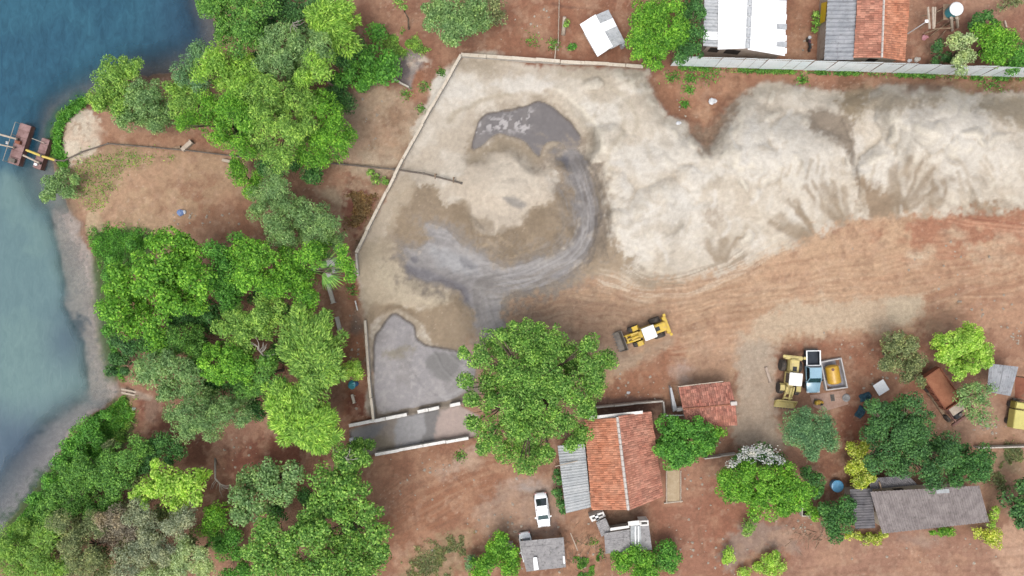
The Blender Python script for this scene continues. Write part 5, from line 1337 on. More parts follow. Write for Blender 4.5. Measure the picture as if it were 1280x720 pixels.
for k in range(len(fx) - 1):
    ya, yb = [82.5 + (x - 838) * 0.0325 for x in (fx[k], fx[k + 1])]
    a, c = P(fx[k], ya, 0) - fb, P(fx[k + 1], yb, 0) - fb
    dz = rr.uniform(-0.06, 0.06); dy = rr.uniform(-0.02, 0.02)
    up = Vector((0, 0.05 + rr.uniform(-.03, .03), FH + dz))
    a.y += dy; c.y += dy + 0.03
    z0 = Vector((0, 0, 0.05))
    me = corr(a + z0, c + z0, c + up, a + up, 7, 0.02)
    o = me.build('fence_sheet', M_ZINC, fence, smooth=True)
    if k % 2 == 0:
        MB().box((a.x, a.y + 0.14, FH / 2 - 0.3), (0.1, 0.1, FH + 0.4)).build('post', M_WOOD, fence)
for zr in (0.6, 3.0):
    a, c = P(fx[0], 82.5) - fb, P(fx[-1], 82.5 + (fx[-1] - 838) * 0.0325) - fb
    MB().hexa([a + Vector((0, .06, zr)), c + Vector((0, .06, zr)), c + Vector((0, .1, zr)), a + Vector((0, .1, zr))], [a + Vector((0, .06, zr + .08)), c + Vector((0, .06, zr + .08)), c + Vector((0, .1, zr + .08)), a + Vector((0, .1, zr + .08))]).build('rail', M_WOOD, fence)

def sheets(root, o, e0, e1, r1, r0, n, mat, waves=4, amp=0.035, name='roof_sheet', rows=1, seed=1, mats=None):
    """Roof slope of n corrugated sheets: e0-e1 the eave, r0-r1 the ridge above it."""
    g = random.Random(seed)
    e0, e1, r0, r1 = [Vector(v) - o for v in (e0, e1, r0, r1)]
    for i in range(n):
        s0, s1 = i / n, (i + 1) / n + 0.012
        for j in range(rows):
            t0, t1 = j / rows, (j + 1) / rows + (0.02 if j < rows - 1 else 0)
            def pt(s, t): return (e0 * (1 - s) + e1 * s) * (1 - t) + (r0 * (1 - s) + r1 * s) * t
            dz = Vector((0, 0, g.uniform(0, 0.03) + 0.012 * (i % 2) + 0.02 * j))
            m = mat if not mats else g.choice(mats)
            a, b, c, d = pt(s0, t0) + dz, pt(s1, t0) + dz, pt(s1, t1) + dz, pt(s0, t1) + dz
            corr(a, b, c, d, waves, amp, 1).build(name, m, root, smooth=True)

def tiles(root, o, e0, e1, r1, r0, mat, seed=1, tw=0.26, tl=0.42, name='roof_tiles'):
    """Barrel tiles laid in courses over a deck; too small to single out, so one part."""
    g = np.random.default_rng(seed)
    e0, e1, r0, r1 = [np.array(list(Vector(v) - o)) for v in (e0, e1, r0, r1)]
    W = (np.linalg.norm(e1 - e0) + np.linalg.norm(r1 - r0)) / 2; H = (np.linalg.norm(r0 - e0) + np.linalg.norm(r1 - e1)) / 2
    nc, nr = int(W / tw), int(H / tl)
    nn = np.cross(e1 - e0, r0 - e0); nn /= np.linalg.norm(nn)
    if nn[2] < 0: nn = -nn
    vs_, fs_ = [], []
    for j in range(nr):
        for i in range(nc):
            s0, s1, t0, t1 = i / nc, (i + 1) / nc, j / nr, min(1.0, (j + 1.12) / nr)
            js = g.normal(0, 0.05) / nc; jt = g.normal(0, 0.06) / nr
            lift = g.random() * 0.02
            for (t, base, top) in ((t0, 0.055, 0.125), (t1, 0.01, 0.075)):
                for (f, hgt) in ((0.0, base), (0.27, top), (0.73, top), (1.0, base)):
                    s = s0 + (s1 - s0) * f + js
                    p = (e0 * (1 - s) + e1 * s) * (1 - t - jt) + (r0 * (1 - s) + r1 * s) * (t + jt)
                    sag = 0.05 * math.sin(s * 5.1 + seed) + 0.05 * math.sin(t * 4.3 + s * 3 + seed * 2)
                    vs_.append(p + nn * (hgt + lift + sag))
            b = len(vs_) - 8
            for q in range(3): fs_.append((b + q, b + q + 1, b + q + 5, b + q + 4))
    me = fast_mesh(name, np.array(vs_), np.array(fs_), 4)
    ob = link(name, me, mat, root); ob['kind'] = 'stuff'
    dk = [Vector(v) for v in (e0, e1, r1, r0)]
    lo = [v - Vector(nn) * 0.08 for v in dk]
    MB().hexa(lo, dk).build('roof_deck', M_DECK, root)

def ridge(root, o, a, b, mat, w=0.3, n=None, name='ridge_tile'):
    a, b = Vector(a) - o, Vector(b) - o
    L = (b - a).length; n = n or max(2, int(L / 0.62)); d = (b - a) / n
    me = None
    side = Vector((-d.y, d.x, 0)).normalized() * w / 2
    for k in range(n):
        p = a + d * k; q = p + d * 0.9
        up = Vector((0, 0, 0.16)); lo = Vector((0, 0, 0.02))
        MB().hexa([p - side + lo, q - side + lo, q + side + lo, p + side + lo], [p - side * .5 + up, q - side * .5 + up, q + side * .5 + up, p + side * .5 + up]).build(name, mat, root)

def walls(root, o, plan, h, mat, t=0.18, inset=0.35, doors=()):
    """plan: 4 pixel corners of the roof outline; walls stand a little inside it."""
    w = [Vector((P(x, y, h).x, P(x, y, h).y, 0)) for x, y in plan]
    c = sum(w, Vector()) / len(w)
    w = [p + (c - p).normalized() * inset for p in w]
    n = len(w)
    for i in range(n):
        a, b = w[i] - o, w[(i + 1) % n] - o
        d = (b - a).normalized(); nm = Vector((-d.y, d.x, 0)) * t
        ci = c - o
        if nm.dot(ci - a) < 0: nm = -nm
        a2, b2 = a, b - d * t
        zb, zt = Vector((0, 0, -0.3)), Vector((0, 0, h - 0.02))
        base = [a2 + zb, b2 + zb, b2 + nm + zb, a2 + nm + zb]
        MB().hexa(base, [p - zb + zt for p in base]).build('wall', mat, root)
        for (wi, f, ww, z0, z1, nm2) in doors:
            if wi != i: continue
            m = a + (b - a) * f; out = -nm.normalized()
            MB().hexa([m - d * ww / 2 + out * 0.03 + Vector((0, 0, z0)), m + d * ww / 2 + out * 0.03 + Vector((0, 0, z0)), m + d * ww / 2 - out * 0.05 + Vector((0, 0, z0)), m - d * ww / 2 - out * 0.05 + Vector((0, 0, z0))],
                      [m - d * ww / 2 + out * 0.03 + Vector((0, 0, z1)), m + d * ww / 2 + out * 0.03 + Vector((0, 0, z1)), m + d * ww / 2 - out * 0.05 + Vector((0, 0, z1)), m - d * ww / 2 - out * 0.05 + Vector((0, 0, z1))]).build(nm2, M_DARK if nm2 != 'door' else M_WOOD, root)

def root_at(name, px, py, label, cat, group=None):
    b = P(px, py, 0)
    r = thing(name, (b.x, b.y, 0), label, cat, group)
    return r, Vector((b.x, b.y, 0))

# white shed at the top
r, o = root_at('metal_shed', 930, 0, 'large white metal roofed shed cut by the top edge', 'shed')
ez, rz_ = 4.2, 5.3
sheets(r, o, P(897, 62, ez + .12), P(899, -60, ez + .12), P(940, -60, rz_), P(934, 60.5, rz_), 9, M_WHITE, 5, 0.02, rows=1, seed=2)
sheets(r, o, P(985, -60, ez), P(981, 68.5, ez), P(934.6, 60.5, rz_), P(940.6, -60, rz_), 9, M_WHITE, 5, 0.02, rows=1, seed=3)
sheets(r, o, P(879, 57.5, 3.9), P(882, -60, 3.9), P(901, -60, 4.15), P(899, 59, 4.15), 14, M_OLDW, 2.5, 0.045, rows=1, seed=4, mats=[M_OLDW, M_WHITE, M_OLDW])
for k in range(6):      # grey patched sheets at the right eave
    yy = (-6, 18, 30, 44, 52, 60)[k]
    sheets(r, o, P(983.6, yy, ez + .05), P(983.2, yy + 7, ez + .05), P(971, yy + 6, ez + .36), P(971.4, yy, ez + .36), 1, M_OLDW if k % 2 == 0 else M_WHITE, 5, 0.02, name='patch_sheet', seed=9 + k)
ridge(r, o, P(934.4, 60.5, rz_ + .02), P(940.4, -60, rz_ + .02), M_OLDW, 0.55, 9, 'ridge_cap')
walls(r, o, [(882, 60), (981, 70), (985, -60), (882, -60)], 3.7, M_PLAST, inset=0.5, doors=((0, 0.12, 1.2, 1.6, 3.0, 'window'), (0, 0.34, 1.2, 1.6, 3.0, 'window'), (0, 0.42, 0.9, 1.6, 3.0, 'window')))
ga, gb, gc = P(897, 60.8, 4.0) - o, P(978, 66.5, 4.0) - o, P(935, 59.2, 5.2) - o
MB().add([ga, gb, gc, ga + Vector((0, .12, 0)), gb + Vector((0, .12, 0)), gc + Vector((0, .12, 0))], [(0, 1, 2), (5, 4, 3), (0, 3, 4, 1), (1, 4, 5, 2), (2, 5, 3, 0)]).build('gable', M_PLAST, r)

# tiled house with grey annexe at the top
r, o = root_at('tiled_house', 1100, 10, 'clay tiled house with a grey corrugated annexe at the top edge', 'house')
tiles(r, o, P(1067, 72, 3.3), P(1074, -40, 3.3), P(1106, -40, 4.5), P(1102, 72, 4.5), M_TILE, 5)
tiles(r, o, P(1138, -40, 3.3), P(1130.5, 76, 3.3), P(1102.5, 72, 4.5), P(1106.5, -40, 4.5), M_TILEO, 6)
ridge(r, o, P(1102.2, 72, 4.6), P(1106.2, -40, 4.6), M_MORT, 0.24)
sheets(r, o, P(1030, 75, 2.7), P(1037, -40, 2.7), P(1073, -40, 3.1), P(1067, 75, 3.1), 11, M_FIB, 2.5, 0.09, seed=12)
walls(r, o, [(1068, 71), (1129, 74), (1136, -40), (1074, -40)], 3.2, M_WALLB, inset=0.35, doors=((0, 0.5, 1.2, 1.0, 2.1, 'window'), (1, 0.3, 1.0, 0.0, 2.1, 'door')))
walls(r, o, [(1031, 73), (1066, 73), (1072, -40), (1037, -40)], 2.5, M_PLAST, inset=0.3, doors=((0, 0.5, 1.0, 0.9, 1.9, 'window'),))
ga, gb, gc = P(1068, 71.6, 3.2) - o, P(1129.5, 74.6, 3.2) - o, P(1102, 71, 4.4) - o
MB().add([ga, gb, gc, ga + Vector((0, .12, 0)), gb + Vector((0, .12, 0)), gc + Vector((0, .12, 0))], [(0, 1, 2), (5, 4, 3), (0, 3, 4, 1), (1, 4, 5, 2), (2, 5, 3, 0)]).build('gable', M_WALLB, r)

# white kiosk
r, o = root_at('kiosk', 752, 42, 'small kiosk with two tilted white sheet roofs on red soil', 'shed')
sheets(r, o, P(747, 71, 2.2), P(725, 31, 2.2), P(744.5, 18.5, 2.7), P(766, 58, 2.7), 4, M_WHITE, 5, 0.015, seed=15)
sheets(r, o, P(760.5, 12, 2.1), P(781, 52, 2.1), P(763, 61, 2.55), P(742, 20, 2.55), 4, M_OLDW, 5, 0.015, seed=16, mats=[M_WHITE, M_OLDW])
walls(r, o, [(729, 33), (748, 67), (778, 51), (759, 16)], 2.05, M_WALLW, inset=0.3, doors=((1, 0.6, 0.8, 0.0, 1.9, 'door'),))
MB().box(tuple(P(778, 57, 0.6) - o), (0.4, 0.5, 1.2), 0.4).build('side_panel', M_OLDW, r)

# tiled house in the lower middle
r, o = root_at('tiled_house', 780, 575, 'clay tiled house with a mortared white ridge beside the big central tree', 'house')
tiles(r, o, P(730, 524, 3.2), P(740, 637, 3.2), P(785, 637, 4.4), P(771, 522, 4.4), M_TILEO, 21)
tiles(r, o, P(829, 620, 3.2), P(813, 514, 3.2), P(772, 520, 4.4), P(786, 638, 4.4), M_TILE, 22)
ridge(r, o, P(771.5, 521, 4.5), P(785.5, 638, 4.5), M_MORT, 0.36)
sheets(r, o, P(707.5, 641.5, 2.4), P(697, 558, 2.4), P(731, 556, 2.8), P(738.5, 634, 2.8), 8, M_FIBL, 3, 0.075, seed=23)
MB().hexa([P(736, 523.5, 2.9) - o, P(803.5, 516, 2.9) - o, P(803.5, 513.4, 2.9) - o, P(736, 520.6, 2.9) - o], [P(736, 524.5, 3.9) - o, P(803.5, 517, 3.9) - o, P(803.5, 513.4, 3.9) - o, P(736, 520.6, 3.9) - o]).build('parapet', M_WALLW, r)
walls(r, o, [(733, 525), (739, 633), (822, 619), (809, 519)], 3.1, M_WALLW, inset=0.4, doors=((3, 0.4, 1.2, 1.0, 2.1, 'window'), (1, 0.5, 1.0, 0.0, 2.1, 'door'), (2, 0.5, 1.2, 1.0, 2.1, 'window')))
walls(r, o, [(700, 561), (708, 639), (735, 632), (730, 559)], 2.2, M_PLAST, inset=0.3)
a = P(694, 583, 2.9) - o
MB().tube([a, P(722, 576, 3.0) - o], 0.06, 6).build('pole', M_PALEW, r)

# small tiled building
r, o = root_at('tiled_shed', 882, 506, 'small red tiled shed beside the pale dirt lane', 'shed')
tiles(r, o, P(912.5, 477, 2.6), P(848, 484, 2.6), P(853.5, 511, 3.3), P(919, 504.5, 3.3), M_TILED, 31)
tiles(r, o, P(859, 536, 2.6), P(922, 531, 2.6), P(919, 505, 3.3), P(853.5, 511.5, 3.3), M_TILED, 32)
ridge(r, o, P(853.5, 511.2, 3.35), P(914, 505.6, 3.35), M_BRICK, 0.22)
walls(r, o, [(850, 486), (860, 533), (919, 529), (911, 480)], 2.5, M_WALLB, inset=0.3, doors=((0, 0.5, 0.9, 0.0, 2.0, 'door'), (3, 0.5, 1.0, 0.9, 1.9, 'window')))
MB().box(tuple(P(917, 504.2, 3.5) - o), (0.75, 0.45, 0.35), 0.05).build('ridge_block', M_MORT, r, bevel=0.02)
MB().hexa([P(847.5, 484, 2.55) - o, P(904, 477.3, 2.55) - o, P(904, 476.2, 2.55) - o, P(847.5, 482.8, 2.55) - o], [P(847.5, 484, 2.75) - o, P(904, 477.3, 2.75) - o, P(904, 476.2, 2.75) - o, P(847.5, 482.8, 2.75) - o]).build('eave_board', M_PALEW, r)
bb = P(841, 500, 0)
wl_ = thing('wall_panel', (bb.x, bb.y, 0), 'leaning narrow white sheet panel at the left of the red tiled shed', 'panel')
q = [P(837.5, 485, 2.2) - bb, P(839.5, 484.5, 2.2) - bb, P(846.5, 512, 1.6) - bb, P(841.5, 515, 1.6) - bb]
MB().hexa([v + Vector((0.25, 0, -1.9)) for v in q][::-1], q[::-1]).build('panel', M_OLDW, wl_)
MB().box(tuple(P(849, 511, 1.0) - bb), (0.8, 0.4, 1.0), 0.15).build('base_block', M_WALLW, wl_)
bb = P(849, 519.5, 0)
pp_ = thing('pipe', (bb.x, bb.y, 0), 'thin white pipe across the top of the dense rounded tree', 'pipe')
MB().tube([P(833, 519.5, 2.2) - bb, P(865, 519.0, 2.2) - bb], 0.07, 8).build('tube', M_WHITE, pp_, smooth=True)
MB().tube([P(840, 519.4, -0.2) - bb, P(840, 519.4, 2.15) - bb], 0.05, 6).build('stand', M_WOOD, pp_)
MB().tube([P(860, 519.4, -0.2) - bb, P(860, 519.4, 2.15) - bb], 0.05, 6).build('stand', M_WOOD, pp_)

# carport with the white car under it
r, o = root_at('carport', 680, 692, 'mossy grey flat roofed carport at the bottom edge', 'carport')
sheets(r, o, P(658, 714.5, 2.3), P(649, 677, 2.3), P(704.5, 672, 2.55), P(707.5, 709, 2.55), 5, M_FIBM, 5, 0.02, seed=41)
for x, y in ((653, 679), (702, 675), (705, 707), (660, 711)):
    p = P(x, y, 2.2) - o
    MB().box((p.x, p.y, 1.0), (0.12, 0.12, 2.5)).build('post', M_WOOD, r)
MB().hexa([P(666.5, 697, 2.58) - o, P(671, 696.5, 2.58) - o, P(673.5, 712, 2.5) - o, P(667.5, 713, 2.5) - o][::-1], [P(666.5, 697, 2.68) - o, P(671, 696.5, 2.68) - o, P(673.5, 712, 2.6) - o, P(667.5, 713, 2.6) - o][::-1]).build('white_sheet', M_WHITE, r)
MB().hexa([P(703.5, 695, 2.6) - o, P(705.5, 695, 2.6) - o, P(706.5, 704, 2.6) - o, P(704.5, 705, 2.6) - o][::-1], [P(703.5, 695, 2.7) - o, P(705.5, 695, 2.7) - o, P(706.5, 704, 2.7) - o, P(704.5, 705, 2.7) - o][::-1]).build('white_sheet', M_WHITE, r)
MB().box(tuple(P(636, 682, 0.6) - o), (1.1, 0.8, 1.2), 0.1).build('side_wall', M_CONC, r)

# little annexe with tanks
r, o = root_at('annexe', 780, 675, 'cluster of grey roofs and white open boxes below the tiled house', 'outbuilding')
sheets(r, o, P(757, 692, 2.4), P(755, 667, 2.4), P(787, 662, 2.6), P(788, 690, 2.6), 3, M_FIBM, 5, 0.03, seed=51)
sheets(r, o, P(788, 688, 2.4), P(788, 656, 2.4), P(801, 655, 2.5), P(802, 688, 2.5), 1, M_FIBL, 5, 0.03, seed=52)
sheets(r, o, P(801, 688, 2.45), P(801, 656, 2.45), P(811, 656, 2.5), P(815, 687, 2.5), 1, M_FIBM, 5, 0.03, seed=53)
sheets(r, o, P(752, 671, 1.9), P(745, 653, 1.9), P(757, 647.5, 2.1), P(764, 664, 2.1), 2, M_FIBM, 4, 0.03, seed=54)
walls(r, o, [(757, 666), (758, 690), (812, 686), (809, 658)], 2.3, M_CONC, inset=0.15, doors=((3, 0.5, 1.0, 0.8, 1.8, 'window'),))
walls(r, o, [(746, 654), (752, 670), (762, 664), (756, 649)], 1.85, M_CONC, inset=0.1)
def open_box(c4, z0, z1, t, nm):
    w = [P(x, y, z1) - o for x, y in c4]
    c = sum(w, Vector()) / 4
    for i in range(4):
        a, b = w[i], w[(i + 1) % 4]
        d = (b - a).normalized(); n_ = Vector((-d.y, d.x, 0)) * t
        if n_.dot(c - a) < 0: n_ = -n_
        b = b - d * t
        lo = [Vector((v.x, v.y, z0)) for v in (a, b, b + n_, a + n_)]
        MB().hexa(lo, [Vector((v.x, v.y, z1)) for v in lo]).build(nm, M_WALLW, r)
    lo = [Vector((v.x, v.y, z0)) * 1.0 for v in [c + (p - c) * 0.9 for p in w]]
    MB().hexa([Vector((v.x, v.y, z0)) for v in lo], [Vector((v.x, v.y, z0 + 0.2)) for v in lo]).build('box_floor', M_DARK, r)
open_box([(736.5, 646), (754, 639.5), (757, 645.5), (740, 652.5)], -0.2, 1.6, 0.22, 'box_wall')
MB().box(tuple(P(746, 646, 1.4) - o), (0.35, 0.75, 0.4), 0.35).build('tank_lid', M_WHITE, r)
open_box([(799.5, 651), (810.5, 650.5), (811, 657), (800.5, 657.5)], 1.2, 2.7, 0.16, 'box_wall')
MB().hexa([P(785.5, 657.5, 2.5) - o, P(800, 656, 2.5) - o, P(799, 650.5, 2.5) - o, P(785, 652, 2.5) - o], [P(785.5, 657.5, 2.8) - o, P(800, 656, 2.8) - o, P(799, 650.5, 2.8) - o, P(785, 652, 2.8) - o]).build('white_slab', M_WALLW, r)
MB().hexa([P(763, 663.5, 2.3) - o, P(787, 659.8, 2.5) - o, P(786, 656.8, 2.5) - o, P(763, 660, 2.3) - o], [P(763, 663.5, 2.6) - o, P(787, 659.8, 2.7) - o, P(786, 656.8, 2.7) - o, P(763, 660, 2.6) - o]).build('parapet', M_WALLW, r)
for x in (793.5, 797.5):
    MB().hexa([P(x, 688, 2.6) - o, P(x + 1.6, 688, 2.6) - o, P(x + 1.4, 658, 2.6) - o, P(x, 658, 2.6) - o], [P(x, 688, 2.68) - o, P(x + 1.6, 688, 2.68) - o, P(x + 1.4, 658, 2.68) - o, P(x, 658, 2.68) - o]).build('roof_strip', M_WHITE, r)

# dark roofed shed at the lower right
r, o = root_at('long_shed', 1155, 635, 'long shed with a brown corrugated roof and dark lean-to at the lower right', 'shed')
sheets(r, o, P(1103, 667, 2.7), P(1235, 652.5, 2.7), P(1222, 607, 3.5), P(1087.5, 614.5, 3.5), 15, M_FIBB, 3, 0.075, rows=3, seed=61)
sheets(r, o, P(1069, 661, 2.2), P(1062, 612, 2.2), P(1090, 611, 2.6), P(1094, 660, 2.6), 5, M_FIBD, 3, 0.08, seed=62)
sheets(r, o, P(1147, 606, 2.35), P(1089, 611.5, 2.35), P(1086, 598, 2.7), P(1135, 594, 2.7), 5, M_FIBD, 4, 0.05, seed=63, name='lean_to_sheet')
walls(r, o, [(1091, 617), (1105, 664), (1231, 650), (1219, 610)], 2.6, M_WALLB, inset=0.3, doors=((0, 0.5, 1.0, 0.0, 2.0, 'door'), (3, 0.3, 1.2, 0.9, 1.9, 'window'), (3, 0.7, 1.2, 0.9, 1.9, 'window')))
walls(r, o, [(1064, 613), (1070, 659), (1092, 658), (1088, 613)], 2.1, M_PLAST, inset=0.2)
MB().tube([P(1099, 602, 2.75) - o, P(1102, 613, 2.6) - o], 0.09, 6).build('pole', M_WOOD, r)
MB().hexa([P(1170, 612, 3.5) - o, P(1186, 611, 3.5) - o, P(1187, 616, 3.45) - o, P(1171, 617, 3.45) - o][::-1], [P(1170, 612, 3.6) - o, P(1186, 611, 3.6) - o, P(1187, 616, 3.55) - o, P(1171, 617, 3.55) - o][::-1]).build('patch_sheet', M_FIBL, r)

# grey roof at the right edge
r, o = root_at('open_shed', 1254, 475, 'grey corrugated roof on posts near the right edge', 'shed')
sheets(r, o, P(1263, 495, 2.5), P(1233.5, 489.5, 2.5), P(1237, 454.5, 2.9), P(1273, 458.5, 2.9), 4, M_FIB, 3, 0.07, seed=71)
for x, y in ((1240, 458), (1270, 461), (1261, 492), (1237, 487)):
    p = P(x, y, 2.4) - o
    MB().box((p.x, p.y, 1.1), (0.12, 0.12, 2.7)).build('post', M_WOOD, r)
# ------------------------------------------------------------------ vehicles, tanks, dredge and small things
def paint(name, c, rough=0.35, dirt=None, amt=0.5, spec=0.5, scale=1.2):
    return worn(name, alb4(*c), tuple(min(0.75, x * 1.12) for x in alb4(*c)[:3]) + (1,), scale, rough, 0.0, spec=spec, grain=14, dirt=dirt, dirt_amt=amt)
DUST = alb4(176, 150, 124)
M_YEL = paint('loader_yellow', (236, 196, 50), 0.5, DUST, 0.55)
M_YELP = paint('faded_yellow', (226, 206, 130), 0.6, DUST, 0.6)
M_CABW = worn('cab_white', alb4(244, 242, 236, 1.4), alb4(246, 244, 240, 1.4), 1.2, 0.4, dirt=alb4(216, 208, 196), dirt_amt=0.3)
M_TYRE = worn('tyre', alb4(66, 62, 60), alb4(98, 90, 84), 2.0, 0.95, dirt=alb4(140, 120, 102), dirt_amt=0.6)
M_STEEL = worn('dusty_steel', alb4(110, 104, 98), alb4(144, 134, 124), 2.0, 0.6, 0.3, dirt=alb4(150, 130, 110))
M_GLASS = worn('dark_glass', alb4(34, 44, 50), alb4(48, 60, 66), 1.0, 0.08, spec=0.8, grain=1)
M_TEALG = worn('windscreen', alb4(44, 78, 84), alb4(60, 98, 102), 1.0, 0.06, spec=0.8, grain=1)
M_WHITEP = worn('white_paint', alb4(240, 241, 242, 1.5), alb4(246, 247, 248, 1.5), 1.2, 0.22, spec=0.6)
M_BLUEP = paint('pale_blue_paint', (160, 198, 218), 0.22, None, 0, 0.6)
M_BLACKP = worn('black_plastic', alb4(36, 38, 42), alb4(52, 54, 58), 2.0, 0.6)
M_BED = worn('bed_liner', alb4(44, 52, 64), alb4(60, 68, 80), 2.0, 0.7, dirt=alb4(96, 92, 90), dirt_amt=0.3)
M_RUST = worn('rusty_plate', alb4(136, 96, 86), alb4(166, 126, 116), 1.5, 0.85, dirt=alb4(108, 70, 60), dirt_amt=0.6)
M_RUSTR = worn('rust_red', alb4(148, 88, 66), alb4(172, 110, 84), 1.2, 0.9, dirt=alb4(112, 66, 50), dirt_amt=0.6)
M_SOILH = worn('soil_load', alb4(172, 112, 84), alb4(188, 128, 98), 1.2, 0.95, dirt=alb4(150, 92, 68))
M_PIPE = worn('dark_pipe', alb4(100, 90, 82), alb4(136, 122, 110), 2.0, 0.7, dirt=alb4(140, 124, 108))
M_YPIPE = paint('yellow_pipe', (232, 204, 90), 0.5, alb4(190, 160, 110), 0.4)
M_TANKY = paint('tank_yellow', (228, 178, 56), 0.4, alb4(190, 140, 60), 0.5)
M_TEAL = paint('teal_plastic', (66, 164, 176), 0.4)
M_TUB = paint('tub_blue', (96, 170, 214), 0.35)
M_RED = paint('red_lamp', (170, 30, 26), 0.3)
M_LAMP = paint('lamp_glass', (222, 226, 228), 0.15)

def P0(px, py): return P(px, py, 0)
def wheel(root, x, y, r, w, rim=M_STEEL, name='wheel'):
    t = MB().lathe([(r * 0.62, -w / 2), (r * 0.93, -w / 2), (r, -w * 0.36), (r, w * 0.36), (r * 0.93, w / 2), (r * 0.62, w / 2)], 20, (x, y, r), 'y').build(name, M_TYRE, root, smooth=False)
    MB().lathe([(r * 0.6, -w * 0.38), (r * 0.6, w * 0.38)], 14, (x, y, r), 'y').build('rim', rim, t)
    return t

# ---- wheel loader, built facing -x (bucket), rear engine at +x; about 6.6 m long
def loader(px, py, ang, label, mats, bucket_mat, steer=0.0, bucket=True, fork=False):
    YEL, CAB = mats
    q = P0(px, py)
    root = thing('wheel_loader', (q.x, q.y, 0), label, 'loader', 'wheel loaders', R(ang))
    # rear frame with engine hood
    MB().box((1.55, 0, 0.95), (2.5, 0.9, 0.5)).build('rear_frame', YEL, root, bevel=0.04)
    hood = MB().box((1.75, 0, 1.65), (2.0, 1.15, 0.95), top=0.94).build('engine_hood', YEL, root, bevel=0.1)
    MB().box((1.55, 0.0, 2.14), (0.55, 0.5, 0.05)).build('grille', M_BLACKP, hood)
    MB().tube([(1.15, 0.35, 2.1), (1.15, 0.35, 2.75)], 0.07, 8).build('exhaust_pipe', M_BLACKP, hood)
    MB().box((2.85, 0, 1.3), (0.5, 2.2, 0.75)).build('counterweight', YEL, root, bevel=0.08)
    for s in (-1, 1):
        MB().box((2.95, s * 1.25, 1.75), (0.34, 0.34, 0.16)).build('rear_lamp', YEL, root, bevel=0.04)
        wheel(root, 1.75, s * 0.98, 0.72, 0.56, YEL)
        wheel(root, -1.05, s * 0.98, 0.72, 0.56, YEL)
        MB().prism([(-1.3, 1.46), (-1.2, 1.58), (-0.6, 1.56), (-0.4, 1.2), (-0.5, 1.2), (-0.66, 1.48), (-1.14, 1.50), (-1.22, 1.44)], s * 0.98 - 0.28, s * 0.98 + 0.28).build('fender', YEL, root)
        MB().tube([(-0.7, s * 0.42, 1.5), (-1.6, s * 0.42, 1.25), (-2.6, s * 0.42, 0.55)], [0.13, 0.15, 0.11], 6).build('lift_arm', YEL, root)
        MB().tube([(-0.6, s * 0.25, 1.0), (-1.9, s * 0.4, 1.05)], 0.07, 8).build('hydraulic_cylinder', M_STEEL, root)
    MB().box((-0.95, 0, 0.95), (1.5, 0.8, 0.7)).build('front_frame', YEL, root, bevel=0.04)
    MB().tube([(-0.8, 0, 1.75), (-2.3, 0, 1.35)], 0.1, 8).build('tilt_link', YEL, root)
    MB().box((-2.2, 0, 1.05), (0.2, 1.1, 0.22)).build('cross_tube', YEL, root, bevel=0.04)
    # cab
    cab = MB().box((0.35, 0, 1.9), (1.35, 1.4, 1.5), top=0.92).build('cab', M_GLASS, root, bevel=0.05)
    MB().box((0.35, 0, 1.2), (1.42, 1.46, 0.35)).build('cab_base', YEL, cab, bevel=0.03)
    MB().box((0.35, 0, 2.72), (1.6, 1.62, 0.16), top=0.95).build('cab_roof', CAB, cab, bevel=0.05)
    for sx in (-1, 1):
        for s in (-1, 1):
            MB().tube([(0.35 + sx * 0.69, s * 0.7, 1.2), (0.35 + sx * 0.62, s * 0.66, 2.66)], 0.05, 6).build('cab_post', YEL, cab)
    # bucket
    bk = MB()
    prof = [(-2.5, 1.05), (-2.62, 0.6), (-2.75, 0.22), (-3.55, 0.12), (-3.55, 0.17), (-2.85, 0.32), (-2.72, 0.62), (-2.6, 1.05)]
    bk.prism(prof, -1.25, 1.25)
    for s in (-1, 1):
        bk.prism([(-2.55, 1.05), (-2.65, 0.5), (-2.8, 0.2), (-3.55, 0.12)], s * 1.25 - 0.03, s * 1.25 + 0.03)
    b_ = bk.build('bucket', bucket_mat, root)
    for k in range(7):
        MB().box((-3.62, -1.1 + k * 0.367, 0.145), (0.22, 0.1, 0.06)).build('tooth', M_STEEL, b_)
    return root
loader(803, 415.5, 21, 'bright yellow wheel loader with a white cab roof working beside the big central tree', (M_YEL, M_CABW), M_STEEL)
loader(983, 474, 84, 'faded yellow wheel loader parked beside the pale blue pickup', (M_YELP, M_CABW), M_YELP)

def car_body(root, prof, half_w, mat, name='body'):
    """prof: (x, z) lower body outline; narrowed a little toward the ends."""
    me = MB()
    rows = []
    ys = [-1, -0.92, 0.92, 1]
    n = len(prof)
    vs_, fs_ = [], []
    cx = sum(p[0] for p in prof) / n
    xm = max(abs(p[0]) for p in prof)
    for yi, y in enumerate(ys):
        for x, z in prof:
            e = 1 - 0.24 * (abs(x) / xm) ** 6
            zz = z if abs(y) < 0.95 else 0.35 + (z - 0.35) * 0.93
            vs_.append((x, y * half_w * e, zz))
    for yi in range(3):
        for k in range(n):
            k2 = (k + 1) % n
            fs_.append((yi * n + k, yi * n + k2, (yi + 1) * n + k2, (yi + 1) * n + k))
    fs_.append(tuple(range(n))); fs_.append(tuple(3 * n + k for k in range(n - 1, -1, -1)))
    me.add(vs_, fs_)
    return me.build(name, mat, root, bevel=0.1, smooth=True, bseg=3)
def quad(root, name, mat, pts, th=0.012):
    pts = [Vector(p) for p in pts]
    n = (pts[1] - pts[0]).cross(pts[3] - pts[0]).normalized() * th
    return MB().hexa(pts, [p + n for p in pts]).build(name, mat, root)

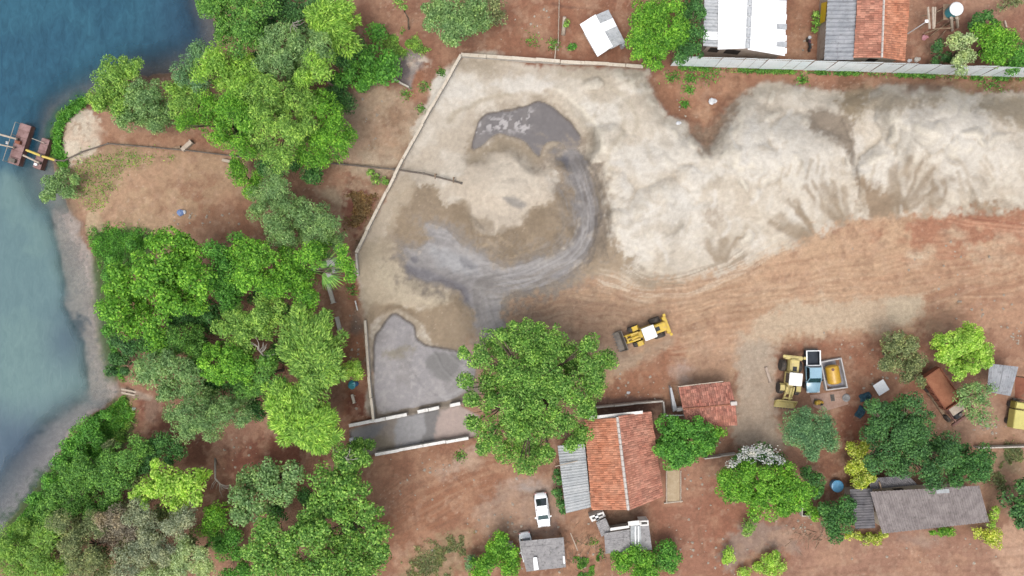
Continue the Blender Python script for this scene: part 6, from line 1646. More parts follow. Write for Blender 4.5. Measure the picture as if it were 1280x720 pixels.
# ---- white sedan, nose at -x locally
def sedan(px, py, ang, label, mat, L=4.3, Wd=1.72, z=0.0, group='white cars'):
    q = P0(px, py)
    root = thing('car', (q.x, q.y, z), label, 'car', group, R(ang))
    h = L / 2; w = Wd / 2
    body = car_body(root, [(-h, 0.35), (-h, 0.62), (-h + 0.25, 0.78), (-h + 1.1, 0.92), (h - 0.75, 0.98), (h - 0.08, 0.9), (h, 0.6), (h - 0.05, 0.32)], w, mat)
    # greenhouse: glass block with painted roof
    xb = [(-h + 1.0, 0.92), (-h + 1.75, 1.40), (h - 1.45, 1.43), (h - 0.62, 0.98)]
    gl = MB()
    wb, wt = w * 0.92, w * 0.72
    lo = [(xb[0][0], -wb * .94, .92), (xb[3][0], -wb * .92, .97), (xb[3][0], wb * .92, .97), (xb[0][0], wb * .94, .92)]
    hi = [(xb[1][0], -wt, 1.40), (xb[2][0], -wt, 1.42), (xb[2][0], wt, 1.42), (xb[1][0], wt, 1.40)]
    gl.hexa(lo, hi)
    cabin = gl.build('windows', M_GLASS, root, bevel=0.05)
    MB().box(((xb[1][0] + xb[2][0]) / 2, 0, 1.425), (xb[2][0] - xb[1][0] + 0.1, wt * 2 + 0.1, 0.06), top=0.95).build('roof', mat, root, bevel=0.025)
    quad(root, 'windscreen', M_TEALG, [(xb[0][0] + .06, -wb * .84, .965), (xb[1][0] - .02, -wt * .9, 1.405), (xb[1][0] - .02, wt * .9, 1.405), (xb[0][0] + .06, wb * .84, .965)][::-1])
    for s in (-1, 1):
        for (a, b, wd) in ((lo[0], hi[0], .05), (lo[1], hi[1], .05)):
            MB().tube([(a[0], s * abs(a[1]) * 0.98, a[2]), (b[0], s * abs(b[1]) * 1.0, b[2])], 0.045, 6).build('pillar', mat, root)
        xm = (xb[1][0] + xb[2][0]) / 2
        MB().tube([(xm, s * wb * 0.97, 0.95), (xm, s * wt, 1.42)], 0.04, 6).build('pillar', mat, root)
        m = MB().box((xb[0][0] + 0.35, s * (w + 0.08), 0.98), (0.16, 0.2, 0.13)).build('mirror', mat, root, bevel=0.03)
        MB().box((-h + 0.14, s * w * 0.68, 0.68), (0.22, 0.36, 0.14)).build('headlight', M_LAMP, root, bevel=0.03)
        MB().box((h - 0.08, s * w * 0.72, 0.78), (0.14, 0.3, 0.16)).build('tail_light', M_RED, root, bevel=0.03)
        for x in (-h + 0.8, h - 0.78):
            wheel(root, x, s * (w - 0.09), 0.31, 0.2)
    return root
sedan(677.5, 635, 97, 'white sedan parked left of the grey annexe of the tiled house', M_WHITEP)
sedan(658, 681, 99, 'white car with its end sticking out from under the mossy carport', M_WHITEP, 3.7, 1.6)

# ---- pickup: nose at -x
q = P0(1012, 463.5)
root = thing('pickup_truck', (q.x, q.y, 0), 'pale blue double cab pickup with an empty dark bed beside the yellow tank', 'pickup', None, R(91))
h, w = 2.62, 0.93
car_body(root, [(-h, 0.45), (-h, 0.85), (-h + .2, 1.02), (-h + 1.3, 1.12), (0.72, 1.12), (0.72, 0.45)], w, M_BLUEP)
lo = [(-1.35, -w * .93, 1.1), (0.72, -w * .93, 1.1), (0.72, w * .93, 1.1), (-1.35, w * .93, 1.1)]
hi = [(-0.68, -w * .76, 1.72), (0.58, -w * .78, 1.74), (0.58, w * .78, 1.74), (-0.68, w * .76, 1.72)]
MB().hexa(lo, hi).build('windows', M_GLASS, root, bevel=0.04)
MB().box((-0.05, 0, 1.745), (1.34, w * 1.62, 0.07), top=0.95).build('roof', M_BLUEP, root, bevel=0.03)
quad(root, 'windscreen', M_TEALG, [(-1.30, -w * .84, 1.15), (-0.72, -w * .70, 1.70), (-0.72, w * .70, 1.70), (-1.30, w * .84, 1.15)][::-1])
MB().box((1.7, 0, 0.62), (1.85, 1.5, 0.08)).build('bed_floor', M_BED, root)
for s in (-1, 1):
    MB().box((1.68, s * (w - .1), 0.82), (1.9, 0.14, 0.66)).build('bed_side', M_BED, root, bevel=0.03)
    MB().box((1.68, s * (w - .1), 1.175), (1.9, 0.15, 0.04)).build('bed_rail', M_WHITEP, root)
    MB().box((-1.05, s * (w + .1), 1.14), (0.18, 0.24, 0.18)).build('mirror', M_BLACKP, root, bevel=0.03)
    MB().box((-h + 0.12, s * w * .7, 0.88), (0.2, 0.34, 0.18)).build('headlight', M_LAMP, root, bevel=0.03)
    MB().box((h - 0.02, s * w * .82, 0.85), (0.1, 0.2, 0.3)).build('tail_light', M_RED, root)
    for x in (-h + .9, h - 1.15):
        wheel(root, x, s * (w - .08), 0.38, 0.26)
    for (a, b) in ((lo[0], hi[0]), (lo[1], hi[1])):
        MB().tube([(a[0], s * abs(a[1]), a[2]), (b[0], s * abs(b[1]) * 1.02, b[2])], 0.05, 6).build('pillar', M_BLUEP, root)
MB().box((0.8, 0, 0.9), (0.1, 1.5, 0.5)).build('bed_front', M_BED, root)
MB().box((0.8, 0, 1.175), (0.12, 1.72, 0.04)).build('bed_rail', M_WHITEP, root)
MB().box((2.6, 0, 0.82), (0.08, 1.7, 0.62)).build('tailgate', M_BLUEP, root, bevel=0.02)
MB().box((2.6, 0, 1.15), (0.1, 1.72, 0.05)).build('bed_rail', M_WHITEP, root)
MB().box((2.74, 0, 0.5), (0.16, 1.7, 0.16)).build('bumper', M_STEEL, root, bevel=0.03)

# ---- fuel tank in its walled pit
M_CURB = worn('white_curb', alb4(214, 210, 208), alb4(232, 230, 228), 1.2, 0.85, dirt=alb4(176, 160, 150), dirt_amt=0.4)
q = P0(1040, 467)
root = thing('tank_enclosure', (q.x, q.y, 0), 'low white walled pit round the yellow tank', 'enclosure')
cor = [(1022.5, 451.5), (1049, 446.5), (1057, 484), (1030, 487.5)]
w = [P0(*c) - q for c in cor]; cc = sum(w, Vector()) / 4
for i in range(4):
    a, b = w[i], w[(i + 1) % 4]
    d = (b - a).normalized(); n_ = Vector((d.y, -d.x, 0)) * 0.16
    if n_.dot(cc - a) < 0: n_ = -n_
    b = b - d * 0.16
    lo = [v + Vector((0, 0, -0.3)) for v in (a, b, b + n_, a + n_)]
    MB().hexa(lo, [v + Vector((0, 0, 0.95)) for v in lo]).build('curb', M_CURB, root, bevel=0.02)
lo = [cc + (v - cc) * 0.93 for v in w]
MB().hexa([v + Vector((0, 0, -0.2)) for v in lo], [v + Vector((0, 0, 0.06)) for v in lo]).build('floor_slab', worn('pit_floor', alb4(160, 156, 166), alb4(190, 186, 190), 1.5, 0.8, dirt=alb4(120, 116, 124)), root)
q = P(1040.5, 468, 0.9)
root = thing('fuel_tank', (q.x, q.y, 0.06), 'yellow horizontal fuel tank inside the white walled pit', 'tank', None, R(100))
MB().lathe([(0.0, -1.16), (0.55, -1.14), (0.78, -1.02), (0.8, -0.95), (0.8, 0.95), (0.78, 1.02), (0.55, 1.14), (0.0, 1.16)], 28, (0, 0, 1.0), 'x').build('tank_shell', M_TANKY, root, smooth=True)
for x in (-0.6, 0.6):
    MB().box((x, 0, 0.2), (0.2, 1.1, 0.4)).build('cradle', M_CONC, root)
    MB().lathe([(0.805, x - 0.03), (0.82, x - 0.03), (0.82, x + 0.03), (0.805, x + 0.03)], 28, (0, 0, 1.0), 'x').build('hoop', M_TANKY, root)
MB().lathe([(0.16, 0), (0.16, 0.12), (0.1, 0.14)], 12, (0.75, 0.25, 1.74)).build('filler_cap', M_RUST, root)

# ---- slab below the tank
M_SLAB = worn('pink_slab', alb4(186, 150, 132), alb4(206, 174, 156), 1.0, 0.9, dirt=alb4(160, 118, 98), dirt_amt=0.6)
q = P0(1032, 500)
sl = [P0(x, y) - q for x, y in ((1012, 494), (1056, 487), (1060, 505), (1030, 514), (1016, 508))]
root = thing('concrete_slab', (q.x, q.y, 0), 'pinkish concrete slab below the walled tank', 'slab')
n = len(sl)
MB().add([v + Vector((0, 0, -0.3)) for v in sl] + [v + Vector((0, 0, 0.12)) for v in sl], [tuple(range(n)), tuple(range(2 * n - 1, n - 1, -1))] + [(k, (k + 1) % n, n + (k + 1) % n, n + k) for k in range(n)]).build('slab_top', M_SLAB, root)
q = P0(1040, 497); root = thing('floor_grating', (q.x, q.y, 0.122), 'small dark grating set in the pinkish slab', 'grating', None, R(8))
MB().box((0, 0, 0.02), (0.5, 0.85, 0.04)).build('frame', M_STEEL, root)
for k in range(5): MB().box((0, -0.3 + k * 0.15, 0.05), (0.4, 0.05, 0.03)).build('bar', M_BLACKP, root)
q = P0(1021.5, 502.5); root = thing('pump', (q.x, q.y, 0.125), 'small yellow pump unit on the slab beside the pickup', 'pump', None, R(-15))
MB().box((0, 0, 0.1), (1.0, 0.7, 0.12)).build('skid', M_STEEL, root)
MB().lathe([(0.1, -0.35), (0.27, -0.33), (0.27, 0.3), (0.12, 0.36)], 14, (0.1, 0.05, 0.45), 'x').build('motor', M_TANKY, root, smooth=True)
MB().box((-0.3, -0.1, 0.4), (0.3, 0.5, 0.5)).build('gear_housing', M_YEL, root, bevel=0.05)
MB().lathe([(0.14, 0), (0.14, 0.18), (0.08, 0.2)], 10, (0.2, -0.1, 0.7)).build('air_filter', M_BLACKP, root)
q = P0(1057, 497); root = thing('tyre', (q.x, q.y, 0.0), 'worn grey tyre lying at the edge of the pinkish slab', 'tyre')
MB().lathe([(0.22, 0.12), (0.28, 0.02), (0.45, 0.02), (0.5, 0.1), (0.5, 0.2), (0.45, 0.28), (0.28, 0.28), (0.22, 0.18)], 20).build('carcass', worn('grey_tyre', alb4(150, 148, 148), alb4(180, 178, 176), 2.0, 0.9), root, smooth=True)
MB().lathe([(0.2, 0.13), (0.2, 0.15)], 16).build('hub', M_BLACKP, root)

# white sheet on posts beside the big dark tree
q = P0(1096, 483)
root = thing('white_table', (q.x, q.y, 0), 'white square table top half under the large dark tree', 'table', None, R(32))
MB().box((0, 0, 1.0), (1.5, 1.5, 0.05)).build('table_top', M_WHITE, root, bevel=0.01)
for sx in (-1, 1):
    for sy in (-1, 1): MB().box((sx * .65, sy * .65, 0.4), (0.07, 0.07, 1.2)).build('leg', M_WOOD, root)
q = P0(1077, 491)
M_TARP = worn('dark_tarp', alb4(40, 76, 92), alb4(66, 112, 130), 1.5, 0.5, dirt=alb4(30, 50, 58))
for k, (x, y, a, lab) in enumerate(((1081, 496, 20, 'dark teal tarpaulin bundle at the edge of the large dark tree'), (1075, 515, 60, 'dark blue tarpaulin bundle in the shade left of the large dark tree'))):
    q = P0(x, y); g = random.Random(70 + k)
    root = thing('tarpaulin', (q.x, q.y, 0), lab, 'tarpaulin', None, R(a))
    vs_, fs_ = [], []
    for j in range(9):
        for i in range(9):
            u, v = (i - 4) / 4, (j - 4) / 4
            vs_.append((u * 0.75, v * 0.5, max(0.0, (0.75 - 0.5 * (u * u + v * v)) * (0.6 + 0.5 * g.random()))))
    fs_ = [(j * 9 + i, j * 9 + i + 1, j * 9 + i + 10, j * 9 + i + 9) for j in range(8) for i in range(8)]
    MB().add(vs_, fs_).build('sheet', M_TARP, root)
    MB().box((0, 0, 0.1), (0.8, 0.5, 0.25)).build('load', M_WOOD, root)

# ---- rusty truck with a soil load, nose to the lower right
q = P0(1170, 490)
root = thing('dump_truck', (q.x, q.y, 0), 'old rusty tipper truck loaded with red soil under the trees', 'truck', None, R(-55.5))
for s in (-1, 1):
    MB().box((0.6, s * 0.45, 0.85), (7.2, 0.16, 0.22)).build('chassis_rail', M_RUST, root)
    for x in (-2.3, -1.2): wheel(root, x, s * 0.9, 0.48, 0.45, M_RUSTR)
    wheel(root, 3.2, s * 0.95, 0.48, 0.3, M_RUSTR)
    MB().box((-0.9, s * 1.17, 1.75), (4.6, 0.1, 0.95)).build('bed_side', M_RUSTR, root)
    for k in range(5): MB().box((-2.7 + k * 0.95, s * 1.26, 1.7), (0.12, 0.1, 0.95)).build('rib', M_RUSTR, root)
MB().box((-0.9, 0, 1.22), (4.6, 2.4, 0.12)).build('bed_floor', M_RUSTR, root)
MB().box((-3.2, 0, 1.7), (0.1, 2.4, 0.9)).build('tailgate', M_RUSTR, root)
MB().box((1.4, 0, 1.85), (0.1, 2.4, 1.15)).build('headboard', M_RUSTR, root)
ld = MB(); g = random.Random(9); vs_ = []
for j in range(11):
    for i in range(17):
        u, v = (i - 8) / 8, (j - 5) / 5
        vs_.append((-0.9 + u * 2.22, v * 1.1, 2.0 + 0.35 * (1 - u * u) * (1 - v * v) + g.uniform(0, 0.06)))
ld.add(vs_, [(j * 17 + i, j * 17 + i + 1, j * 17 + i + 18, j * 17 + i + 17) for j in range(10) for i in range(16)]).build('soil_load', M_SOILH, root, smooth=True)
cab = MB().box((2.1, 0.1, 1.55), (0.9, 1.9, 1.1), top=0.95).build('cab', M_RUST, root, bevel=0.08)
MB().box((2.1, 0.1, 2.13), (1.0, 1.9, 0.08)).build('cab_roof', M_PALEW, cab, bevel=0.03)
MB().box((3.1, 0, 1.1), (1.0, 0.9, 0.7)).build('engine', M_BLACKP, root, bevel=0.06)
MB().lathe([(0.2, 0), (0.2, 0.3)], 12, (3.2, 0.2, 1.4)).build('air_filter', M_STEEL, root)
MB().box((4.1, 0, 0.9), (0.3, 2.2, 0.3)).build('bumper', M_RUST, root, bevel=0.04)

# long timber beside the truck
q = P0(1166, 500)
root = thing('timber_beam', (q.x, q.y, 0), 'long weathered timber lying left of the rusty truck', 'timber', None, R(-55))
MB().box((0, 0, 0.15), (6.8, 0.3, 0.3)).build('beam', M_WOOD, root, bevel=0.03)

# yellow truck at the right edge
q = P0(1264, 516)
root = thing('yellow_truck', (q.x, q.y, 0), 'pale yellow box truck body near the right edge', 'truck', None, R(82))
M_YPALE = paint('pale_yellow', (222, 210, 120), 0.5, alb4(176, 168, 96), 0.4)
MB().box((-0.55, 0, 1.15), (2.3, 1.6, 1.1)).build('box_body', M_YPALE, root, bevel=0.05)
MB().box((1.15, 0, 1.05), (0.95, 1.55, 0.9), top=0.94).build('cab', worn('olive_cab', alb4(150, 136, 60), alb4(176, 164, 88), 1.5, 0.5), root, bevel=0.08)
MB().box((1.15, 0, 1.53), (0.7, 1.3, 0.05)).build('cab_roof', M_YPALE, root, bevel=0.02)
quad(root, 'windscreen', M_GLASS, [(1.64, -0.6, 1.05), (1.64, 0.6, 1.05), (1.615, 0.6, 1.45), (1.615, -0.6, 1.45)])
MB().box((0.2, 0, 0.5), (3.4, 0.8, 0.15)).build('chassis', M_STEEL, root)
for x in (-1.0, 1.1):
    for s in (-1, 1): wheel(root, x, s * 0.68, 0.34, 0.22)
# timber frame beside the grey roof
q = P0(1276, 482)
root = thing('timber_frame', (q.x, q.y, 0), 'open brown timber frame at the right edge beside the grey roof', 'frame')
for x, y in ((-0.7, 1.2), (0.9, 1.2), (-0.9, -1.6), (0.7, -1.6)): MB().box((x, y, 0.9), (0.12, 0.12, 2.2)).build('post', M_WOOD, root)
for (a, b) in (((-0.7, 1.2), (0.9, 1.2)), ((0.9, 1.2), (0.7, -1.6)), ((-0.9, -1.6), (0.7, -1.6)), ((-0.7, 1.2), (-0.9, -1.6))):
    MB().tube([(a[0], a[1], 2.02), (b[0], b[1], 2.02)], 0.06, 6).build('rail', M_PALEW, root)
MB().box((0, -0.2, 0.06), (1.6, 2.7, 0.1)).build('floor_boards', M_RUSTR, root)

# ---- dredge: two rusty pontoons, decks, pipes
M_FLOATY = worn('pontoon_deck', alb4(150, 116, 112), alb4(184, 150, 146), 1.2, 0.85, dirt=alb4(118, 84, 78), dirt_amt=0.6)
def deck_poly(px4): return [P(x, y, WATER_Z + 0.9) for x, y in px4]
q = P(30, 182, WATER_Z)
root = thing('dredge_pontoon', (q.x, q.y, WATER_Z), 'larger rusty pontoon of the river dredge', 'pontoon', 'dredge pontoons', R(-18))
MB().box((0, 0, 0.25), (1.35, 5.3, 1.0)).build('hull', M_RUST, root, bevel=0.06)
for k in range(6):
    MB().box((0, -2.2 + k * 0.88, 0.79), (1.45, 0.84, 0.06)).build('deck_plate', M_FLOATY, root, bevel=0.01)
MB().box((-0.05, -2.2, 1.02), (0.9, 0.5, 0.4)).build('winch_box', M_STEEL, root, bevel=0.04)
MB().lathe([(0.22, -0.3), (0.22, 0.3)], 14, (0, 0.2, 1.05), 'x').build('winch_drum', M_RUSTR, root)
for y in (-2.55, -0.9, 0.9, 2.5):
    MB().tube([(-0.66, y, 0.82), (-0.66, y, 1.7)], 0.03, 6).build('rail_post', M_PALEW, root)
MB().tube([(-0.66, -2.55, 1.7), (-0.66, 2.5, 1.7)], 0.03, 6).build('hand_rail', M_PALEW, root)
q = P(57, 193.5, WATER_Z)
root = thing('dredge_pontoon', (q.x, q.y, WATER_Z), 'smaller rusty pontoon beside the grassy bank', 'pontoon', 'dredge pontoons', R(-18))
MB().box((0, 0, 0.25), (0.95, 4.0, 1.0)).build('hull', M_RUST, root, bevel=0.06)
for k in range(5):
    MB().box((0, -1.56 + k * 0.78, 0.79), (1.02, 0.74, 0.06)).build('deck_plate', M_FLOATY, root, bevel=0.01)
MB().box((-0.1, -1.5, 0.95), (0.4, 0.3, 0.25)).build('bollard', M_WHITE, root, bevel=0.03)
def pipe_thing(label, pts, rad, mat, name='dredge_pipe', cat='pipe', group=None):
    w = [P(*p) for p in pts]
    o = Vector((w[0].x, w[0].y, w[0].z))
    root = thing(name, o, label, cat, group)
    for i in range(len(w) - 1):
        a, b = w[i] - o, w[i + 1] - o
        L = (b - a).length; n = max(1, int(L / 6))
        for k in range(n):
            p, q_ = a.lerp(b, k / n), a.lerp(b, (k + 1) / n)
            MB().tube([p, q_], rad, 10).build('pipe_length', mat, root, smooth=False)
            MB().tube([q_ - (q_ - p).normalized() * 0.09, q_ + (q_ - p).normalized() * 0.09], rad * 1.4, 10).build('flange', M_STEEL, root)
    return root
zd = WATER_Z + 1.15
pipe_thing('pale steel spar reaching left off the larger pontoon', [(0 - 6, 166.5, zd), (22, 174, zd)], 0.12, M_PALEW, 'spar', 'spar')
pipe_thing('thin pale spar below the first one on the left of the dredge', [(-6, 179.5, zd), (18, 184.5, zd)], 0.09, M_PALEW, 'spar', 'spar')
pipe_thing('yellow delivery pipe across the two pontoons', [(33, 187.5, zd), (52, 195, zd), (70, 200.5, zd - .2)], 0.15, M_YPIPE)
pipe_thing('wooden walkway pole between the two pontoons', [(29, 194, zd - .1), (50, 204, zd - .1)], 0.12, M_PALEW, 'spar', 'spar')
pipe_thing('thin pale rod joining the upper ends of the pontoons', [(40, 173, zd - .1), (56, 179, zd - .1)], 0.04, M_PALEW, 'spar', 'spar')
q = P(9.5, 178.5, WATER_Z); root = thing('float_buoy', (q.x, q.y, WATER_Z), 'small white float left of the larger pontoon', 'buoy')
MB().lathe([(0.0, -0.15), (0.15, -0.1), (0.2, 0.05), (0.15, 0.2), (0.0, 0.26)], 12).build('float', M_WHITE, root, smooth=True)
MB().lathe([(0.05, 0.24), (0.05, 0.34)], 8).build('eye', M_STEEL, root)
pipe_thing('dark dredge pipeline from the bank across the clearing into the trees', [(70, 200.5, zd - .2), (80, 201, 0.3), (102, 190, 0.35), (135, 179.5, 0.4), (190, 184, 0.4), (243, 189, 0.4), (300, 196, 0.4), (370, 201, 0.4)], 0.09, M_PIPE)
pipe_thing('dark dredge pipeline emerging from the trees over the wall into the sand yard', [(370, 201, 0.4), (430, 205.5, 0.5), (492, 211.5, 0.75), (530, 217, 0.9), (577, 229, 1.0)], 0.11, M_PIPE)
for k, (x, y) in enumerate(((545, 221), (568, 226))):
    q = P0(x, y); root = thing('pipe_trestle', (q.x, q.y, ground_z(q.x, q.y)), ('first' if k == 0 else 'second') + ' small trestle under the pipe end inside the sand yard', 'trestle')
    for s in (-1, 1): MB().tube([(0.1 * s, 0.35 * s, -0.1), (0, 0.0, 0.85)], 0.05, 6).build('leg', M_WOOD, root)
    MB().box((0, 0, 0.86), (0.12, 0.5, 0.08)).build('cross_bar', M_WOOD, root)

# planks of the landing at the foot of the bank
for k, (a, b, lab) in enumerate((((150, 487), (175, 492), 'upper pale plank of the landing by the gravel bar'), ((150, 491), (182, 498), 'lower pale plank of the landing by the gravel bar'))):
    p, e = P0(*a), P0(*b); d = e - p
    root = thing('plank', (p.x, p.y, -0.45), lab, 'plank', 'landing planks', math.atan2(d.y, d.x))
    MB().box((d.length / 2, 0, 0.15), (d.length, 0.22, 0.08)).build('board', M_PALEW, root)
    for f in (0.1, 0.5, 0.9): MB().tube([(d.length * f, 0, -0.9), (d.length * f, 0, 0.12)], 0.05, 6).build('stake', M_WOOD, root)

# ---- fallen concrete posts, logs, bags
def lying(name, label, a, b, za, zb, wd, mat, cat, group=None):
    p, e = P(*a, za), P(*b, zb)
    d = e - p
    root = thing(name, p, label, cat, group)
    s = Vector((-d.y, d.x, 0)).normalized() * wd / 2; u = Vector((0, 0, wd / 2))
    MB().hexa([-s - u, d - s - u, d + s - u, s - u], [-s + u, d - s + u, d + s + u, s + u]).build('shaft', mat, root, bevel=0.02)
    MB().hexa([d * .97 - s * 1.4 - u * 1.4, d - s * 1.4 - u * 1.4, d + s * 1.4 - u * 1.4, d * .97 + s * 1.4 - u * 1.4], [d * .97 - s * 1.4 + u * 1.4, d - s * 1.4 + u * 1.4, d + s * 1.4 + u * 1.4, d * .97 + s * 1.4 + u * 1.4]).build('end', mat, root)
    return root
lying('concrete_post', 'longer fallen concrete post on the red strip near the fan palm', (410, 355), (417, 379), 0.3, 0.3, 0.45, M_CONC, 'post', 'fallen posts')
lying('concrete_post', 'shorter fallen concrete post on the red strip lower down', (421, 396), (425, 413), 0.3, 0.3, 0.45, M_CONC, 'post', 'fallen posts')
lying('concrete_post', 'short stub of post under the lime tree beside the wall', (440, 493), (443, 504), 0.2, 0.2, 0.3, M_WALLB, 'post', 'fallen posts')
lying('log', 'pale log lying by the pipeline bend in the clearing', (228, 188), (240, 177), 0.25, 0.3, 0.5, M_PALEW, 'log')
lying('log', 'short dark log beside the pale one at the pipeline', (216, 186), (226, 184), 0.15, 0.15, 0.3, M_WOOD, 'log')
lying('log', 'pale stump at the right end of the clearing under the trees', (278, 200), (296, 204), 0.2, 0.2, 0.35, M_PALEW, 'log')
lying('pole', 'thin pale pole lying among cut branches beside the carport', (713, 666), (722, 688), 0.12, 0.12, 0.12, M_PALEW, 'pole')
lying('pole', 'thin pale pole across the wall top near the kiosk', (695, 58), (693, 78), 0.35, 0.7, 0.12, M_PALEW, 'pole')
lying('pole', 'short pale pole on bare soil at the top right', (1256, 26), (1258, 34), 0.15, 0.15, 0.18, M_PALEW, 'pole')
lying('pole', 'thin white pole end at the wall notch beside the red strip', (447, 388), (444, 376), 0.2, 0.2, 0.14, M_WALLW, 'pole')
# fence posts and wire running to the top edge
q = P0(698, 30)
root = thing('wire_fence', (q.x, q.y, 0), 'thin wire fence running from the top edge to the wall', 'fence')
for y in (-6, 10, 26, 42, 58): 
    p = P0(698.5 - y * 0.02, y) - q
    MB().tube([p + Vector((0, 0, -0.2)), p + Vector((0, 0, 1.3))], 0.06, 6).build('post', M_PALEW, root)
for z in (0.4, 0.8, 1.2):
    MB().tube([P0(698.6, -6) - q + Vector((0, 0, z)), P0(697.3, 58) - q + Vector((0, 0, z))], 0.025, 4).build('wire', M_PALEW, root)
q = P0(704, 36)
root = thing('tree_stump', (q.x, q.y, 0), 'leaning pale tree stump beside the wire fence', 'stump')
MB().tube([(0, -0.7, -0.1), (0.05, 0.2, 0.7), (0.05, 0.9, 1.5)], [0.28, 0.24, 0.2], 8).build('trunk', M_PALEW, root, smooth=True)
link('leaves', leaves_mesh('leaves', crown_points([(708, 30, 5, 1.3)], 'broad', 4242)[0] - np.array([q.x, q.y, 0])), LM['feather'], root)

# ---- litter and stones
M_PLASTIC = worn('white_plastic', alb4(232, 234, 238), alb4(244, 245, 246), 3.0, 0.4)
M_PBLUE = worn('blue_plastic', alb4(110, 140, 196), alb4(150, 172, 214), 3.0, 0.4)
def bag(label, px, py, s, mat, seed, mat2=None, name='plastic_bag', cat='bag'):
    g = random.Random(seed)
    q = P0(px, py)
    root = thing(name, (q.x, q.y, ground_z(q.x, q.y)), label, cat)
    def lump(o, r, m, nm):
        vs_, n = [], 8
        prof = [(0.6, 0.0), (1.0, 0.25), (0.9, 0.55), (0.45, 0.8)]
        mb = MB(); mb.lathe([(r * a, r * b) for a, b in prof], n, o)
        mb.v = [(x + g.uniform(-.16, .16) * r, y + g.uniform(-.16, .16) * r, max(-0.02, z + g.uniform(-.08, .08) * r)) for x, y, z in mb.v]
        mb.build(nm, m, root)
    lump((0, 0, 0), s, mat, 'sack')
    lump((s * 0.95, s * 0.25, 0), s * 0.65, mat2 or mat, 'tied_end')
bag('blue and white plastic bag lying on the bare clearing', 226, 266, 0.45, M_PBLUE, 1, M_PLASTIC)
bag('white sack lying on the red notch below the fence', 889, 127.5, 0.45, M_PLASTIC, 2)
bag('teal and blue plastic bundle beside the settling pond wall', 440, 481, 0.55, M_TEAL, 3, worn('deep_blue', alb4(36, 84, 130), alb4(50, 104, 150), 3.0, .5))
bag('white scrap on the grassy bank in the lower left', 119, 533, 0.3, M_PLASTIC, 4)
bag('pale plastic sheet lump under the light green tree by the wall end', 440, 552, 0.5, M_OLDW, 5)
bag('small white scrap beside the plank landing on dark soil', 167, 511, 0.2, M_PLASTIC, 6)
bag('white scrap on red soil above the court wall', 785, 491, 0.2, M_PLASTIC, 7)
bag('white scrap on the sand left of the red notch', 843, 158.5, 0.28, M_PLASTIC, 8)
bag('pink bundle beside the wooden tank stand', 1155, 47, 0.35, worn('pink_cloth', alb4(210, 140, 150), alb4(226, 170, 176), 3.0, .8), 9)
bag('white scrap at the corner of the top tiled house', 1136, 76, 0.25, M_PLASTIC, 10)
bag('grey scrap beside the white scrap at the top tiled house', 1145, 75, 0.35, M_CONC, 11)
M_ROCK = worn('stone', alb4(170, 156, 140), alb4(204, 190, 172), 2.0, 0.95)
g = random.Random(33); vs_, fs_ = [], []
rk = MB()
spots = [(1270, 425, 10, 14, 12), (1240, 535, 22, 10, 16), (510, 72, 14, 10, 26), (600, 640, 90, 60, 30), (880, 600, 60, 60, 26), (1030, 660, 60, 12, 22), (1070, 440, 60, 20, 16), (240, 272, 60, 14, 20), (460, 150, 30, 40, 26), (540, 590, 50, 25, 20), (1200, 330, 80, 50, 30), (1180, 690, 90, 20, 18), (840, 135, 30, 25, 10), (1225, 530, 12, 8, 10), (700, 700, 60, 20, 24), (860, 690, 70, 30, 34), (640, 655, 60, 14, 16), (1100, 470, 40, 20, 14), (800, 480, 40, 16, 14), (1240, 400, 50, 20, 20), (300, 560, 30, 30, 16), (445, 430, 10, 60, 16), (670, 30, 40, 30, 16), (1010, 60, 14, 30, 8)]
for (x, y, rx, ry, n) in spots:
    for k in range(n):
        p = P0(x + g.gauss(0, rx * .5), y + g.gauss(0, ry * .5)); r = g.uniform(0.06, 0.2)
        z = ground_z(p.x, p.y)
        mb = MB().lathe([(r * .6, -r * .4), (r, 0), (r * .5, r * .5)], 6, (p.x, p.y, z))
        rk.add([(a + g.uniform(-.3, .3) * r, b + g.uniform(-.3, .3) * r, c) for a, b, c in mb.v], mb.f)
tag(rk.build('loose_stones', M_ROCK), 'loose pale stones scattered over the soil', 'stones', None, 'stuff')
# cut branches beside the carport
br = MB()
for k in range(70):
    p = P0(g.gauss(722, 13), g.gauss(690, 16)); a = g.uniform(0, 6.28); L = g.uniform(0.5, 2.0)
    br.tube([p + Vector((0, 0, 0.06)), p + Vector((math.cos(a) * L, math.sin(a) * L, g.uniform(0.05, 0.4)))], [0.04, 0.02], 4)
for k in range(36):
    p = P0(g.uniform(985, 1030), g.gauss(672, 5)); a = g.uniform(0, 6.28); L = g.uniform(0.4, 1.3)
    br.tube([p + Vector((0, 0, 0.05)), p + Vector((math.cos(a) * L, math.sin(a) * L, g.uniform(0.05, 0.2)))], [0.05, 0.03], 4)
tag(br.build('cut_branches', M_WOOD), 'cut branches strewn on the soil beside the carport and yard', 'branches', None, 'stuff')

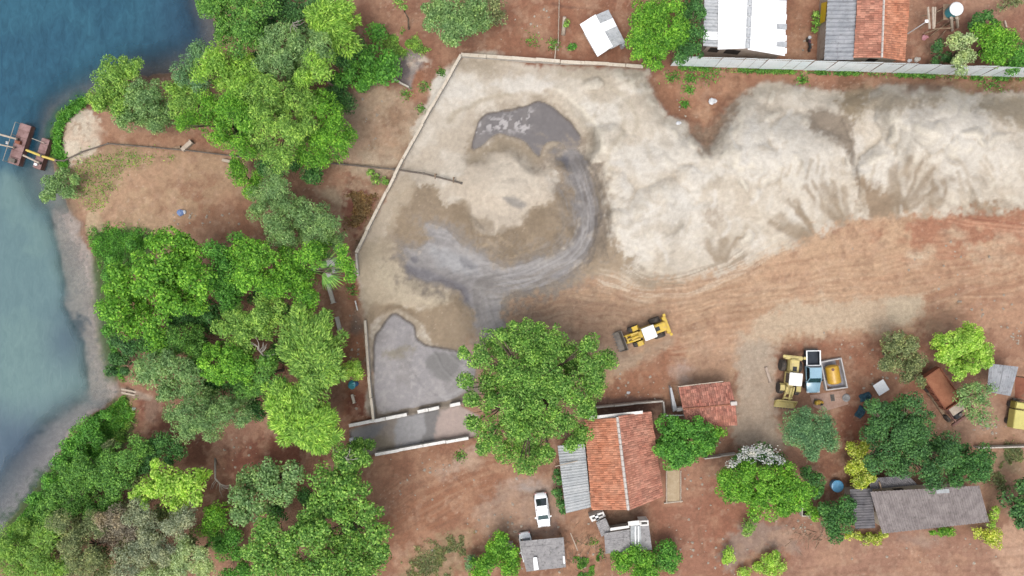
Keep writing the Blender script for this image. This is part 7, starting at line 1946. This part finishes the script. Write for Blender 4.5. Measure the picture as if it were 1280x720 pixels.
# ---- water tower at the top right
q = P(1192, 13, 0)
root = thing('tank_stand', (P(1175, 26).x, P(1175, 26).y, 0), 'rough wooden tower and beams under the teal water tank', 'tank stand')
o = Vector(root.location)
for (a, b, z0, z1) in (((1160, 9), (1162, 36), 2.6, 2.6), ((1166, 9), (1167, 36), 2.7, 2.7), ((1169, 9), (1168, 34), 2.5, 2.5)):
    MB().tube([P(*a, z0) - o, P(*b, z1) - o], 0.13, 6).build('beam', M_PALEW, root)
for (a, b) in (((1189, 22), (1190, 38)), ((1196, 22), (1197, 34))):
    MB().tube([P(*a, 3.2) - o, P(*b, 0.5) - o], 0.17, 6).build('post', M_PALEW, root)
for (a, b, z) in (((1152, 20), (1163, 18), 1.4), ((1155, 42), (1178, 34), 0.6), ((1168, 36), (1190, 35), 1.8), ((1163, 45), (1183, 29), 0.3), ((1150, 36), (1163, 26), 0.8), ((1171, 15), (1184, 8), 2.0), ((1172, 50), (1182, 38), .2)):
    MB().tube([P(*a, z) - o, P(*b, z + .2) - o], 0.07, 6).build('brace', M_WOOD, root)
for x, y in ((1182, 8), (1198, 8), (1182, 22), (1198, 22)):
    MB().tube([P(x, y, 2.4) * 1.0 - o - Vector((0, 0, 2.6)), P(x, y, 2.4) - o], 0.12, 6).build('leg', M_WOOD, root)
MB().hexa([P(1179, 25, 2.4) - o, P(1200, 25, 2.4) - o, P(1200, 5, 2.4) - o, P(1179, 5, 2.4) - o], [P(1179, 25, 2.5) - o, P(1200, 25, 2.5) - o, P(1200, 5, 2.5) - o, P(1179, 5, 2.5) - o]).build('platform', M_WOOD, root)
w_ = P(1187, 16.5, 2.5)
root = thing('water_tank', (w_.x, w_.y, 2.5), 'teal water tank with a white lid at the top right', 'water tank')
MB().lathe([(0.62, 0), (0.66, 0.1), (0.74, 1.2), (0.78, 1.25)], 24).build('tank_body', M_TEAL, root, smooth=False)
MB().lathe([(0.82, 1.24), (0.84, 1.3), (0.7, 1.42), (0.3, 1.5), (0.0, 1.51)], 24).build('lid', M_WHITE, root, smooth=True)
# lamp / antenna on the tiled house corner
w_ = P(1133, 43, 0)
root = thing('lamp_post', (w_.x, w_.y, 0), 'thin white lamp post beside the top tiled house', 'lamp post')
MB().tube([(0, 0, -0.2), (0.02, 0, 3.9)], [0.07, 0.05], 8).build('pole', M_WHITE, root)
MB().box((0.12, 0.1, 3.95), (0.4, 0.34, 0.12)).build('lamp_head', M_WHITE, root, bevel=0.03)
# yellow sheet and plants beside the annexe
w_ = P(1028, 16, 0)
root = thing('plastic_sheet', (w_.x, w_.y, 0), 'bright yellow plastic sheet leaning on the grey annexe at the top', 'panel')
quad(root, 'sheet', paint('yellow_sheet', (226, 190, 40), 0.5), [P(1025, 30, 1.0) - w_, P(1031, 27, 2.2) - w_, P(1034, 2, 2.2) - w_, P(1027, 4, 1.0) - w_], 0.03)
MB().tube([P(1031, 27, 0) - w_ - Vector((0, 0, .2)), P(1031, 27, 2.2) - w_], 0.04, 6).build('prop', M_WOOD, root)
tree(SHB, 'small weedy bush below the yellow sheet at the top', [(1019, 18, 6), (1021, 28, 6), (1018, 38, 5)], 'mango', 'sparse', 1.2, 'shrub', trunk=0.04, dens=1.4)
lying('board', 'grey board leaning along the annexe of the top tiled house', (1028, 68), (1028.5, 30), 0.5, 0.5, 0.3, M_CONC, 'board')
# parked motorcycle
w_ = P0(1009, 57)
root = thing('motorcycle', (w_.x, w_.y, 0), 'dark motorcycle parked on the soil right of the white shed', 'motorcycle', None, R(100))
for x in (-0.65, 0.62): 
    MB().lathe([(0.2, -0.05), (0.29, -0.05), (0.3, 0), (0.29, 0.05), (0.2, 0.05)], 18, (x, 0, 0.3), 'y').build('wheel', M_TYRE, root)
MB().tube([(-0.5, 0, 0.55), (0.1, 0, 0.6), (0.5, 0, 0.75)], [0.1, 0.14, 0.08], 8).build('frame', M_BLACKP, root)
MB().box((-0.3, 0, 0.78), (0.75, 0.26, 0.1)).build('seat', M_BLACKP, root, bevel=0.04)
MB().box((0.22, 0, 0.82), (0.42, 0.3, 0.22)).build('fuel_tank', worn('maroon', alb4(84, 54, 66), alb4(104, 70, 82), 2, .3), root, bevel=0.07)
MB().tube([(0.5, -0.36, 1.0), (0.58, 0, 0.98), (0.5, 0.36, 1.0)], 0.03, 6).build('handlebar', M_STEEL, root)
MB().lathe([(0.0, 0), (0.2, 0.02), (0.22, 0.16), (0.12, 0.26), (0, .28)], 14, (0.68, 0, 0.85)).build('fairing', M_OLDW, root)
# blue tub, masonry box, planter strip
w_ = P0(1043, 605.5)
root = thing('water_tub', (w_.x, w_.y, 0), 'round blue covered tub on dark soil between the bushes', 'tub')
MB().lathe([(0.58, -0.05), (0.62, 0.05), (0.7, 0.75), (0.72, 0.8)], 24).build('tub_wall', M_TUB, root)
MB().lathe([(0.74, 0.79), (0.75, 0.84), (0.6, 0.9), (0.0, 0.93)], 24).build('cover', M_TUB, root)
w_ = P0(1004.5, 637.5)
root = thing('masonry_box', (w_.x, w_.y, 0), 'small open masonry box under the edge of the broad tree', 'box')
for (c, s) in (((-0.5, 0, 0.35), (0.12, 1.1, 0.9)), ((0.5, 0, 0.35), (0.12, 1.1, 0.9)), ((0, 0.49, 0.35), (0.88, 0.12, 0.9)), ((0, -0.49, 0.35), (0.88, 0.12, 0.9))):
    MB().box(c, s).build('box_wall', M_CONC, root)
MB().box((0, 0, 0.0), (0.88, 0.86, 0.1)).build('box_floor', M_DARK, root)
w_ = P0(841, 608)
root = thing('sand_bed', (w_.x, w_.y, 0), 'narrow sand filled bed edged with pale bricks below the rounded tree', 'bed')
MB().box((0.05, 0.1, 0.0), (1.55, 3.9, 0.24)).build('sand_fill', M_SAND if False else worn('bed_sand', alb4(196, 172, 138), alb4(212, 190, 158), 2.0, 0.95), root)
for s, x in ((-1, -0.82), (1, 0.95)):
    for k in range(16):
        MB().box((x + random.Random(k).uniform(-.02, .02), -1.85 + k * 0.25, 0.08), (0.12, 0.23, 0.3)).build('brick', M_PALEW, root)
for k in range(9):
    MB().box((-1.0 + k * 0.26, -2.05 + 0.03 * k, 0.06), (0.24, 0.14, 0.26), 0.1).build('brick', M_PALEW, root)
# concrete footing beside the parked loader
w_ = P0(960, 480)
lying('concrete_kerb', 'broken pale concrete kerb left of the parked loader', (957, 459), (963, 478), 0.1, 0.1, 0.3, M_PLAST, 'kerb')
